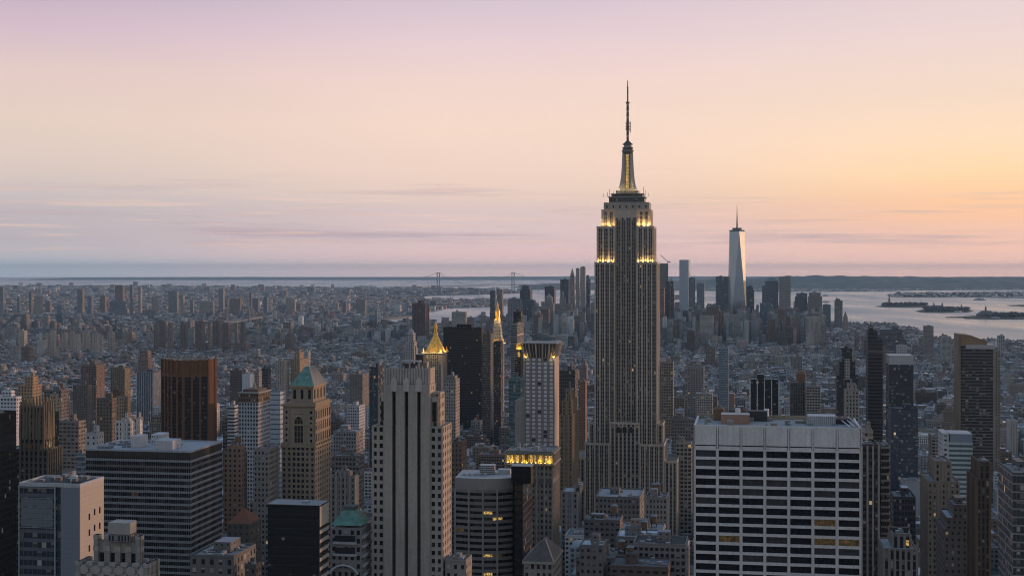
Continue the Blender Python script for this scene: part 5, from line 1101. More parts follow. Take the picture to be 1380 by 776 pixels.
# ------------------------------------------------------------------ other towers one can tell apart
# (name, label, left px, right px, distance, top row, depth, style, options)
PR = lambda c, p=3.2, w=1.1, d=.5: (p, w, d, c)
rows = [
 # left foreground and middle distance
 ('dark_tower','near black tower filling the left edge beside the jagged crown tower',-60,-12,800,562,40,T['dark'].but(wall=(.014,.013,.013),lit=.0,blind=.03,fw=.9,fh=.7,glass=(.01,.01,.012)),dict(side=22)),
 ('dark_tower','dark brown slab rising behind the jagged crown tower',62,72,960,558,30,T['dark'].but(wall=(.05,.042,.036),lit=0.),dict(side=79.5)),
 ('apartment_tower','grey apartment tower with balconies left of the wide banded block',79,106,1080,569,0,S((.22,.20,.185),3.4,3.,.6,.45,(.03,.03,.035),.35),dict(side=115,bands=(3.,.5,.5,(.27,.25,.23)),lmk='grey balconied apartment tower')),
 ('white_building','white building with stepped rounded terraces at the left edge',-8,22,1250,536,22,T['white'],dict(side=28,bands=(3.4,1.5,.6,(.55,.58,.64)),t=[(2,14,528)])),
 ('stepped_tower','warm tan stepped apartment tower with tall orange core, behind the jagged crown',24,44,1500,520,0,T['tan'].but(wall=(.38,.27,.175)),dict(side=56,t=[(31,42,509,.6)],lmk='orange cored tan tower')),
 ('stepped_building','cream stepped building right of the orange cored tower',64,76,1420,538,0,T['tan2'],dict(side=82,t=[(66,74,533,.6)])),
 ('apartment_tower','dark apartment tower with pale round roof rim, left of centre distance',98,118,1900,520,0,T['brown'].but(wall=(.15,.13,.12)),dict(side=124.5,roofc=(.34,.35,.38))),
 ('apartment_tower','brown apartment slab with flat pale roof above the wide banded block',130,151,1350,538,0,T['brown'].but(wall=(.16,.135,.11)),dict(side=157,roofc=(.36,.38,.42))),
 ('apartment_tower','tan brick slab just right of the brown slab above the banded block',157,167,1480,536,0,T['tan'],dict(side=172)),
 ('apartment_tower','twin shafted brown tower with orange top block',149,163,1750,529,20,T['brown'],dict(t=[(152,160,526)],side=166)),
 ('office_tower','olive brown office tower in the left middle distance',149,168,2200,498,0,T['tan'].but(wall=(.19,.165,.13)),dict(side=176,t=[(151,166,496.5,.9)])),
 ('blue_slab','dark blue glazed slab with white vertical fins behind the rust brown tower',184.5,217,2150,503,30,T['blue'].but(wall=(.12,.14,.17)),dict(piers=(4.,.6,.5,(.45,.48,.52)),roofc=(.25,.27,.31))),
 ('ornate_building','white ornate building with arcaded top behind the banded block',156,176,1080,569,20,S((.52,.51,.50),2.6,3.6,.45,.6),dict(piers=(3.,1.,.4,(.6,.6,.6)),side=180,t=[(163,174,566)])),
 ('white_tower','small white stair tower beside the ornate white building',183.5,189,1090,566,8,S((.60,.60,.60),3,3.6,.2,.2),dict(side=192)),
 ('grey_building','low pale blue grey block behind the left end of the banded roof',115,130,1010,586,0,S((.45,.47,.5),4.,4.,.3,.4),dict(side=140,roofc=(.2,.22,.26))),
 ('glass_building','low blue glass block between balconied tower and banded block',103,118,1000,615,20,T['blue'],dict(bands=(3.6,.6,.4,(.45,.5,.55)))),
 ('gridded_tower','white gridded office tower with brown topmost floors',321.5,348,1350,542,0,S((.36,.38,.42),2.9,3.9,.58,.6,(.03,.035,.045),.15,.02),dict(side=364,lmk='white grid tower with brown top',
    extra=lambda r,x0,x1,y0,y1,h: (band_part(r,'top_storeys',x0,x1,y0,y1,h,h+8.6,.3,S((.13,.10,.07),2.6,4,.5,.5)), band_part(r,'coping',x0,x1,y0,y1,h+8.6,h+9.6,.9,(.30,.29,.28)),
      MB().box(x0+3,x1-2,y0+4,y1-4,h+9.6,h+12,S((.12,.09,.07))).cyl((x0+x1)/2,0,2.6,.4,h+12,h+19,S((.30,.27,.22)),8).build('roof_lantern',r)))),
 ('glass_building','low building with curved pale blue glass roof bands left of the green pyramid',364,384,1420,529,30,T['blue'],dict(bands=(5.,3.6,.5,(.40,.47,.55)),roofc=(.4,.44,.5))),
 ('brown_block','brown block with white west panel left of the grid tower',310,326,2050,500,26,S((.14,.125,.12),3,3.5,.5,.5),dict(side=327)),
 ('white_block','blank white box building beside the brown block',326.5,343,2000,505,24,S((.50,.55,.62),3,3,.0,.0),{}),
 ('apartment_tower','slim brown apartment tower right of the blank white box',343,349,1950,502,0,T['old'],dict(side=353)),
 ('office_tower','dark office tower behind the slim brown apartment tower',353,361,2060,497,0,T['dark'].but(wall=(.10,.10,.11)),dict(side=365)),
 ('white_building','white ribbon windowed low block left of the white grid tower',306.5,321,1500,548,22,T['ribbon'].but(wall=(.5,.52,.56)),{}),
 ('stone_building','classical grey stone building below the white grid tower',342,362,960,607,0,S((.27,.26,.25),2.4,3.6,.45,.5),dict(side=375.5,roofc=(.22,.22,.23))),
 ('brick_building','tan brick building between the banded block and the grid tower',301,326,960,611,0,S((.30,.20,.15),3,3.4,.4,.5),dict(side=333,t=[(306,324,603,.7)],tank=1,lmk='tan brick block beside banded block')),
 ('stone_building','colonnaded grey loft building right of the green pyramid tower',447,478,860,643,0,S((.22,.21,.20),2.2,3.6,.45,.6),dict(side=482.5,piers=PR((.27,.26,.25),2.8),t=[(452,470,637,.6)])),
 ('loft_building','dark flat loft building behind the green pyramid tower',447,484,1150,616,30,S((.17,.16,.155),3,3.8,.6,.5),dict(side=491,roofc=(.3,.31,.34),tank=1)),
 ('office_building','grey office building with ranks of windows above the loft buildings',449,480,1300,583,30,S((.24,.24,.25),2.6,3.6,.5,.5),dict(side=489)),
 ('grey_building','white stepped cube building behind the green pyramid tower',466,484,1700,548,0,S((.42,.44,.48),2.6,3.6,.5,.5),dict(side=492)),
 ('brown_block','wide brown block with even windows right of the green pyramid',471,497,2400,505,40,S((.21,.195,.18),2.8,3.4,.5,.5),{}),
 ('glass_tower','dark blue glass tower directly left of the three shaft tower',498,516,1500,496,30,T['glass'].but(wall=(.05,.06,.08)),dict(piers=(5,.4,.4,(.16,.18,.2)),lmk='dark blue glass slab')),
 ('apartment_tower','tan tower with orange side and water tank at left of centre',392,404,2500,485,0,T['tan'],dict(side=415,t=[(394,401,476,.5)],tank=1)),
 ('stone_building','pale classical block in the middle distance above the copper roof',372,390,2480,487,30,T['stone'],{}),
 ('stone_tower','grey stone setback tower right of the gold pyramid',598,614,1500,512,0,S((.28,.27,.26),2.6,3.5,.45,.5),dict(side=619.5,t=[(601,612,508)],extra=lambda r,x0,x1,y0,y1,h: MB().beam((x0+4,0,h),(x0+4,0,h+9),.2,PL).build('mast',r,M['steel']))),
 ('black_slab','broad black glass slab behind the gold pyramid tower',597.5,649,2060,442.5,45,S((.018,.018,.02),2.,3.9,.85,.55,(.022,.024,.028),.04,.006),dict(bands=(3.9,1.3,.25,(.04,.039,.038)),roofc=(.05,.05,.055),side=652,lmk='broad black slab')),
 ('brick_tower','dark brick tower between black slab and golden lantern spire',650.5,661,1960,451,24,S((.10,.095,.095),2.,3.3,.55,.5),dict(bands=(3.3,.8,.3,(.2,.19,.18)),side=664)),
 ('slim_tower','slim dark condominium tower in front of the marble clock tower',665.5,675,1900,461,14,S((.06,.05,.045),1.6,3.4,.8,.6),dict(side=678.5,bulk=False)),
 ('brick_building','brown brick building with orange west face behind the ribbon block',608,622.5,980,597,0,S((.17,.12,.10),2.6,3.4,.4,.5),dict(side=629)),
 ('banded_tower','white banded slab below a black box top, right of golden lantern spire',688.5,697,2300,438,26,T['ribbon'].but(wall=(.24,.235,.23)),dict(side=706)),
 ('dark_tower','black topped tower beside the golden lantern spire',692,705,2420,421,24,S((.03,.03,.032),3,3.6,.6,.5),dict(roofc=(.1,.1,.1))),
 ('gold_topped_tower','narrow dark tower with small gold lit roof left of the gridded tower',694,705.5,1250,486,14,S((.09,.07,.05),2.4,3.5,.45,.5),dict(t=[(696,704.5,471,.7)],roof='none',
    extra=lambda r,x0,x1,y0,y1,h: (MB().prism([(x0-.8,y0-.8),(x1+.8,y0-.8),(x1+.8,y1+.8),(x0-.8,y1+.8)],h+.1,h+6,PL,B=[(x0-.1,y0-.1),(x1+.1,y0-.1),(x1+.1,y1+.1),(x0-.1,y1+.1)]).build('gold_roof',r,M['gold']),
      point('flood',(r.location[0]-1,r.location[1]-9,GZ+h+1),900,(1,.65,.2),.6), MB().box((x0+x1)/2-1.1,(x0+x1)/2+1.1,y0-.3,y0-.05,h-6.4,h-2.2,PL,bottom=True).build('lit_window',r,M['lit'])))),
 ('teal_tower','teal glass tower left of the blank wing of the gridded tower',685.5,707,1180,512,22,T['teal'],dict(bands=(7,.5,.3,(.2,.28,.3)))),
 ('stepped_tower','ornate tan stepped tower right of the gridded tower',755,771,1200,560,0,S((.25,.19,.13),2.4,3.4,.45,.5),dict(side=779.5,t=[(757,769,541,.8),(761,767,527,.5)],piers=PR((.30,.235,.165),3.6))),
 ('dark_tower','dark striped office tower behind the ornate tan stepped tower',753,775,1500,500,24,S((.10,.095,.095),2.2,3.6,.5,.7),dict(side=779)),
 ('brick_building','narrow brick building with bright billboard coloured wall left of the tallest tower',780,791,1650,515,16,S((.26,.15,.11),2.6,3.3,.4,.5),{}),
 ('loft_building','grey loft block left of the foot of the tallest tower',757,778,1010,664,24,S((.23,.22,.22),2.6,3.8,.45,.6),dict(piers=PR((.28,.27,.27),3.4),side=783,t=[(774,781,655)])),
 ('hall_building','low building with long pale roof at the foot of the tallest tower',802,862,1010,672,30,S((.18,.175,.17),3,4,.5,.5),dict(roofc=(.30,.33,.37),side=868,lmk='long pale roof')),
 ('mansard_building','stone building with dark dome roof and water tank below the tallest tower',870,901,960,672,22,S((.27,.26,.25),2.6,3.7,.45,.55),dict(tank=2,roofc=(.12,.125,.14))),
 ('office_building','pale grid fronted building right of the tallest tower',911,932,1300,598,28,S((.32,.30,.27),3.4,3.8,.7,.6),dict(roofc=(.25,.24,.24),side=933)),
 ('office_building','dark roofed block right of the tall tower with vertical fins',905,940,1480,566,30,S((.20,.19,.18),2.8,3.7,.5,.5),dict(roofc=(.06,.065,.09))),
 ('grid_building','cream grid fronted block far behind the broad white tower',938,961,2050,531,26,S((.36,.345,.32),2.8,3.6,.6,.6,(.05,.05,.055)),{}),
 ('blue_building','small blue glass tower right of the tallest tower',969,982,2300,470,24,T['blue'].but(wall=(.25,.33,.40)),{}),
 ('brick_building','brick warehouse with rows of windows right of the tallest tower',888,907,1900,489,30,S((.27,.22,.17),3,3.8,.6,.6),dict(side=908)),
 # right side
 ('finned_block','dark block with five tall white fins behind the broad white tower',1011,1049.5,1500,513,34,S((.03,.03,.033),3,3.9,.9,.5),dict(piers=(7.2,1.1,.9,(.50,.51,.53)),roofc=(.33,.34,.36),lmk='white finned block')),
 ('pier_tower','dark piered tower with orange water tank house',1065,1084.5,1500,517,26,S((.12,.115,.11),2.4,3.6,.5,.7),dict(piers=PR((.17,.16,.15),2.6),bulk=False,extra=lambda r,x0,x1,y0,y1,h: (MB().cyl((x0+x1)/2+4,2,5.2,5.2,h,h+9.5,PL,12).cyl((x0+x1)/2+4,2,5.6,3.4,h+9.5,h+12.5,PL,12).build('tank_house',r,M['tankwood'])))),
 ('apartment_tower','grey apartment tower with rounded balconies right of the dark piered tower',1086,1105.5,1480,521,24,S((.27,.26,.25),2.6,3.,.6,.45),dict(bands=(3.,.9,.9,(.36,.35,.34)))),
 ('stepped_tower','dark stepped tower with white framed window column',1126,1156,1700,507,28,S((.06,.06,.062),2.6,3.5,.6,.5),dict(t=[(1130,1153,488,.8),(1134,1149,471,.6)],extra=lambda r,x0,x1,y0,y1,h: MB().box(x0+2.5,x0+8.6,y0-6.5,y0-6.1,h-36,h-11,S((.42,.41,.38),2,3.6,.55,.6),bottom=True).build('framed_bay',r))),
 ('stone_tower','cream stone tower with rounded top before the dark stepped tower',1138,1157,1250,527,20,S((.30,.28,.26),2.6,3.4,.45,.5),dict(t=[(1142,1154,519,.7)],piers=PR((.34,.32,.29),3.))),
 ('glass_tower','tall dark tower under construction with stepped peak and crane',1167,1189.5,1500,458,30,S((.05,.052,.055),60,3.7,1.,.5,(.025,.03,.035),.1,.004),dict(t=[(1168,1183,447,.8),(1170,1177,439,.5)],bands=(3.7,.8,.5,(.10,.10,.105)),roof='none',lmk='stepped dark peak tower',
    extra=lambda r,x0,x1,y0,y1,h: MB().beam(((x0+x1)/2,0,h),((x0+x1)/2,0,h+4.5),.35,PL).beam(((x0+x1)/2-7,0,h+4.2),((x0+x1)/2+3,0,h+4.2),.3,PL).build('roof_crane',r,M['dark_steel']))),
 ('glass_tower','dark glass tower with pale band around its top',1194,1231,1400,490,34,S((.055,.06,.066),2.2,3.6,.85,.7,(.05,.06,.075),.3,.004),dict(bulk=False,clutter=0,lmk='pale banded glass tower',extra=lambda r,x0,x1,y0,y1,h: band_part(r,'pale_crown_band',x0,x1,y0,y1,h-1,h+8,.2,S((.42,.43,.45),3,4,.97,.9,(.44,.45,.47),0,0)))),
 ('glass_tower','lower dark blue glass wing of the pale banded tower',1197,1237,1330,552,30,S((.06,.075,.095),2.2,3.6,.85,.7,(.05,.07,.10),.3,.002),dict(roofc=(.06,.07,.08))),
 ('apartment_tower','large dark balconied apartment tower with sloping brown brick crown',1290,1338.5,1350,466,30,S((.045,.045,.048),3.2,3.05,.8,.6,(.04,.045,.055),.35,.008),dict(bands=(3.05,.75,.9,(.19,.185,.18)),roof='none',lmk='sloping brown crown tower',lowest=.25,
    extra=lambda r,x0,x1,y0,y1,h: (MB().prism([(x0-3,y0-1.2),(x0-.95,y0-1.2),(x0-.95,y1+1),(x0-3,y1+1)],0,h+11,S((.215,.175,.135))).build('brick_side_pier',r),
       (lambda m: (m.quad([(x0-.9,y0-1.1,h),(x1-6,y0-1.1,h),(x1-6,y0-1.1,h+4.5),(x0+8,y0-1.1,h+10.2),(x0-.9,y0-1.1,h+11)],S((.30,.21,.13),60,1.6,1.,.2,(.2,.14,.09),0,0)), m.quad([(x1-6,y1,h),(x0-.9,y1,h),(x0-.9,y1,h+11),(x0+8,y1,h+10.2),(x1-6,y1,h+4.5)],S((.30,.21,.13))), m.quad([(x0-.9,y0-1.1,h+11),(x0+8,y0-1.1,h+10.2),(x0+8,y1,h+10.2),(x0-.9,y1,h+11)],S((.2,.16,.12))), m.quad([(x0+8,y0-1.1,h+10.2),(x1-6,y0-1.1,h+4.5),(x1-6,y1,h+4.5),(x0+8,y1,h+10.2)],S((.2,.16,.12))), m.quad([(x1-6,y0-1.1,h),(x1-6,y1,h),(x1-6,y1,h+4.5),(x1-6,y0-1.1,h+4.5)],S((.27,.2,.13))), m.build('sloping_crown',r)))(MB()),
       band_part(r,'pale_parapet',x0+5,x1,y0,y1,h-3.,h+.9,1.3,(.42,.42,.43))))),
 ('apartment_tower','tall tan tower directly behind the sloping crown tower',1338,1348,1750,474,20,T['tan'].but(wall=(.26,.22,.17)),{}),
 ('white_tower','lone white tower on the far shore side at right',1343.5,1354,4200,453,30,S((.34,.34,.36),5,4,.5,.5),{}),
 ('glass_office_block','pale green blue banded office block right of centre',1272,1311,1150,598,30,S((.40,.46,.48),60,3.9,1.,.5,(.07,.12,.13),.2,.01),dict(bulk=False,clutter=0,roofc=(.3,.32,.35),lmk='pale banded office block',extra=lambda r,x0,x1,y0,y1,h: (MB().box(x0+1,x1-.3,y0+.4,y1-2,h,h+8,S((.20,.25,.30),2,8,.9,.95,(.21,.26,.31),0,0),S((.42,.44,.47))).build('blank_attic',r),MB().box(x0-5,x0-.05,y0,y1,0,h+8.5,S((.46,.47,.50),4,3.9,.4,.4),S((.45,.46,.5))).build('white_side_wing',r)))),
 ('stepped_tower','broad tan art deco tower with stepped shoulders',1241,1293,900,651,40,S((.225,.19,.155),3.,3.7,.4,.5),dict(t=[(1254,1283.5,624,.7)],piers=PR((.25,.215,.175),6.,1.6,.3),lmk='broad tan deco tower',bulk=False)),
 ('stepped_tower','dark stepped brick building at the foot of the tan deco tower',1262,1312,800,715,34,S((.12,.105,.095),3.,3.6,.4,.45),dict(t=[(1268,1312,700,.9),(1278,1312,683,.75)])),
 ('deco_tower','brown tower with chamfered crown near the right edge',1309,1334,700,647,30,S((.10,.075,.06),2.4,3.7,.5,.8),dict(t=[(1315,1336,625,.75)],piers=PR((.135,.10,.078),4.2,1.3,.6),bulk=False,lmk='brown chamfered crown tower')),
 ('glass_tower','glass tower with diagonal floor lines on its east side, right edge',1350,1400,600,641,36,S((.11,.115,.12),1.5,3.6,.88,.75,(.05,.06,.07),.4,.003),dict(bands=(3.6,.5,.25,(.26,.25,.24)),bulk=True,lmk='right edge glass tower',roofc=(.3,.31,.33))),
 ('pier_slab','slim stone slab with close vertical piers beside the broad white tower',1150,1184,760,602,24,S((.07,.068,.065),1.6,3.6,.9,.55),dict(piers=(3.3,1.0,.7,(.31,.29,.27)),lmk='close piered slab',bulk=False)),
 ('balcony_slab','narrow slab of stacked balconies right of the close piered slab',1184.6,1198,768,603,22,S((.09,.085,.08),1.4,3.6,.8,.6),dict(bands=(3.6,1.,.6,(.26,.24,.22)),bulk=False)),
 ('small_building','tan stepped balconied building behind the broad white tower',1162,1176,900,582,16,S((.32,.27,.23),3,3.6,.5,.5),dict(bands=(3.6,1.2,.4,(.38,.33,.29)))),
 ('stone_building','flat grey stone building with piered front at lower right',1184,1236,700,742,30,S((.20,.19,.18),2.6,5,.5,.85),dict(piers=PR((.25,.24,.225),2.9,1.2,.4),t=[(1199,1229,722,.6)],roofc=(.3,.31,.33),bulk=False,
    extra=lambda r,x0,x1,y0,y1,h: (MB().box(x1-3,x1-1,y0-.2,y0-.02,h-5,h-2,PL,bottom=True).build('lit_window',r,M['lit']), MB().cyl((x0+x1)/2-3,1,2,2,h,h+2.6,S((.05,.05,.055)),12).cyl((x0+x1)/2+3,1,2,2,h,h+2.6,S((.05,.05,.055)),12).build('tank_pair',r)))),
 ('cooling_building','low building with white rooftop cooling boxes behind the tan deco tower',1212,1250,1300,650,20,S((.34,.37,.42),5,6,.9,.9,(.36,.40,.45),0,0),dict(roofc=(.3,.32,.35))),
 ('dark_building','dark low glazed block behind the grey piered stone building',1198,1234,880,672,30,T['dark'].but(wall=(.05,.055,.065)),dict(roofc=(.16,.18,.21),tank=0)),
 ('low_building','grey low rooftop with lit vents at bottom left of centre',256,345,640,752,30,S((.17,.17,.17),4,4,.4,.6),dict(roofc=(.28,.29,.31),clutter=16)),
 ('low_building','small stone building cut by the bottom edge near centre',600,628,640,758,16,S((.27,.25,.23),3,4,.4,.5),dict(roofc=(.26,.27,.29),side=636,clutter=8)),
 ('small_dark_building','dark gabled building with lit doorway left of the green capped building',306,352,760,706,26,S((.085,.08,.075),3,3.6,.3,.4),dict(roof='pyr',crown=((.16,.07,.045),7),lmk='dark gabled roof')),
 ('low_building','dark low building with small lit windows in the lower left',330,352,640,764,20,S((.12,.115,.115),3,3.6,.4,.5,lit=.06),{}),
 # downtown
 ('downtown_tower','blue grey box tower left of the faceted glass tower',964.5,984,6000,373,50,T['blue'].but(wall=(.13,.15,.18),fl=12,bay=9),dict(lmk='downtown box tower')),
 ('downtown_tower','round topped tower behind the faceted glass tower',1004.5,1016.5,6000,391,45,T['glass'].but(fl=10,bay=8),dict(t=[(1006,1015,386,.8)])),
 ('downtown_tower','tallest pale glass tower between the two tallest skyscrapers',915.5,928,5950,350.5,0,S((.34,.40,.46),40,8,1.,.8,(.36,.42,.48),0,0),dict(side=930.5,bulk=False)),
 ('downtown_tower','grey tower attached right of the pale glass tower',928.5,937,5700,374.5,40,S((.18,.20,.23),5,8,.6,.5),{}),
 ('downtown_tower','slim bluish residential tower with open river behind',939,949.5,6300,382,36,S((.22,.25,.29),4,8,.5,.5),{}),
 ('construction_tower','unfinished ribbed tower beside the tallest skyscraper',889.5,899.5,5300,355.5,30,S((.14,.13,.135),6,12,.6,.6,(.22,.20,.19)),dict(piers=(7,1.5,1.,(.22,.19,.18)),bulk=False)),
 ('construction_tower','dark tower with netted top floors beside the unfinished ribbed tower',896.5,909,5100,389,34,S((.09,.085,.095),5,10,.7,.5),dict(t=[(898,908,379.5,.7)],bulk=False)),
 ('downtown_tower','maroon slab at the right flank of the tallest skyscraper',884,896,5000,389,50,T['mauve'].but(fl=9,bay=7),{}),
 ('downtown_block','wide reddish brick block below the pale glass tower',946,976,4700,420,70,T['red'].but(fl=9,bay=9,wall=(.17,.13,.12)),dict(t=[(952,970,414)])),
 ('downtown_tower','glass tower with pointed top at the riverside cluster',1027,1049,6100,385,50,S((.20,.22,.25),7,9,.6,.55),dict(t=[(1031,1049,379,.9)],roof='pyr',crown=((.16,.22,.24),20),lmk='pointed riverside tower')),
 ('downtown_tower','flat topped stone tower right of the pointed riverside tower',1050,1065.5,6050,373.5,46,S((.26,.24,.235),8,7,.9,.5,(.2,.19,.19)),{}),
 ('downtown_tower','blue grey chamfered tower of the right riverside pair',1071,1088,6200,400,50,S((.17,.19,.22),7,9,.6,.55),dict(t=[(1073,1088,395.5,.8)])),
 ('downtown_tower','broad tan topped tower of the right riverside pair',1088.5,1108,6150,400,50,S((.27,.24,.22),8,9,.5,.55),dict(t=[(1090,1106,394.8,.8)],lmk='broad riverside tower')),
 ('downtown_block','low teal glass block at the riverside right of the tan tower',1108.5,1119.5,6100,411,40,T['teal'].but(fl=9,bay=8),{}),
 ('downtown_tower','solitary slim tower at the water side',1124.5,1135.5,5900,405,34,S((.20,.18,.18),6,8,.5,.5),dict(t=[(1126,1132,403)])),
 ('spired_tower','small pointed stone tower beside the solitary water side tower',1136,1142.5,5600,428,20,S((.30,.26,.22),5,8,.4,.5),dict(roof='pyr',crown=((.20,.18,.16),26))),
 ('downtown_block','dark blue block in front of the pointed riverside tower',1024,1040,5700,409,60,T['blue'].but(fl=9,bay=8,wall=(.12,.15,.2)),{}),
 ('downtown_block','maroon apartment block below the flat topped stone tower',1047,1078,5500,417,60,T['mauve'].but(fl=8,bay=8),{}),
 ('terraced_block','large terraced dark office block near the river bank',1161,1222,3900,459,90,S((.13,.13,.145),6,4,.8,.5),dict(t=[(1176,1218,451,.9),(1184,1216,444,.8),(1201,1212,441,.5)],lmk='terraced riverside block')),
 ('white_building','small white gridded block before the terraced riverside block',1208,1222,3400,466,30,S((.45,.45,.47),4,4,.5,.5),{}),
 ('grey_tower','grey block in front of the terraced riverside block',1186,1207,3300,474,40,T['brown'].but(wall=(.17,.155,.15)),{}),
 ('downtown_tower','twin shafted steel clad apartment skyscraper left of the tallest tower',776,781.5,5500,362,30,S((.36,.34,.33),5,12,.45,.6,(.26,.25,.25)),dict(lmk='twin shafted skyscraper')),
 ('downtown_tower','taller right half of the twin shafted skyscraper',782,789.5,5480,360,30,S((.34,.31,.29),5,12,.45,.6,(.24,.22,.22)),{}),
 ('spired_tower','gothic tower with pointed green spire left of the twin shafts',767.5,775,5400,377,26,S((.27,.26,.26),4,8,.4,.6),dict(t=[(768.3,774.2,371,.8)],roof='pyr',crown=((.20,.25,.25),28),lmk='gothic spired tower')),
 ('downtown_tower','dark flat slab left of the gothic spired tower',755,767.3,5600,377,40,S((.11,.12,.14),5,9,.5,.6),{}),
 ('downtown_tower','dark wedge topped tower right of the twin shafts',790,796,5700,376,34,T['glass'].but(fl=9,bay=6),dict(t=[(790,794,371.5,.7)])),
 ('downtown_tower','dark stepped tower above the white gridded tower, by the bay',700.5,717.5,6300,390,60,S((.07,.085,.11),7,9,.7,.6),dict(t=[(703,714.5,385.5,.8)])),
 ('downtown_tower','dark square tower left of the gothic spired tower, by the bay',734,749,6300,386.5,50,S((.08,.095,.12),7,9,.7,.6),{}),
 ('downtown_tower','grey broad tower below the dark stepped bay side tower',684,704,5400,404.5,50,S((.22,.22,.24),6,9,.5,.5),dict(t=[(687,702,402.5,.8)])),
 ('downtown_block','blue grey wide glass block right of the grey broad tower',704.5,722,5500,405,50,S((.14,.17,.21),7,9,.7,.6),{}),
 ('spired_tower','pale stone tower with pointed crown in the downtown left group',731.5,748,5200,409,46,S((.28,.27,.27),4,8,.4,.6),dict(t=[(734.5,745,401,.7)],roof='pyr',crown=((.26,.25,.25),14))),
 ('stepped_tower','stepped pyramid topped building in the downtown left group',720,732,4900,428,44,S((.25,.24,.24),4,8,.4,.5),dict(t=[(722.5,729.5,421,.7)],roof='pyr',crown=((.25,.24,.24),14))),
 ('stepped_tower','wide municipal building with layered central spire',748,772,5300,410,50,S((.29,.28,.275),4,8,.4,.6),dict(t=[(753.5,762.5,402,.5),(756,760.5,396,.4)],roof='pyr',crown=((.24,.24,.24),12),lmk='layered spire building')),
 ('white_tower','small white slab below the layered central spire',745.5,753,4700,425,26,S((.42,.43,.46),4,7,.5,.5),{}),
 ('twin_tower','two toned tower rising behind the golden lantern spire',660.5,669,5700,392,36,S((.13,.14,.17),5,9,.6,.6),{}),
 ('twin_tower','paler right half of the two toned tower behind the lantern spire',669.5,678.5,5650,390.5,36,S((.25,.235,.235),5,9,.5,.6),{}),
 ('brick_tower','lone dark red brick apartment tower left of the black slab',555.5,578.5,4600,409,60,S((.115,.075,.075),5,7,.4,.5),dict(t=[(562,572,405.5,.6)],lmk='lone dark red tower')),
 ('domed_tower','pale stone tower with domed belfry behind the three shaft tower',544,558,2900,470,0,S((.36,.355,.35),4,5,.4,.6),dict(side=563,t=[(545.5,557.5,461,.8),(547,556,450,.6)],roof='none',extra=lambda r,x0,x1,y0,y1,h: MB().prism([(x0-.6,y0-.6),(x1+.6,y0-.6),(x1+.6,y1+.6),(x0-.6,y1+.6)],h,h+1.2,S((.4,.4,.4)),bottom=True).cyl((x0+x1)/2,(y0+y1)/2,6.4,5.2,h+1.2,h+7,S((.36,.36,.37)),12).cyl((x0+x1)/2,(y0+y1)/2,5.2,1.4,h+7,h+10.5,S((.36,.36,.37)),12).cyl((x0+x1)/2,(y0+y1)/2,1.2,.3,h+10.5,h+16,S((.3,.3,.31)),8).build('belfry_dome',r))),
]
for nm, lb, a, b, Y, top, dep, st, op in rows:
    if isinstance(st, str): st = T[st]
    st = st.but(); 
    tower(nm, lb, a, b, Y, top, dep, st, **op)
# east-side slabs of housing and the far borough's towers: short rows (left, right, top)
def far_rows(lst, Y, name, style, lab, group, depth=26):
    for i, (a, b, tp) in enumerate(lst):
        st = style[i % len(style)]; d = depth
        tower(name, lab[i], a, b, Y*(1+.03*math.sin(i*2.3)), tp, d, st, clutter=0, bulk=(b-a) > 6, group=group)
tanS = S((.42,.37,.32),5,5.6,.42,.4); brS = S((.185,.155,.145),5,5.6,.42,.4); gyS = S((.24,.24,.25),5,6,.45,.45)
L1 = [(82,92,449),(93,101,448),(101.5,109,451),(111,122,448),(124,134,450),(134.5,139.5,452),(145,155,448),(59,67,450),(67.5,76,446),(24,37,446),(62,79,470)]
far_rows(L1, 4300, 'housing_slab', [tanS, tanS, tanS.but(wall=(.44,.40,.35))], ['leftmost cream slab of the warm group of four','second cream slab of the warm group of four','third and lowest cream slab of the warm group','broad cream slab ending the warm group of four','tan housing slab just right of the warm group of four','thin lower tan slab right of the warm group','tan slab with orange west wall, rightmost of the warm row','cream slab standing left of the warm group','taller cream slab with roof house left of the warm group','tan housing block near the left edge in the warm row','dark brown lone housing slab in front of the warm row'], 'warm housing slabs of the east side')
L2 = [(207,214,436),(214.5,224,434),(226,233,437),(243,253,438),(263,276,434),(280,286,436),(286.5,299,433),(299.5,312,436),(316,321,436),(324,331,435),(266,282,463),(285,297,471),(309,321,476),(320,335,463),(408,418,470),(366,373,458),(384,396,452)]
far_rows(L2, 4450, 'housing_slab', [brS, brS.but(wall=(.18,.145,.14)), brS.but(wall=(.22,.185,.16))], ['leftmost brown slab behind the rust ribbed tower','second brown slab behind the rust ribbed tower','thin brown slab above the ribbed tower roof','square brown slab right of the ribbed tower roof','pale brown slab with two shafts above the ribbed tower','thin slab left of the wide brown pair','left slab of the wide brown pair','right slab of the wide brown pair','narrow tan slab right of the wide brown pair','dark slab right of the narrow tan slab','grey brown slab nearer than the wide brown pair','low brown slab in front of the wide brown pair','pale lone slab left of the blank white box','dull brown slab above the blank white box','brown slab left of the green pyramid top','slim grey slab left of the green pyramid top','grey slab above the green pyramid top'], 'brown housing slabs of the east side')
L3 = [(104,114,390),(155,168,385),(175,180,384),(186,191.5,386.5),(227,241,393),(39,44,393),(23,28,400),(46,58,399.5),(0,6,387),(135,144,399),(148,170,406),(269,289,406),(295,303,389.5),(309,326,403),(338,350,402),(205,213,401),(192,212,418),(61,70,407),(118,126,400),(243,249,398),(256,262,404),(336,340,394),(355,362,400),(385,399,403),(480,494,404),(462,468,408),(77,83,412),(167,174,416)]
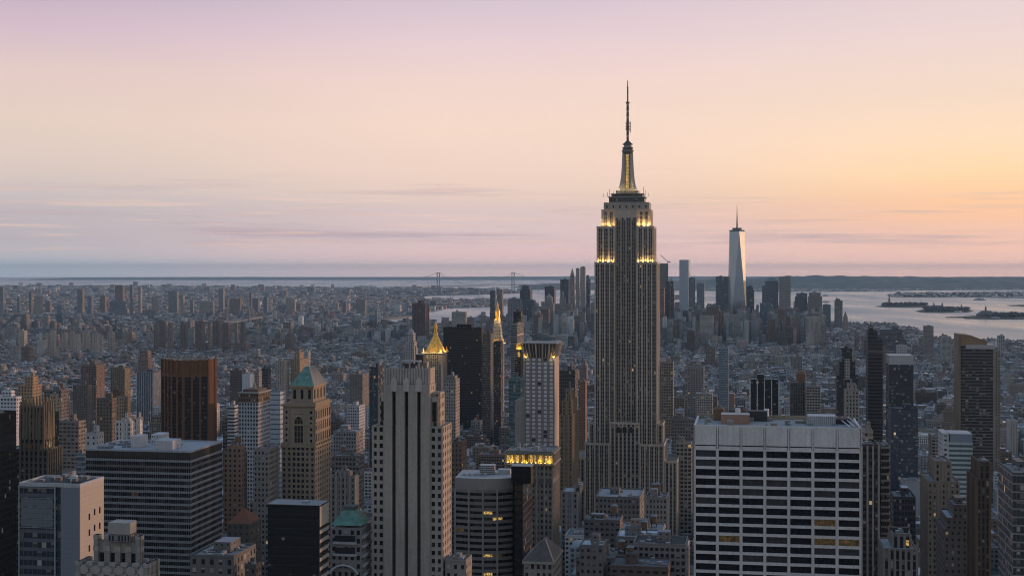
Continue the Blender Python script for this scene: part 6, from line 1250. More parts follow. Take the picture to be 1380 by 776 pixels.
far_rows(L3, 8200, 'borough_tower', [gyS, brS.but(wall=(.22,.18,.17)), gyS.but(wall=(.18,.21,.25)), gyS.but(wall=(.34,.32,.29))], ['cream tower with narrow top in the far borough at left','tall open framed tower under construction, highest of the far borough','slender blue tower right of the open framed tower','second slender blue tower right of the open framed tower','wide blue grey tower above the rust ribbed tower','dark slim tower at far left of the far borough','small cream tower near the left edge of the borough','pale broad tower near the left edge of the borough','reddish tower touching the left edge of the picture','dull brown tower left of the open framed tower','wide pink brown base below the open framed tower','cream step roofed block above the ribbed tower','slim tower right of the wide blue grey tower','wide brown tower near the suspension bridge','pale twin tower near the suspension bridge','low grey block right of the second slender blue tower','long flat brown block right of the slender blue towers','white low tower left of the cream narrow topped tower','blue tower right of the cream narrow topped tower','thin tower right of the wide blue grey tower','small dark tower right of the wide blue grey tower','slim grey tower above the white grid tower','pale tower right of the white grid tower, far off','blue grey tower above the green pyramid, far off','wide tower by the far bridge deck','small tower left of the far bridge deck','low white chimney like tower at far left','white thin tower below the open framed tower'], 'towers of the far borough')

# ------------------------------------------------------------------ suspension bridges
def susp_bridge(name, label, P, Q, th, deck, w=24, n=24, col=(.22,.27,.30), ext=.45):
    P, Q = Vector((*P, 0)), Vector((*Q, 0)); mid = (P+Q)/2; d = (Q-P); L = d.length; u = d/L; s = Vector((u.y, -u.x, 0))
    root = thing(name, label, 'bridge', (mid.x, mid.y, 0)); P -= mid; Q -= mid; st = S(col)
    for A in (P, Q):
        m = MB()
        for k in (-1, 1):
            c = A+s*k*w/2; m.prism([tuple((c+u*a+s*b)[:2]) for a, b in ((-6,-5),(-6,5),(6,5),(6,-5))][::-1], -1, th, st, B=[tuple((c+u*a+s*b)[:2]) for a, b in ((-5,-4),(-5,4),(5,4),(5,-4))][::-1])
        for z in (th-6, th*.62, deck+6): m.beam(A+s*w/2+Vector((0,0,z)), A-s*w/2+Vector((0,0,z)), 4.5, st)
        m.build('bridge_tower', root)
    m = MB(); E0, E1 = P-u*L*ext, Q+u*L*ext
    m.prism([tuple(v[:2]) for v in (E0+s*w/2, E0-s*w/2, E1-s*w/2, E1+s*w/2)], deck-4, deck+4, S((.17,.19,.20)), bottom=True) if True else None
    m.build('deck', root)
    for (A, sg) in ((P, -1), (Q, 1)):
        for k in range(4): c = A+u*sg*L*ext*(k+1)/4.; MB().beam(c+Vector((0,0,0)), c+Vector((0,0,deck-4)), 5, st).build('approach_pier', root)
    for k in (-1, 1):
        m = MB(); pts = []
        for i in range(n+1): t = i/n; pts.append(P+(Q-P)*t+s*k*w/2+Vector((0, 0, deck+7+(th-deck-7)*(2*t-1)**2)))
        pts = [E0+s*k*w/2+Vector((0,0,deck))]+pts+[E1+s*k*w/2+Vector((0,0,deck))]
        for a, b in zip(pts, pts[1:]): m.beam(a, b, 1.2, st)
        [m.beam(p, Vector((p.x, p.y, deck)), .35, st) for p in pts[2:-2]]; m.build('main_cable', root)
ver = ((590.8-CX)/F*16200, 16200), ((691.5-CX)/F*17600, 17600)
susp_bridge('suspension_bridge', 'great suspension bridge with two tall towers on the horizon', *ver, 243, 82, 34, 30, (.20,.26,.29), .5)
P1, P2 = ground(498, 437), ground(566, 427); susp_bridge('suspension_bridge', 'low blue suspension bridge deck left of the lone dark red tower', ((503-CX)/F*6300, 6300), ((553-CX)/F*6900, 6900), 96, 42, 30, 16, (.17,.23,.28), .5)
susp_bridge('suspension_bridge', 'small grey suspension bridge above the white grid tower at left', ((300-CX)/F*6000, 6000), ((331-CX)/F*6450, 6450), 104, 42, 30, 16, (.20,.22,.25), .7)

# ------------------------------------------------------------------ statue on its island, port cranes, roof cranes
def statue():
    x, y = ground(1198.5, 411.8); root = thing('monument_statue', 'tall robed statue raising a torch on a stepped pedestal on an island', 'statue', (x, y, 2.2), R(150))
    m = MB()
    star = [((34 if i % 2 else 24)*math.cos(i*math.pi/11), (34 if i % 2 else 24)*math.sin(i*math.pi/11)) for i in range(22)]
    m.prism(star, 0, 13, S((.25,.23,.20))); m.box(-12, 12, -12, 12, 13, 20, S((.28,.26,.23))); m.prism([(-9,-9),(9,-9),(9,9),(-9,9)], 20, 44, S((.30,.28,.25)), B=[(-7,-7),(7,-7),(7,7),(-7,7)]); m.box(-8, 8, -8, 8, 44, 47, S((.33,.31,.28)), bottom=True); m.build('pedestal', root)
    b = MB(); prof = [(47, 6.), (55, 5.4), (64, 4.6), (72, 4.3), (78, 4.0), (81, 2.2), (82.5, 1.5)]
    for (z0, r0), (z1, r1) in zip(prof, prof[1:]): b.prism([(r0*math.cos(t)*(1+.08*(i % 2)), r0*.85*math.sin(t)*(1+.08*(i % 2))) for i, t in enumerate(np.arange(14)*math.pi/7)], z0, z1, PL, B=[(r1*math.cos(t)*(1+.08*(i % 2)), r1*.85*math.sin(t)*(1+.08*(i % 2))) for i, t in enumerate(np.arange(14)*math.pi/7)])
    b.cyl(0, 0, 1.6, 2.1, 82, 84, PL, 10); b.cyl(0, 0, 2.1, 1.5, 84, 87, PL, 10)
    b.beam((-3.2, 0, 79), (-4.6, 0, 86), 1.2, PL); b.beam((-4.6, 0, 86), (-4.9, 0, 92), .9, PL); b.beam((3.2, 0, 79), (4.6, 2.5, 71), 1.3, PL); b.beam((4.6, 2.5, 71), (2, 4.5, 73), 1., PL); b.build('statue_body', root, M['statue'])
    c = MB(); [c.beam((1.6*math.cos(t), 0, 86+1.6*math.sin(t)), (3.6*math.cos(t), 0, 86.5+3.6*math.sin(t)), .2, PL) for t in np.linspace(.2, math.pi-.2, 7)]; c.build('crown', root, M['statue'])
    t = MB(); t.cyl(-4.9, 0, .5, 1.5, 91.5, 94, PL, 8); t.cyl(-4.9, 0, 1.2, .1, 94, 98, PL, 8); t.build('torch', root, M['gold'])
    tb = MB(); tb.box(2., 4.8, 3.8, 4.6, 70.5, 76, PL, bottom=True); tb.build('tablet', root, M['statue'])
statue()
def port_crane(px, py, tp, label):
    x, y = ground(px, py); h = 270-(tp-EY)/F*y; root = thing('port_crane', label, 'crane', (x, y, 1.6), 0, 'container cranes at the port'); st = S((.22,.24,.26)); m = MB()
    b = h*.55
    for sx in (-9, 9):
        for sy in (-10, 10): m.beam((sx, sy, 0), (sx*.8, sy, b), 1.2, st)
    for sy in (-10, 10): m.beam((-9, sy, b*.5), (9, sy, b*.5), 1., st); m.beam((-8, sy, b), (8, sy, b), 1.2, st)
    m.build('portal_frame', root); q = MB(); q.beam((-6, 0, b), (-2, 0, h*.8), 1.2, st); q.beam((6, 0, b), (-2, 0, h*.8), 1., st); q.build('apex_frame', root)
    q = MB(); q.beam((8, 0, b), (24, 0, h), 1.3, st); q.beam((8, 0, b), (-20, 0, b+1), 1.5, st); q.beam((-2, 0, h*.8), (24, 0, h), .4, st); q.build('boom', root)
for a in ((604, 411, 397.5, 'left crane of the left pair at the port'), (607.5, 411.5, 397, 'right crane of the left pair at the port'), (641, 411, 397.5, 'left crane of the right pair at the port'), (646, 411, 397, 'right crane of the right pair at the port')): port_crane(*a)
def roof_crane(px, Y, z0, z1, jib, label):
    x = (px-CX)/F*Y; root = thing('tower_crane', label, 'crane', (x, Y+12, GZ)); st = S((.20,.18,.17)); m = MB()
    zz0, zz1 = hgt(z0, Y)-GZ, hgt(z1, Y)-GZ; m.box(-1.3, 1.3, -1.3, 1.3, 0, zz1, st); m.build('mast', root)
    q = MB(); q.beam((0, 0, zz1), (jib[0], 0, zz1+jib[1]), 1.1, st); q.build('jib', root); q = MB(); q.beam((0, 0, zz1), (9, 0, zz1+1), 1.4, st); q.box(6, 10, -1.5, 1.5, zz1-4, zz1+1, S((.3,.3,.3)), bottom=True); q.build('counter_jib', root)
    q = MB(); q.box(-2, 2, -2, 2, zz1-4, zz1, S((.3,.28,.26)), bottom=True); q.build('cab', root)
roof_crane(900.5, 5300, 380, 352.5, (-28, 25), 'luffing tower crane above the unfinished ribbed tower, jib raised left')
roof_crane(903.5, 5080, 389, 378, (9, 14), 'smaller tower crane above the dark tower with netted floors')
# island buildings
def hall(name, label, px, py, w, d, h, hr, col, towers=()):
    x, y = ground(px, py); root = thing(name, label, 'building', (x, y, 2.2), R(8)); m = MB(); m.box(-w/2, w/2, -d/2, d/2, 0, h, S(col, 7, 8, .5, .6)); m.build('wall', root)
    r = MB(); r.prism([(-w/2-1,-d/2-1),(w/2+1,-d/2-1),(w/2+1,d/2+1),(-w/2-1,d/2+1)], h, h+hr, S((.12,.13,.13)), B=[(-w/2+d*.4,-1),(w/2-d*.4,-1),(w/2-d*.4,1),(-w/2+d*.4,1)]); r.build('roof', root)
    for tx, th in towers:
        t = MB(); t.box(tx-4, tx+4, -d/2-3, -d/2+5, 0, th, S(col)); t.prism([(tx-4,-d/2-3),(tx+4,-d/2-3),(tx+4,-d/2+5),(tx-4,-d/2+5)], th, th+12, S((.14,.22,.2)), B=[(tx-.5,-d/2+.5),(tx+.5,-d/2+.5),(tx+.5,-d/2+1.5),(tx-.5,-d/2+1.5)]); t.build('turret', root)
hall('island_hall', 'turreted brick hall on the island right of the statue', 1262, 417.6, 110, 50, 18, 12, (.25,.16,.12), ((-30,38),(30,38)))
hall('island_hall', 'long low hospital building on the island right of the statue', 1292, 418.6, 130, 40, 15, 8, (.24,.17,.13), ((10, 30),))
hall('shore_terminal', 'old rail terminal with clock tower on the dark spit at right', 1329, 427.6, 95, 50, 16, 20, (.18,.14,.13), ((-15, 52),))
hall('shore_hall', 'low shed roofed hall on the spit left of the right edge', 1370, 427.2, 110, 60, 12, 8, (.20,.18,.17))
# ------------------------------------------------------------------ the rest of the city
WALLS = np.array([(.30,.22,.15),(.24,.15,.11),(.20,.12,.09),(.34,.30,.25),(.26,.25,.24),(.19,.18,.175),(.40,.37,.33),(.15,.13,.12),(.30,.17,.12),(.46,.45,.44),(.13,.14,.16),(.22,.20,.19)])
WNAME = ['tan brick','red brown brick','dark red brick','beige stone','grey stone','dark grey','cream stone','charcoal brown','orange brick','white','slate blue','brownish grey']
WALLS = .92*WALLS*.55+WALLS.mean(axis=1, keepdims=True)*.40*np.array([.96,1.,1.05])
ROOFS = np.array([(.08,.083,.09),(.13,.138,.155),(.19,.205,.23),(.27,.295,.335),(.40,.44,.50),(.54,.58,.64),(.055,.057,.06),(.16,.15,.145)])
RNAME = ['black roof','dark grey roof','grey roof','light grey roof','pale silver roof','white roof','tar black roof','brown roof']
def envelope(px, Y):
    """highest row (smallest py) an ordinary building may reach, so that what the photograph shows stays in view"""
    pts = [(0,540),(60,560),(115,600),(300,640),(380,650),(440,650),(500,650),(620,620),(690,640),(755,640),(775,692),(900,700),(935,660),(1160,640),(1240,680),(1380,650)]
    return np.interp(px, [p[0] for p in pts], [p[1] for p in pts])
foot = [t for t in taken]
def clear(x, y, r):
    for (cx, cy, wd, dp, H, a, b, Y) in foot:
        if abs(x-cx) < wd/2+r and abs(y-cy) < dp/2+r+6: return False
    return True
B_ = []      # cx, cy, w, d, h, wall index, roof index, wall shade, bay, fl, fw, fh
def add_b(u, v, wu, wv, h, kind=0):
    x, y = gw(u, v)
    if y < 300: return
    wi = rng.choice(12, p=[.16,.14,.08,.13,.12,.09,.08,.05,.05,.05,.02,.03]); ri = rng.choice(8, p=[.09,.12,.13,.18,.22,.14,.06,.06])
    B_.append((x, y, wv, wu, h, wi, ri, rng.uniform(.6, 1.55), rng.uniform(2.6, 4.2), rng.uniform(3.1, 3.9), rng.uniform(.38, .7), rng.uniform(.42, .62)))
for ku in range(9, 84):
    for kv in range(-12, 10):
        u0, u1 = ku*STW+11, (ku+1)*STW-11; v0, v1 = av0+kv*AVW+(16 if ku < 28 else 9), av0+(kv+1)*AVW-(16 if ku < 28 else 9)
        if ku >= 27: o_ = 130*math.sin((ku//3)*2.4); v0 += o_; v1 += o_
        for row in (0, 1):
            v = v0
            while v < v1-9:
                far = (u0 > 3000)
                wv = rng.uniform(12, 32) if u0 < 2600 else rng.uniform(10, 27)
                if rng.random() < .10: wv *= 1.8
                wv = min(wv, v1-v); wu = rng.uniform(24, 28.6); 
                uc = u0+wu/2 if row == 0 else u1-wu/2; vc = v+wv/2; v += wv+.4
                x, y = gw(uc, vc)
                if y < 700 or abs(x/y) > .43: continue
                px, py = CX+x/y*F, EY+CAMZ/y*F
                if not inside([x], [y], main)[0]: continue
                if y > 4300 and px < 640 and not (y < 5600): continue
                if u0 < 1500: h = rng.gamma(7, 4.8)+8
                elif u0 < 2300: h = rng.gamma(5, 4.8)+9
                elif u0 < 3100: h = rng.gamma(5, 3.)+8
                elif u0 < 4400: h = rng.gamma(4, 2.2)+8
                else: h = rng.gamma(4, 6.)+10
                if 2000 < u0 < 4800 and px < 560: h = rng.gamma(4, 1.8)+8
                if px > 1000 and u0 > 1500: h = rng.gamma(5, 2.7)+8
                t = rng.random()
                if t < .03 and u0 < 3200: h *= rng.uniform(1.5, 2.3)
                elif t < .012 and u0 < 4600: h *= rng.uniform(2., 4.)
                if u0 > 4600 and 690 < px < 1110 and t < .22: h = rng.uniform(50, 125)
                if u0 > 4600 and px > 1110: h = min(h, 30)
                if y < 1010:
                    lim2 = 792; hw = wv/2/y*F
                    for a_, b_, t_ in ((296,366,655),(440,506,640),(753,936,694),(1194,1240,655)):
                        if px-hw > a_ and px+hw < b_: lim2 = t_
                    h = max(10, CAMZ-(lim2+rng.uniform(4, 80)-EY)/F*y)
                # keep the water in view
                top = EY+(CAMZ-h)/y*F
                if y > 4300 and px > 1145: h = min(h, 26)
                if 1010 <= y < 1400 and top < envelope(px, y): h = max(12, CAMZ-(envelope(px, y)+rng.uniform(0, 60)-EY)/F*y)
                lim = 1 if y > 1400 else 0
                if lim and y < 3000 and top < 455+rng.uniform(0, 60)*(y < 2200): h = max(10, CAMZ-(rng.uniform(470, 520)-EY)/F*y)
                if h < 6 or not clear(x, y, max(wv, wu)/2*.9): continue
                add_b(uc, vc, wu, wv, h)
B_ = np.array(B_); n = len(B_)
print('city buildings', n)
# coarse depth test: how many pixels of each building does the photograph's camera see
def visible_counts():
    Wd, Hd = 690, 388; ids = np.full((Hd, Wd), -1, int)
    items = []
    for i, b in enumerate(B_): items.append((b[1]-b[3]/2, i, b[0], b[1], b[2], b[3], b[4]))
    for j, (cx, cy, wd, dp, H, a, bb, Y) in enumerate(taken): items.append((Y, -2-j, cx, cy, wd, dp, H))
    items.sort(key=lambda t: -t[0])
    for (_, i, x, y, w_, d_, h) in items:
        c = [(x+sx*w_/2*UX[0]+sy*d_/2*UY[0], y+sx*w_/2*UX[1]+sy*d_/2*UY[1]) for sx in (-1, 1) for sy in (-1, 1)]
        px = [CX+p/q*F for p, q in c]; p0, p1 = min(px)/2, max(px)/2; ymin, ymax = min(q for _, q in c), max(q for _, q in c)
        t0 = (EY+(CAMZ-h)/ymax*F)/2; t1 = (EY+CAMZ/ymin*F)/2
        a, b2 = int(max(0, round(p0))), int(min(Wd, round(p1))); c0, c1 = int(max(0, round(t0))), int(min(Hd, round(t1)))
        if b2 > a and c1 > c0: ids[c0:c1, a:b2] = i
    cnt = np.bincount(ids[ids >= 0].ravel(), minlength=n); return cnt, ids
cnt, ids = visible_counts()
order = np.argsort(-cnt); SINGLE = [int(i) for i in order[:125] if cnt[i] > 3]
single = set(SINGLE)
# individual buildings ------------------------------------------------------------
LMK = landmarks
def where(px, py, Y):
    best = None
    for nm, lx, ly, lY in LMK:
        d = math.hypot(lx-px, (ly-py)*.7)+abs(math.log(lY/Y))*60
        if best is None or d < best[0]: best = (d, nm, lx, ly, lY)
    _, nm, lx, ly, lY = best
    s_ = ('just ' if abs(px-lx) < 45 else '')+('left of' if px < lx else 'right of')
    if abs(px-lx) < 14: s_ = 'directly behind' if Y > lY else 'directly in front of'
    elif Y > lY*1.25: s_ = ('beyond and left of' if px < lx else 'beyond and right of')
    return s_, nm
used_lab = {}
ORD = ['', 'second ', 'third ', 'fourth ', 'fifth ', 'sixth ', 'seventh ', 'eighth ']
cent = {}
ys, xs = np.nonzero(ids >= 0); vals = ids[ys, xs]
for i in SINGLE:
    k = vals == i; cent[i] = (xs[k].mean()*2, ys[k].min()*2)
for i in sorted(SINGLE, key=lambda q: B_[q][1]):
    x, y, w_, d_, h, wi, ri, sh, bay, fl, fw, fh = B_[i]; wi, ri = int(wi), int(ri); px, py = cent[i]
    rr = random.Random(i); st = S(tuple(WALLS[wi]*sh), bay, fl, fw, fh, (.022,.026,.032), .22, .008); H = h-GZ+1.75
    size = 'small' if h < 28 else 'mid height' if h < 55 else 'tall'
    s_, nm = where(px, py, y); tank = 1 if rr.random() < (.55 if y < 2200 else .25) else 0
    feat = 'water tank' if tank else rr.choice(['roof house']); 
    base = f'{size} {WNAME[wi]} building, {RNAME[ri]}, {s_} {nm}'
    k = used_lab.get(base, 0); used_lab[base] = k+1
    lab = (ORD[min(k, 7)]+('nearest ' if k else '')+base) if k < 8 else base
    root = thing('city_building', ' '.join(lab.split()[:16]), 'building', (x, y, GZ), -GA, 'ordinary city buildings between the landmarks')
    x0, x1, y0, y1 = -w_/2, w_/2, -d_/2, d_/2; m = MB()
    sb = rr.random() < .35 and h > 35; h1 = h*rr.uniform(.72, .88) if sb else h
    m.box(x0, x1, y0, y1, 0, h1, st, S(tuple(ROOFS[ri]))); 
    if sb: i0 = rr.uniform(2, 4); m.box(x0+i0, x1-i0, y0+i0, y1-i0, h1-.5, h, st, S(tuple(ROOFS[ri])))
    for z in (4.6, ): m.prism([(x0-.2,y0-.2),(x1+.2,y0-.2),(x1+.2,y1+.2),(x0-.2,y1+.2)], z, z+.5, S(tuple(WALLS[wi]*sh*1.15)), bottom=True)
    m.prism([(x0-.35,y0-.35),(x1+.35,y0-.35),(x1+.35,y1+.35),(x0-.35,y1+.35)], h1-1.2, h1-.2, S(tuple(WALLS[wi]*sh*1.15)), bottom=True)
    m.build('wall', root)
    if sb: x0, x1, y0, y1 = x0+i0, x1-i0, y0+i0, y1-i0
    roof_part(root, x0, x1, y0, y1, h, tuple(ROOFS[ri]), 1.1, tuple(WALLS[wi]*sh*.95), 5 if y < 1400 else 3, i, tank, True)
# everything beyond: merged, thousands of roofs ------------------------------------
def merged(name, cx, cy, wx, wy, h, rot, wall, roof, par, z0=1.7, lit=.006, blind=.22):
    """N boxes in one mesh; rot = turn of each box"""
    N_ = len(cx); c, s = np.cos(rot), np.sin(rot); lx = np.array([-.5,.5,.5,-.5]); ly = np.array([-.5,-.5,.5,.5])
    X = cx[:, None]+(lx*wx[:, None])*c[:, None]+(ly*wy[:, None])*s[:, None]; Yq = cy[:, None]-(lx*wx[:, None])*s[:, None]+(ly*wy[:, None])*c[:, None]
    z0 = np.broadcast_to(z0, (N_,)); V = np.zeros((N_, 8, 3), 'f'); V[:, :4, 0] = X; V[:, 4:, 0] = X; V[:, :4, 1] = Yq; V[:, 4:, 1] = Yq; V[:, :4, 2] = z0[:, None]; V[:, 4:, 2] = (z0+h)[:, None]
    Fc = np.array([[0,1,5,4],[1,2,6,5],[2,3,7,6],[3,0,4,7],[4,5,6,7]]); Fi = (Fc[None]+8*np.arange(N_)[:, None, None]).reshape(-1)
    me = bpy.data.meshes.new(name); me.vertices.add(8*N_); me.vertices.foreach_set('co', V.ravel()); nf = 5*N_
    me.loops.add(4*nf); me.loops.foreach_set('vertex_index', Fi.astype('i')); me.polygons.add(nf); me.polygons.foreach_set('loop_start', np.arange(0, 4*nf, 4, dtype='i')); me.polygons.foreach_set('loop_total', np.full(nf, 4, 'i'))
    me.update(calc_edges=True)
    uv = np.zeros((N_, 5, 4, 2), 'f')
    for k, L in enumerate((wx, wy, wx, wy)): uv[:, k, 1, 0] = L; uv[:, k, 2, 0] = L; uv[:, k, 2, 1] = h; uv[:, k, 3, 1] = h
    l = me.uv_layers.new(name='UVMap'); l.data.foreach_set('uv', uv.ravel())
    A = np.zeros((N_, 5, 4), 'f'); A[:, :4, :3] = wall[:, None]; A[:, 4, :3] = roof; A[:, :, 3] = lit
    Bq = np.zeros((N_, 5, 4), 'f'); Bq[:] = par[:, None]; nb = np.maximum(1, np.round(wx/par[:, 0])); nb2 = np.maximum(1, np.round(wy/par[:, 0]))
    Bq[:, 0, 0] = Bq[:, 2, 0] = wx/nb; Bq[:, 1, 0] = Bq[:, 3, 0] = wy/nb2; Bq[:, :, 1] = (h/np.maximum(1, np.round(h/par[:, 1])))[:, None]; Bq[:, 4, 2:] = 0
    Cq = np.zeros((N_, 5, 4), 'f'); Cq[:] = (.025,.03,.036,blind)
    for nm, d in (('ca', A), ('cb', Bq), ('cc', Cq)):
        a = me.attributes.new(nm, 'FLOAT_COLOR', 'FACE'); a.data.foreach_set('color', d.ravel())
    me.materials.append(FAC); me.validate(); o = bpy.data.objects.new(name, me); sc.collection.objects.link(o); o['kind'] = 'stuff'; return o
rest = np.array([i for i in range(n) if i not in single]); Q = B_[rest]
cols = WALLS[Q[:, 5].astype(int)]*Q[:, 7:8]; rcol = ROOFS[Q[:, 6].astype(int)]*rng.uniform(.8, 1.2, (len(Q), 1))
X, Y_, WX, WY, Hh = Q[:, 0], Q[:, 1], Q[:, 2], Q[:, 3], Q[:, 4]
lists = [(X, Y_, WX, WY, Hh, np.full(len(Q), -GA)*-1*-1, cols, rcol, Q[:, 8:12], np.full(len(Q), 1.7))]
# roof houses and tanks of the merged buildings
k = rng.random(len(Q)) < .9; q = Q[k]; ox = rng.uniform(-.25, .25, len(q))*q[:, 2]; oy = rng.uniform(-.25, .3, len(q))*q[:, 3]
bx = q[:, 0]+ox*UX[0]+oy*UY[0]; by = q[:, 1]+ox*UX[1]+oy*UY[1]
lists.append((bx, by, q[:, 2]*rng.uniform(.15, .4, len(q)), q[:, 3]*rng.uniform(.15, .35, len(q)), rng.uniform(2.5, 6, len(q)), np.full(len(q), -GA), WALLS[q[:, 5].astype(int)]*q[:, 7:8], ROOFS[rng.integers(0, 8, len(q))], q[:, 8:12]*np.array([1,1,.5,.5]), q[:, 4]+1.7))
for rep in range(3):
    k = rng.random(len(Q)) < (.55 if rep else .8); q = Q[k & (Q[:, 1] < 4200)]; ox = rng.uniform(-.42, .42, len(q))*q[:, 2]; oy = rng.uniform(-.42, .42, len(q))*q[:, 3]; s_ = rng.uniform(1.5, 4.5, len(q))
    lists.append((q[:, 0]+ox*UX[0]+oy*UY[0], q[:, 1]+ox*UX[1]+oy*UY[1], s_, s_*rng.uniform(.6, 1.3, len(q)), rng.uniform(1.2, 4.2, len(q)), np.full(len(q), -GA), ROOFS[rng.integers(1, 6, len(q))]*.8, ROOFS[rng.integers(1, 6, len(q))]*1.1, q[:, 8:12]*np.array([1,1,0,0]), q[:, 4]+1.7))
cat_ = [np.concatenate([l[j] for l in lists]) for j in range(10)]
GROT = GA
merged('city_blocks', cat_[0], cat_[1], cat_[2], cat_[3], cat_[4], np.full(len(cat_[0]), GROT), cat_[6], cat_[7], cat_[8], cat_[9])
# the borough beyond the river, rows of houses on their own street grid
def scatter(y0, y1, pitch, sx, sy, hfun, rot0, pxmax=760, keep=.86, poly=None, frac=.45):
    xs_, ys_ = [], []
    g = np.arange(-y1*.8, y1*.8, pitch); gy = np.arange(-y1*.5, y1*1.5, pitch)
    a, b = np.meshgrid(g, gy); a = a.ravel(); b = b.ravel(); st = (np.floor(b/pitch) % 3 == 0) | (np.floor(a/pitch) % 7 == 0); a, b = a[~st], b[~st]
    a = a+rng.uniform(-.2, .2, len(a))*pitch; b = b+rng.uniform(-.12, .12, len(b))*pitch
    x = a*math.cos(rot0)+b*math.sin(rot0); y = -a*math.sin(rot0)+b*math.cos(rot0)
    k = (y > y0) & (y < y1) & (np.abs(x/y) < .44) & (rng.random(len(x)) < keep); x, y = x[k], y[k]
    if pxmax: k = CX+x/y*F < pxmax; x, y = x[k], y[k]
    k = inside(x, y, poly or main); x, y = x[k], y[k]
    N_ = len(x); h = hfun(x, y, N_)
    return x, y, rng.uniform(.45, .98, N_)*sx, rng.uniform(.5, .95, N_)*sy, h, np.full(N_, rot0)
def hb(x, y, N_):
    h = rng.gamma(4, 2.2, N_)+6; t = rng.random(N_); zone = np.sin(x/900+1)+np.cos(y/1300)
    h = np.where((t < .035) & (zone > .2), rng.uniform(22, 62, N_), h); return h
dens = [scatter(5300, 8200, 34, 32, 30, hb, R(-18), 645), scatter(8200, 12500, 46, 44, 38, hb, R(24), 720), scatter(12500, 24500, 88, 84, 60, lambda x, y, n_: rng.gamma(4, 2.6, n_)+7+(rng.random(n_) < .03)*rng.uniform(15, 55, n_), R(12), 760, .7)]
x, y, wx, wy, h, rt = [np.concatenate([d[j] for d in dens]) for j in range(6)]
NB = len(x); print('borough', NB); wi = rng.integers(0, 12, NB)
merged('borough_blocks', x, y, wx, wy, h, rt, WALLS[wi]*rng.uniform(.8, 1.5, (NB, 1)), ROOFS[rng.choice(8, NB, p=[.06,.12,.18,.22,.2,.12,.04,.06])]*rng.uniform(.9, 1.5, (NB, 1)), np.tile((6.,5.,.4,.4), (NB, 1)), lit=.001)
# far shore, port and islands: sheds, tanks and towns
def sprinkle(poly, N0, s0, s1, h0, h1, ymin=0, ymax=1e9):
    P = np.array(poly); x = rng.uniform(P[:, 0].min(), P[:, 0].max(), N0); y = rng.uniform(P[:, 1].min(), P[:, 1].max(), N0)
    k = inside(x, y, poly) & (y > ymin) & (y < ymax); x, y = x[k], y[k]; N_ = len(x)
    return x, y, rng.uniform(s0, s1, N_), rng.uniform(s0, s1, N_)*.6, rng.uniform(h0, h1, N_)
ss = [sprinkle(staten, 9000, 18, 70, 6, 20, 0, 20500), sprinkle(bayonne, 900, 20, 110, 6, 18), sprinkle(islands['hospital_island'], 26, 20, 50, 8, 14), sprinkle(islands['fort_island'], 160, 20, 60, 8, 18), sprinkle(islands['park_shore'], 30, 20, 60, 5, 10)]
x, y, wx, wy, h = [np.concatenate([d[j] for d in ss]) for j in range(5)]; NB = len(x)
merged('shore_town', x, y, wx, wy, h, rng.uniform(0, 1.5, NB), np.array([(.42,.41,.39)])*rng.uniform(.4, 1.5, (NB, 1)), np.array([(.42,.44,.46)])*rng.uniform(.4, 1.6, (NB, 1)), np.tile((6.,5.,.2,.2), (NB, 1)))
# ------------------------------------------------------------------ bare trees of the squares, housing lawns and islands
def trees(name, pts, h0, h1, r0, r1):
    v, f = [], []; ico = np.array([(0,0,1),(.89,0,.45),(.28,.85,.45),(-.72,.53,.45),(-.72,-.53,.45),(.28,-.85,.45),(.72,.53,-.45),(-.28,.85,-.45),(-.89,0,-.45),(-.28,-.85,-.45),(.72,-.53,-.45),(0,0,-1)])
    fi = [(0,1,2),(0,2,3),(0,3,4),(0,4,5),(0,5,1),(1,6,2),(2,7,3),(3,8,4),(4,9,5),(5,10,1),(6,7,2),(7,8,3),(8,9,4),(9,10,5),(10,6,1),(11,7,6),(11,8,7),(11,9,8),(11,10,9),(11,6,10)]
    V, Fs = [], []
    for (x, y, z) in pts:
        r = random.uniform(r0, r1); h = random.uniform(h0, h1)
        for k in range(3):
            o = len(V); jit = rng.uniform(.7, 1.3, (12, 1)); P = ico*jit*np.array([r*.7, r*.7, h*.32])+np.array([x+random.uniform(-r, r)*.5, y+random.uniform(-r, r)*.5, z+h*.62+random.uniform(-.1, .1)*h]); V += P.tolist(); Fs += [tuple(q+o for q in t) for t in fi]
        o = len(V); V += [[x-.4,y-.4,z],[x+.4,y-.4,z],[x,y+.5,z],[x,y,z+h*.6]]; Fs += [(o,o+1,o+3),(o+1,o+2,o+3),(o+2,o,o+3)]
    me = bpy.data.meshes.new(name); me.from_pydata(V, [], Fs); me.materials.append(M['tree']); o = bpy.data.objects.new(name, me); sc.collection.objects.link(o); o['kind'] = 'stuff'; return o
def pp(box, N_, z=1.7):
    return [(*ground(random.uniform(box[0], box[1]), random.uniform(box[2], box[3])), z) for _ in range(N_)]
pk = pp((90, 216, 489, 500), 420)+pp((0, 150, 502, 530), 380)+pp((150, 330, 476, 484), 300)+pp((415, 450, 488, 512), 160)+pp((1225, 1290, 463, 472), 220)+pp((700, 760, 470, 476), 120)+pp((330, 480, 460, 468), 260)
trees('park_trees', pk, 11, 19, 5, 9)
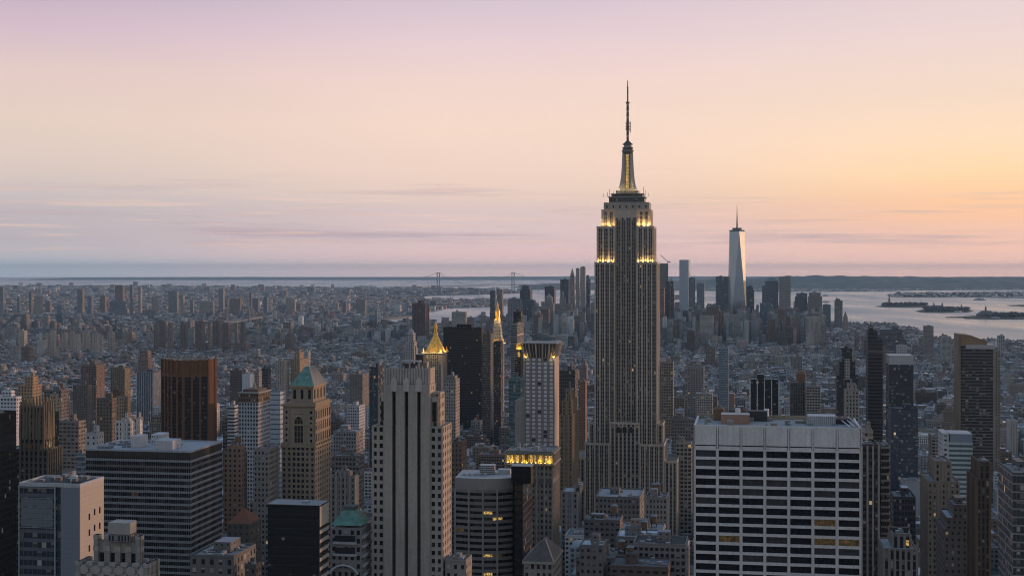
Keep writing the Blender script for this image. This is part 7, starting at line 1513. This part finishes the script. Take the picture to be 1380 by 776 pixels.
it = pp((1190, 1250, 411.2, 413.2), 170, 2.2)+pp((1246, 1306, 417, 420.5), 150, 2.2)+pp((1340, 1378, 425.5, 429), 90, 2.2)+pp((1205, 1380, 396, 401), 260, 2.)
trees('island_trees', it, 14, 26, 9, 20)
# ------------------------------------------------------------------ boats
def ferry(px, py, L, label):
    x, y = ground(px, py); root = thing('ferry', label, 'boat', (x, y, 0), R(random.uniform(-20, 20)), 'ferries on the bay'); w_ = L*.2
    MB().prism([(-L/2,0),(-L*.35,-w_/2),(L*.35,-w_/2),(L/2,0),(L*.35,w_/2),(-L*.35,w_/2)], -1, L*.06, S((.25,.25,.27))).build('hull', root)
    MB().box(-L*.33, L*.33, -w_*.4, w_*.4, L*.06, L*.16, S((.6,.58,.55), 3, 3, .6, .5)).build('cabin', root); MB().box(-L*.06, L*.06, -w_*.2, w_*.2, L*.16, L*.22, S((.5,.3,.15))).build('funnel', root)
for a in ((1113, 407.5, 70, 'ferry near the solitary water side tower'), (1112, 399, 80, 'small ferry far out left of the statue'), (1320, 404.5, 110, 'long low ship between the statue island and the port')): ferry(*a)
# ------------------------------------------------------------------ the air
hz = bpy.data.meshes.new('haze'); e = 60000; zb, zt = -3., 485.
hz.from_pydata([(-e,-e,zb),(e,-e,zb),(e,e,zb),(-e,e,zb),(-e,-e,zt),(e,-e,zt),(e,e,zt),(-e,e,zt)], [], [(3,2,1,0),(4,5,6,7),(0,1,5,4),(1,2,6,5),(2,3,7,6),(3,0,4,7)])
hm = bpy.data.materials.new('haze'); hm.use_nodes = True; t = hm.node_tree; t.nodes.clear(); o_ = t.nodes.new('ShaderNodeOutputMaterial'); pv = t.nodes.new('ShaderNodeVolumePrincipled')
pv.inputs['Color'].default_value = (.42, .70, 1., 1); pv.inputs['Density'].default_value = HAZE; pv.inputs['Anisotropy'].default_value = 0.0; t.links.new(pv.outputs[0], o_.inputs['Volume'])
hz.materials.append(hm); ho = bpy.data.objects.new('haze', hz); sc.collection.objects.link(ho); ho['kind'] = 'stuff'
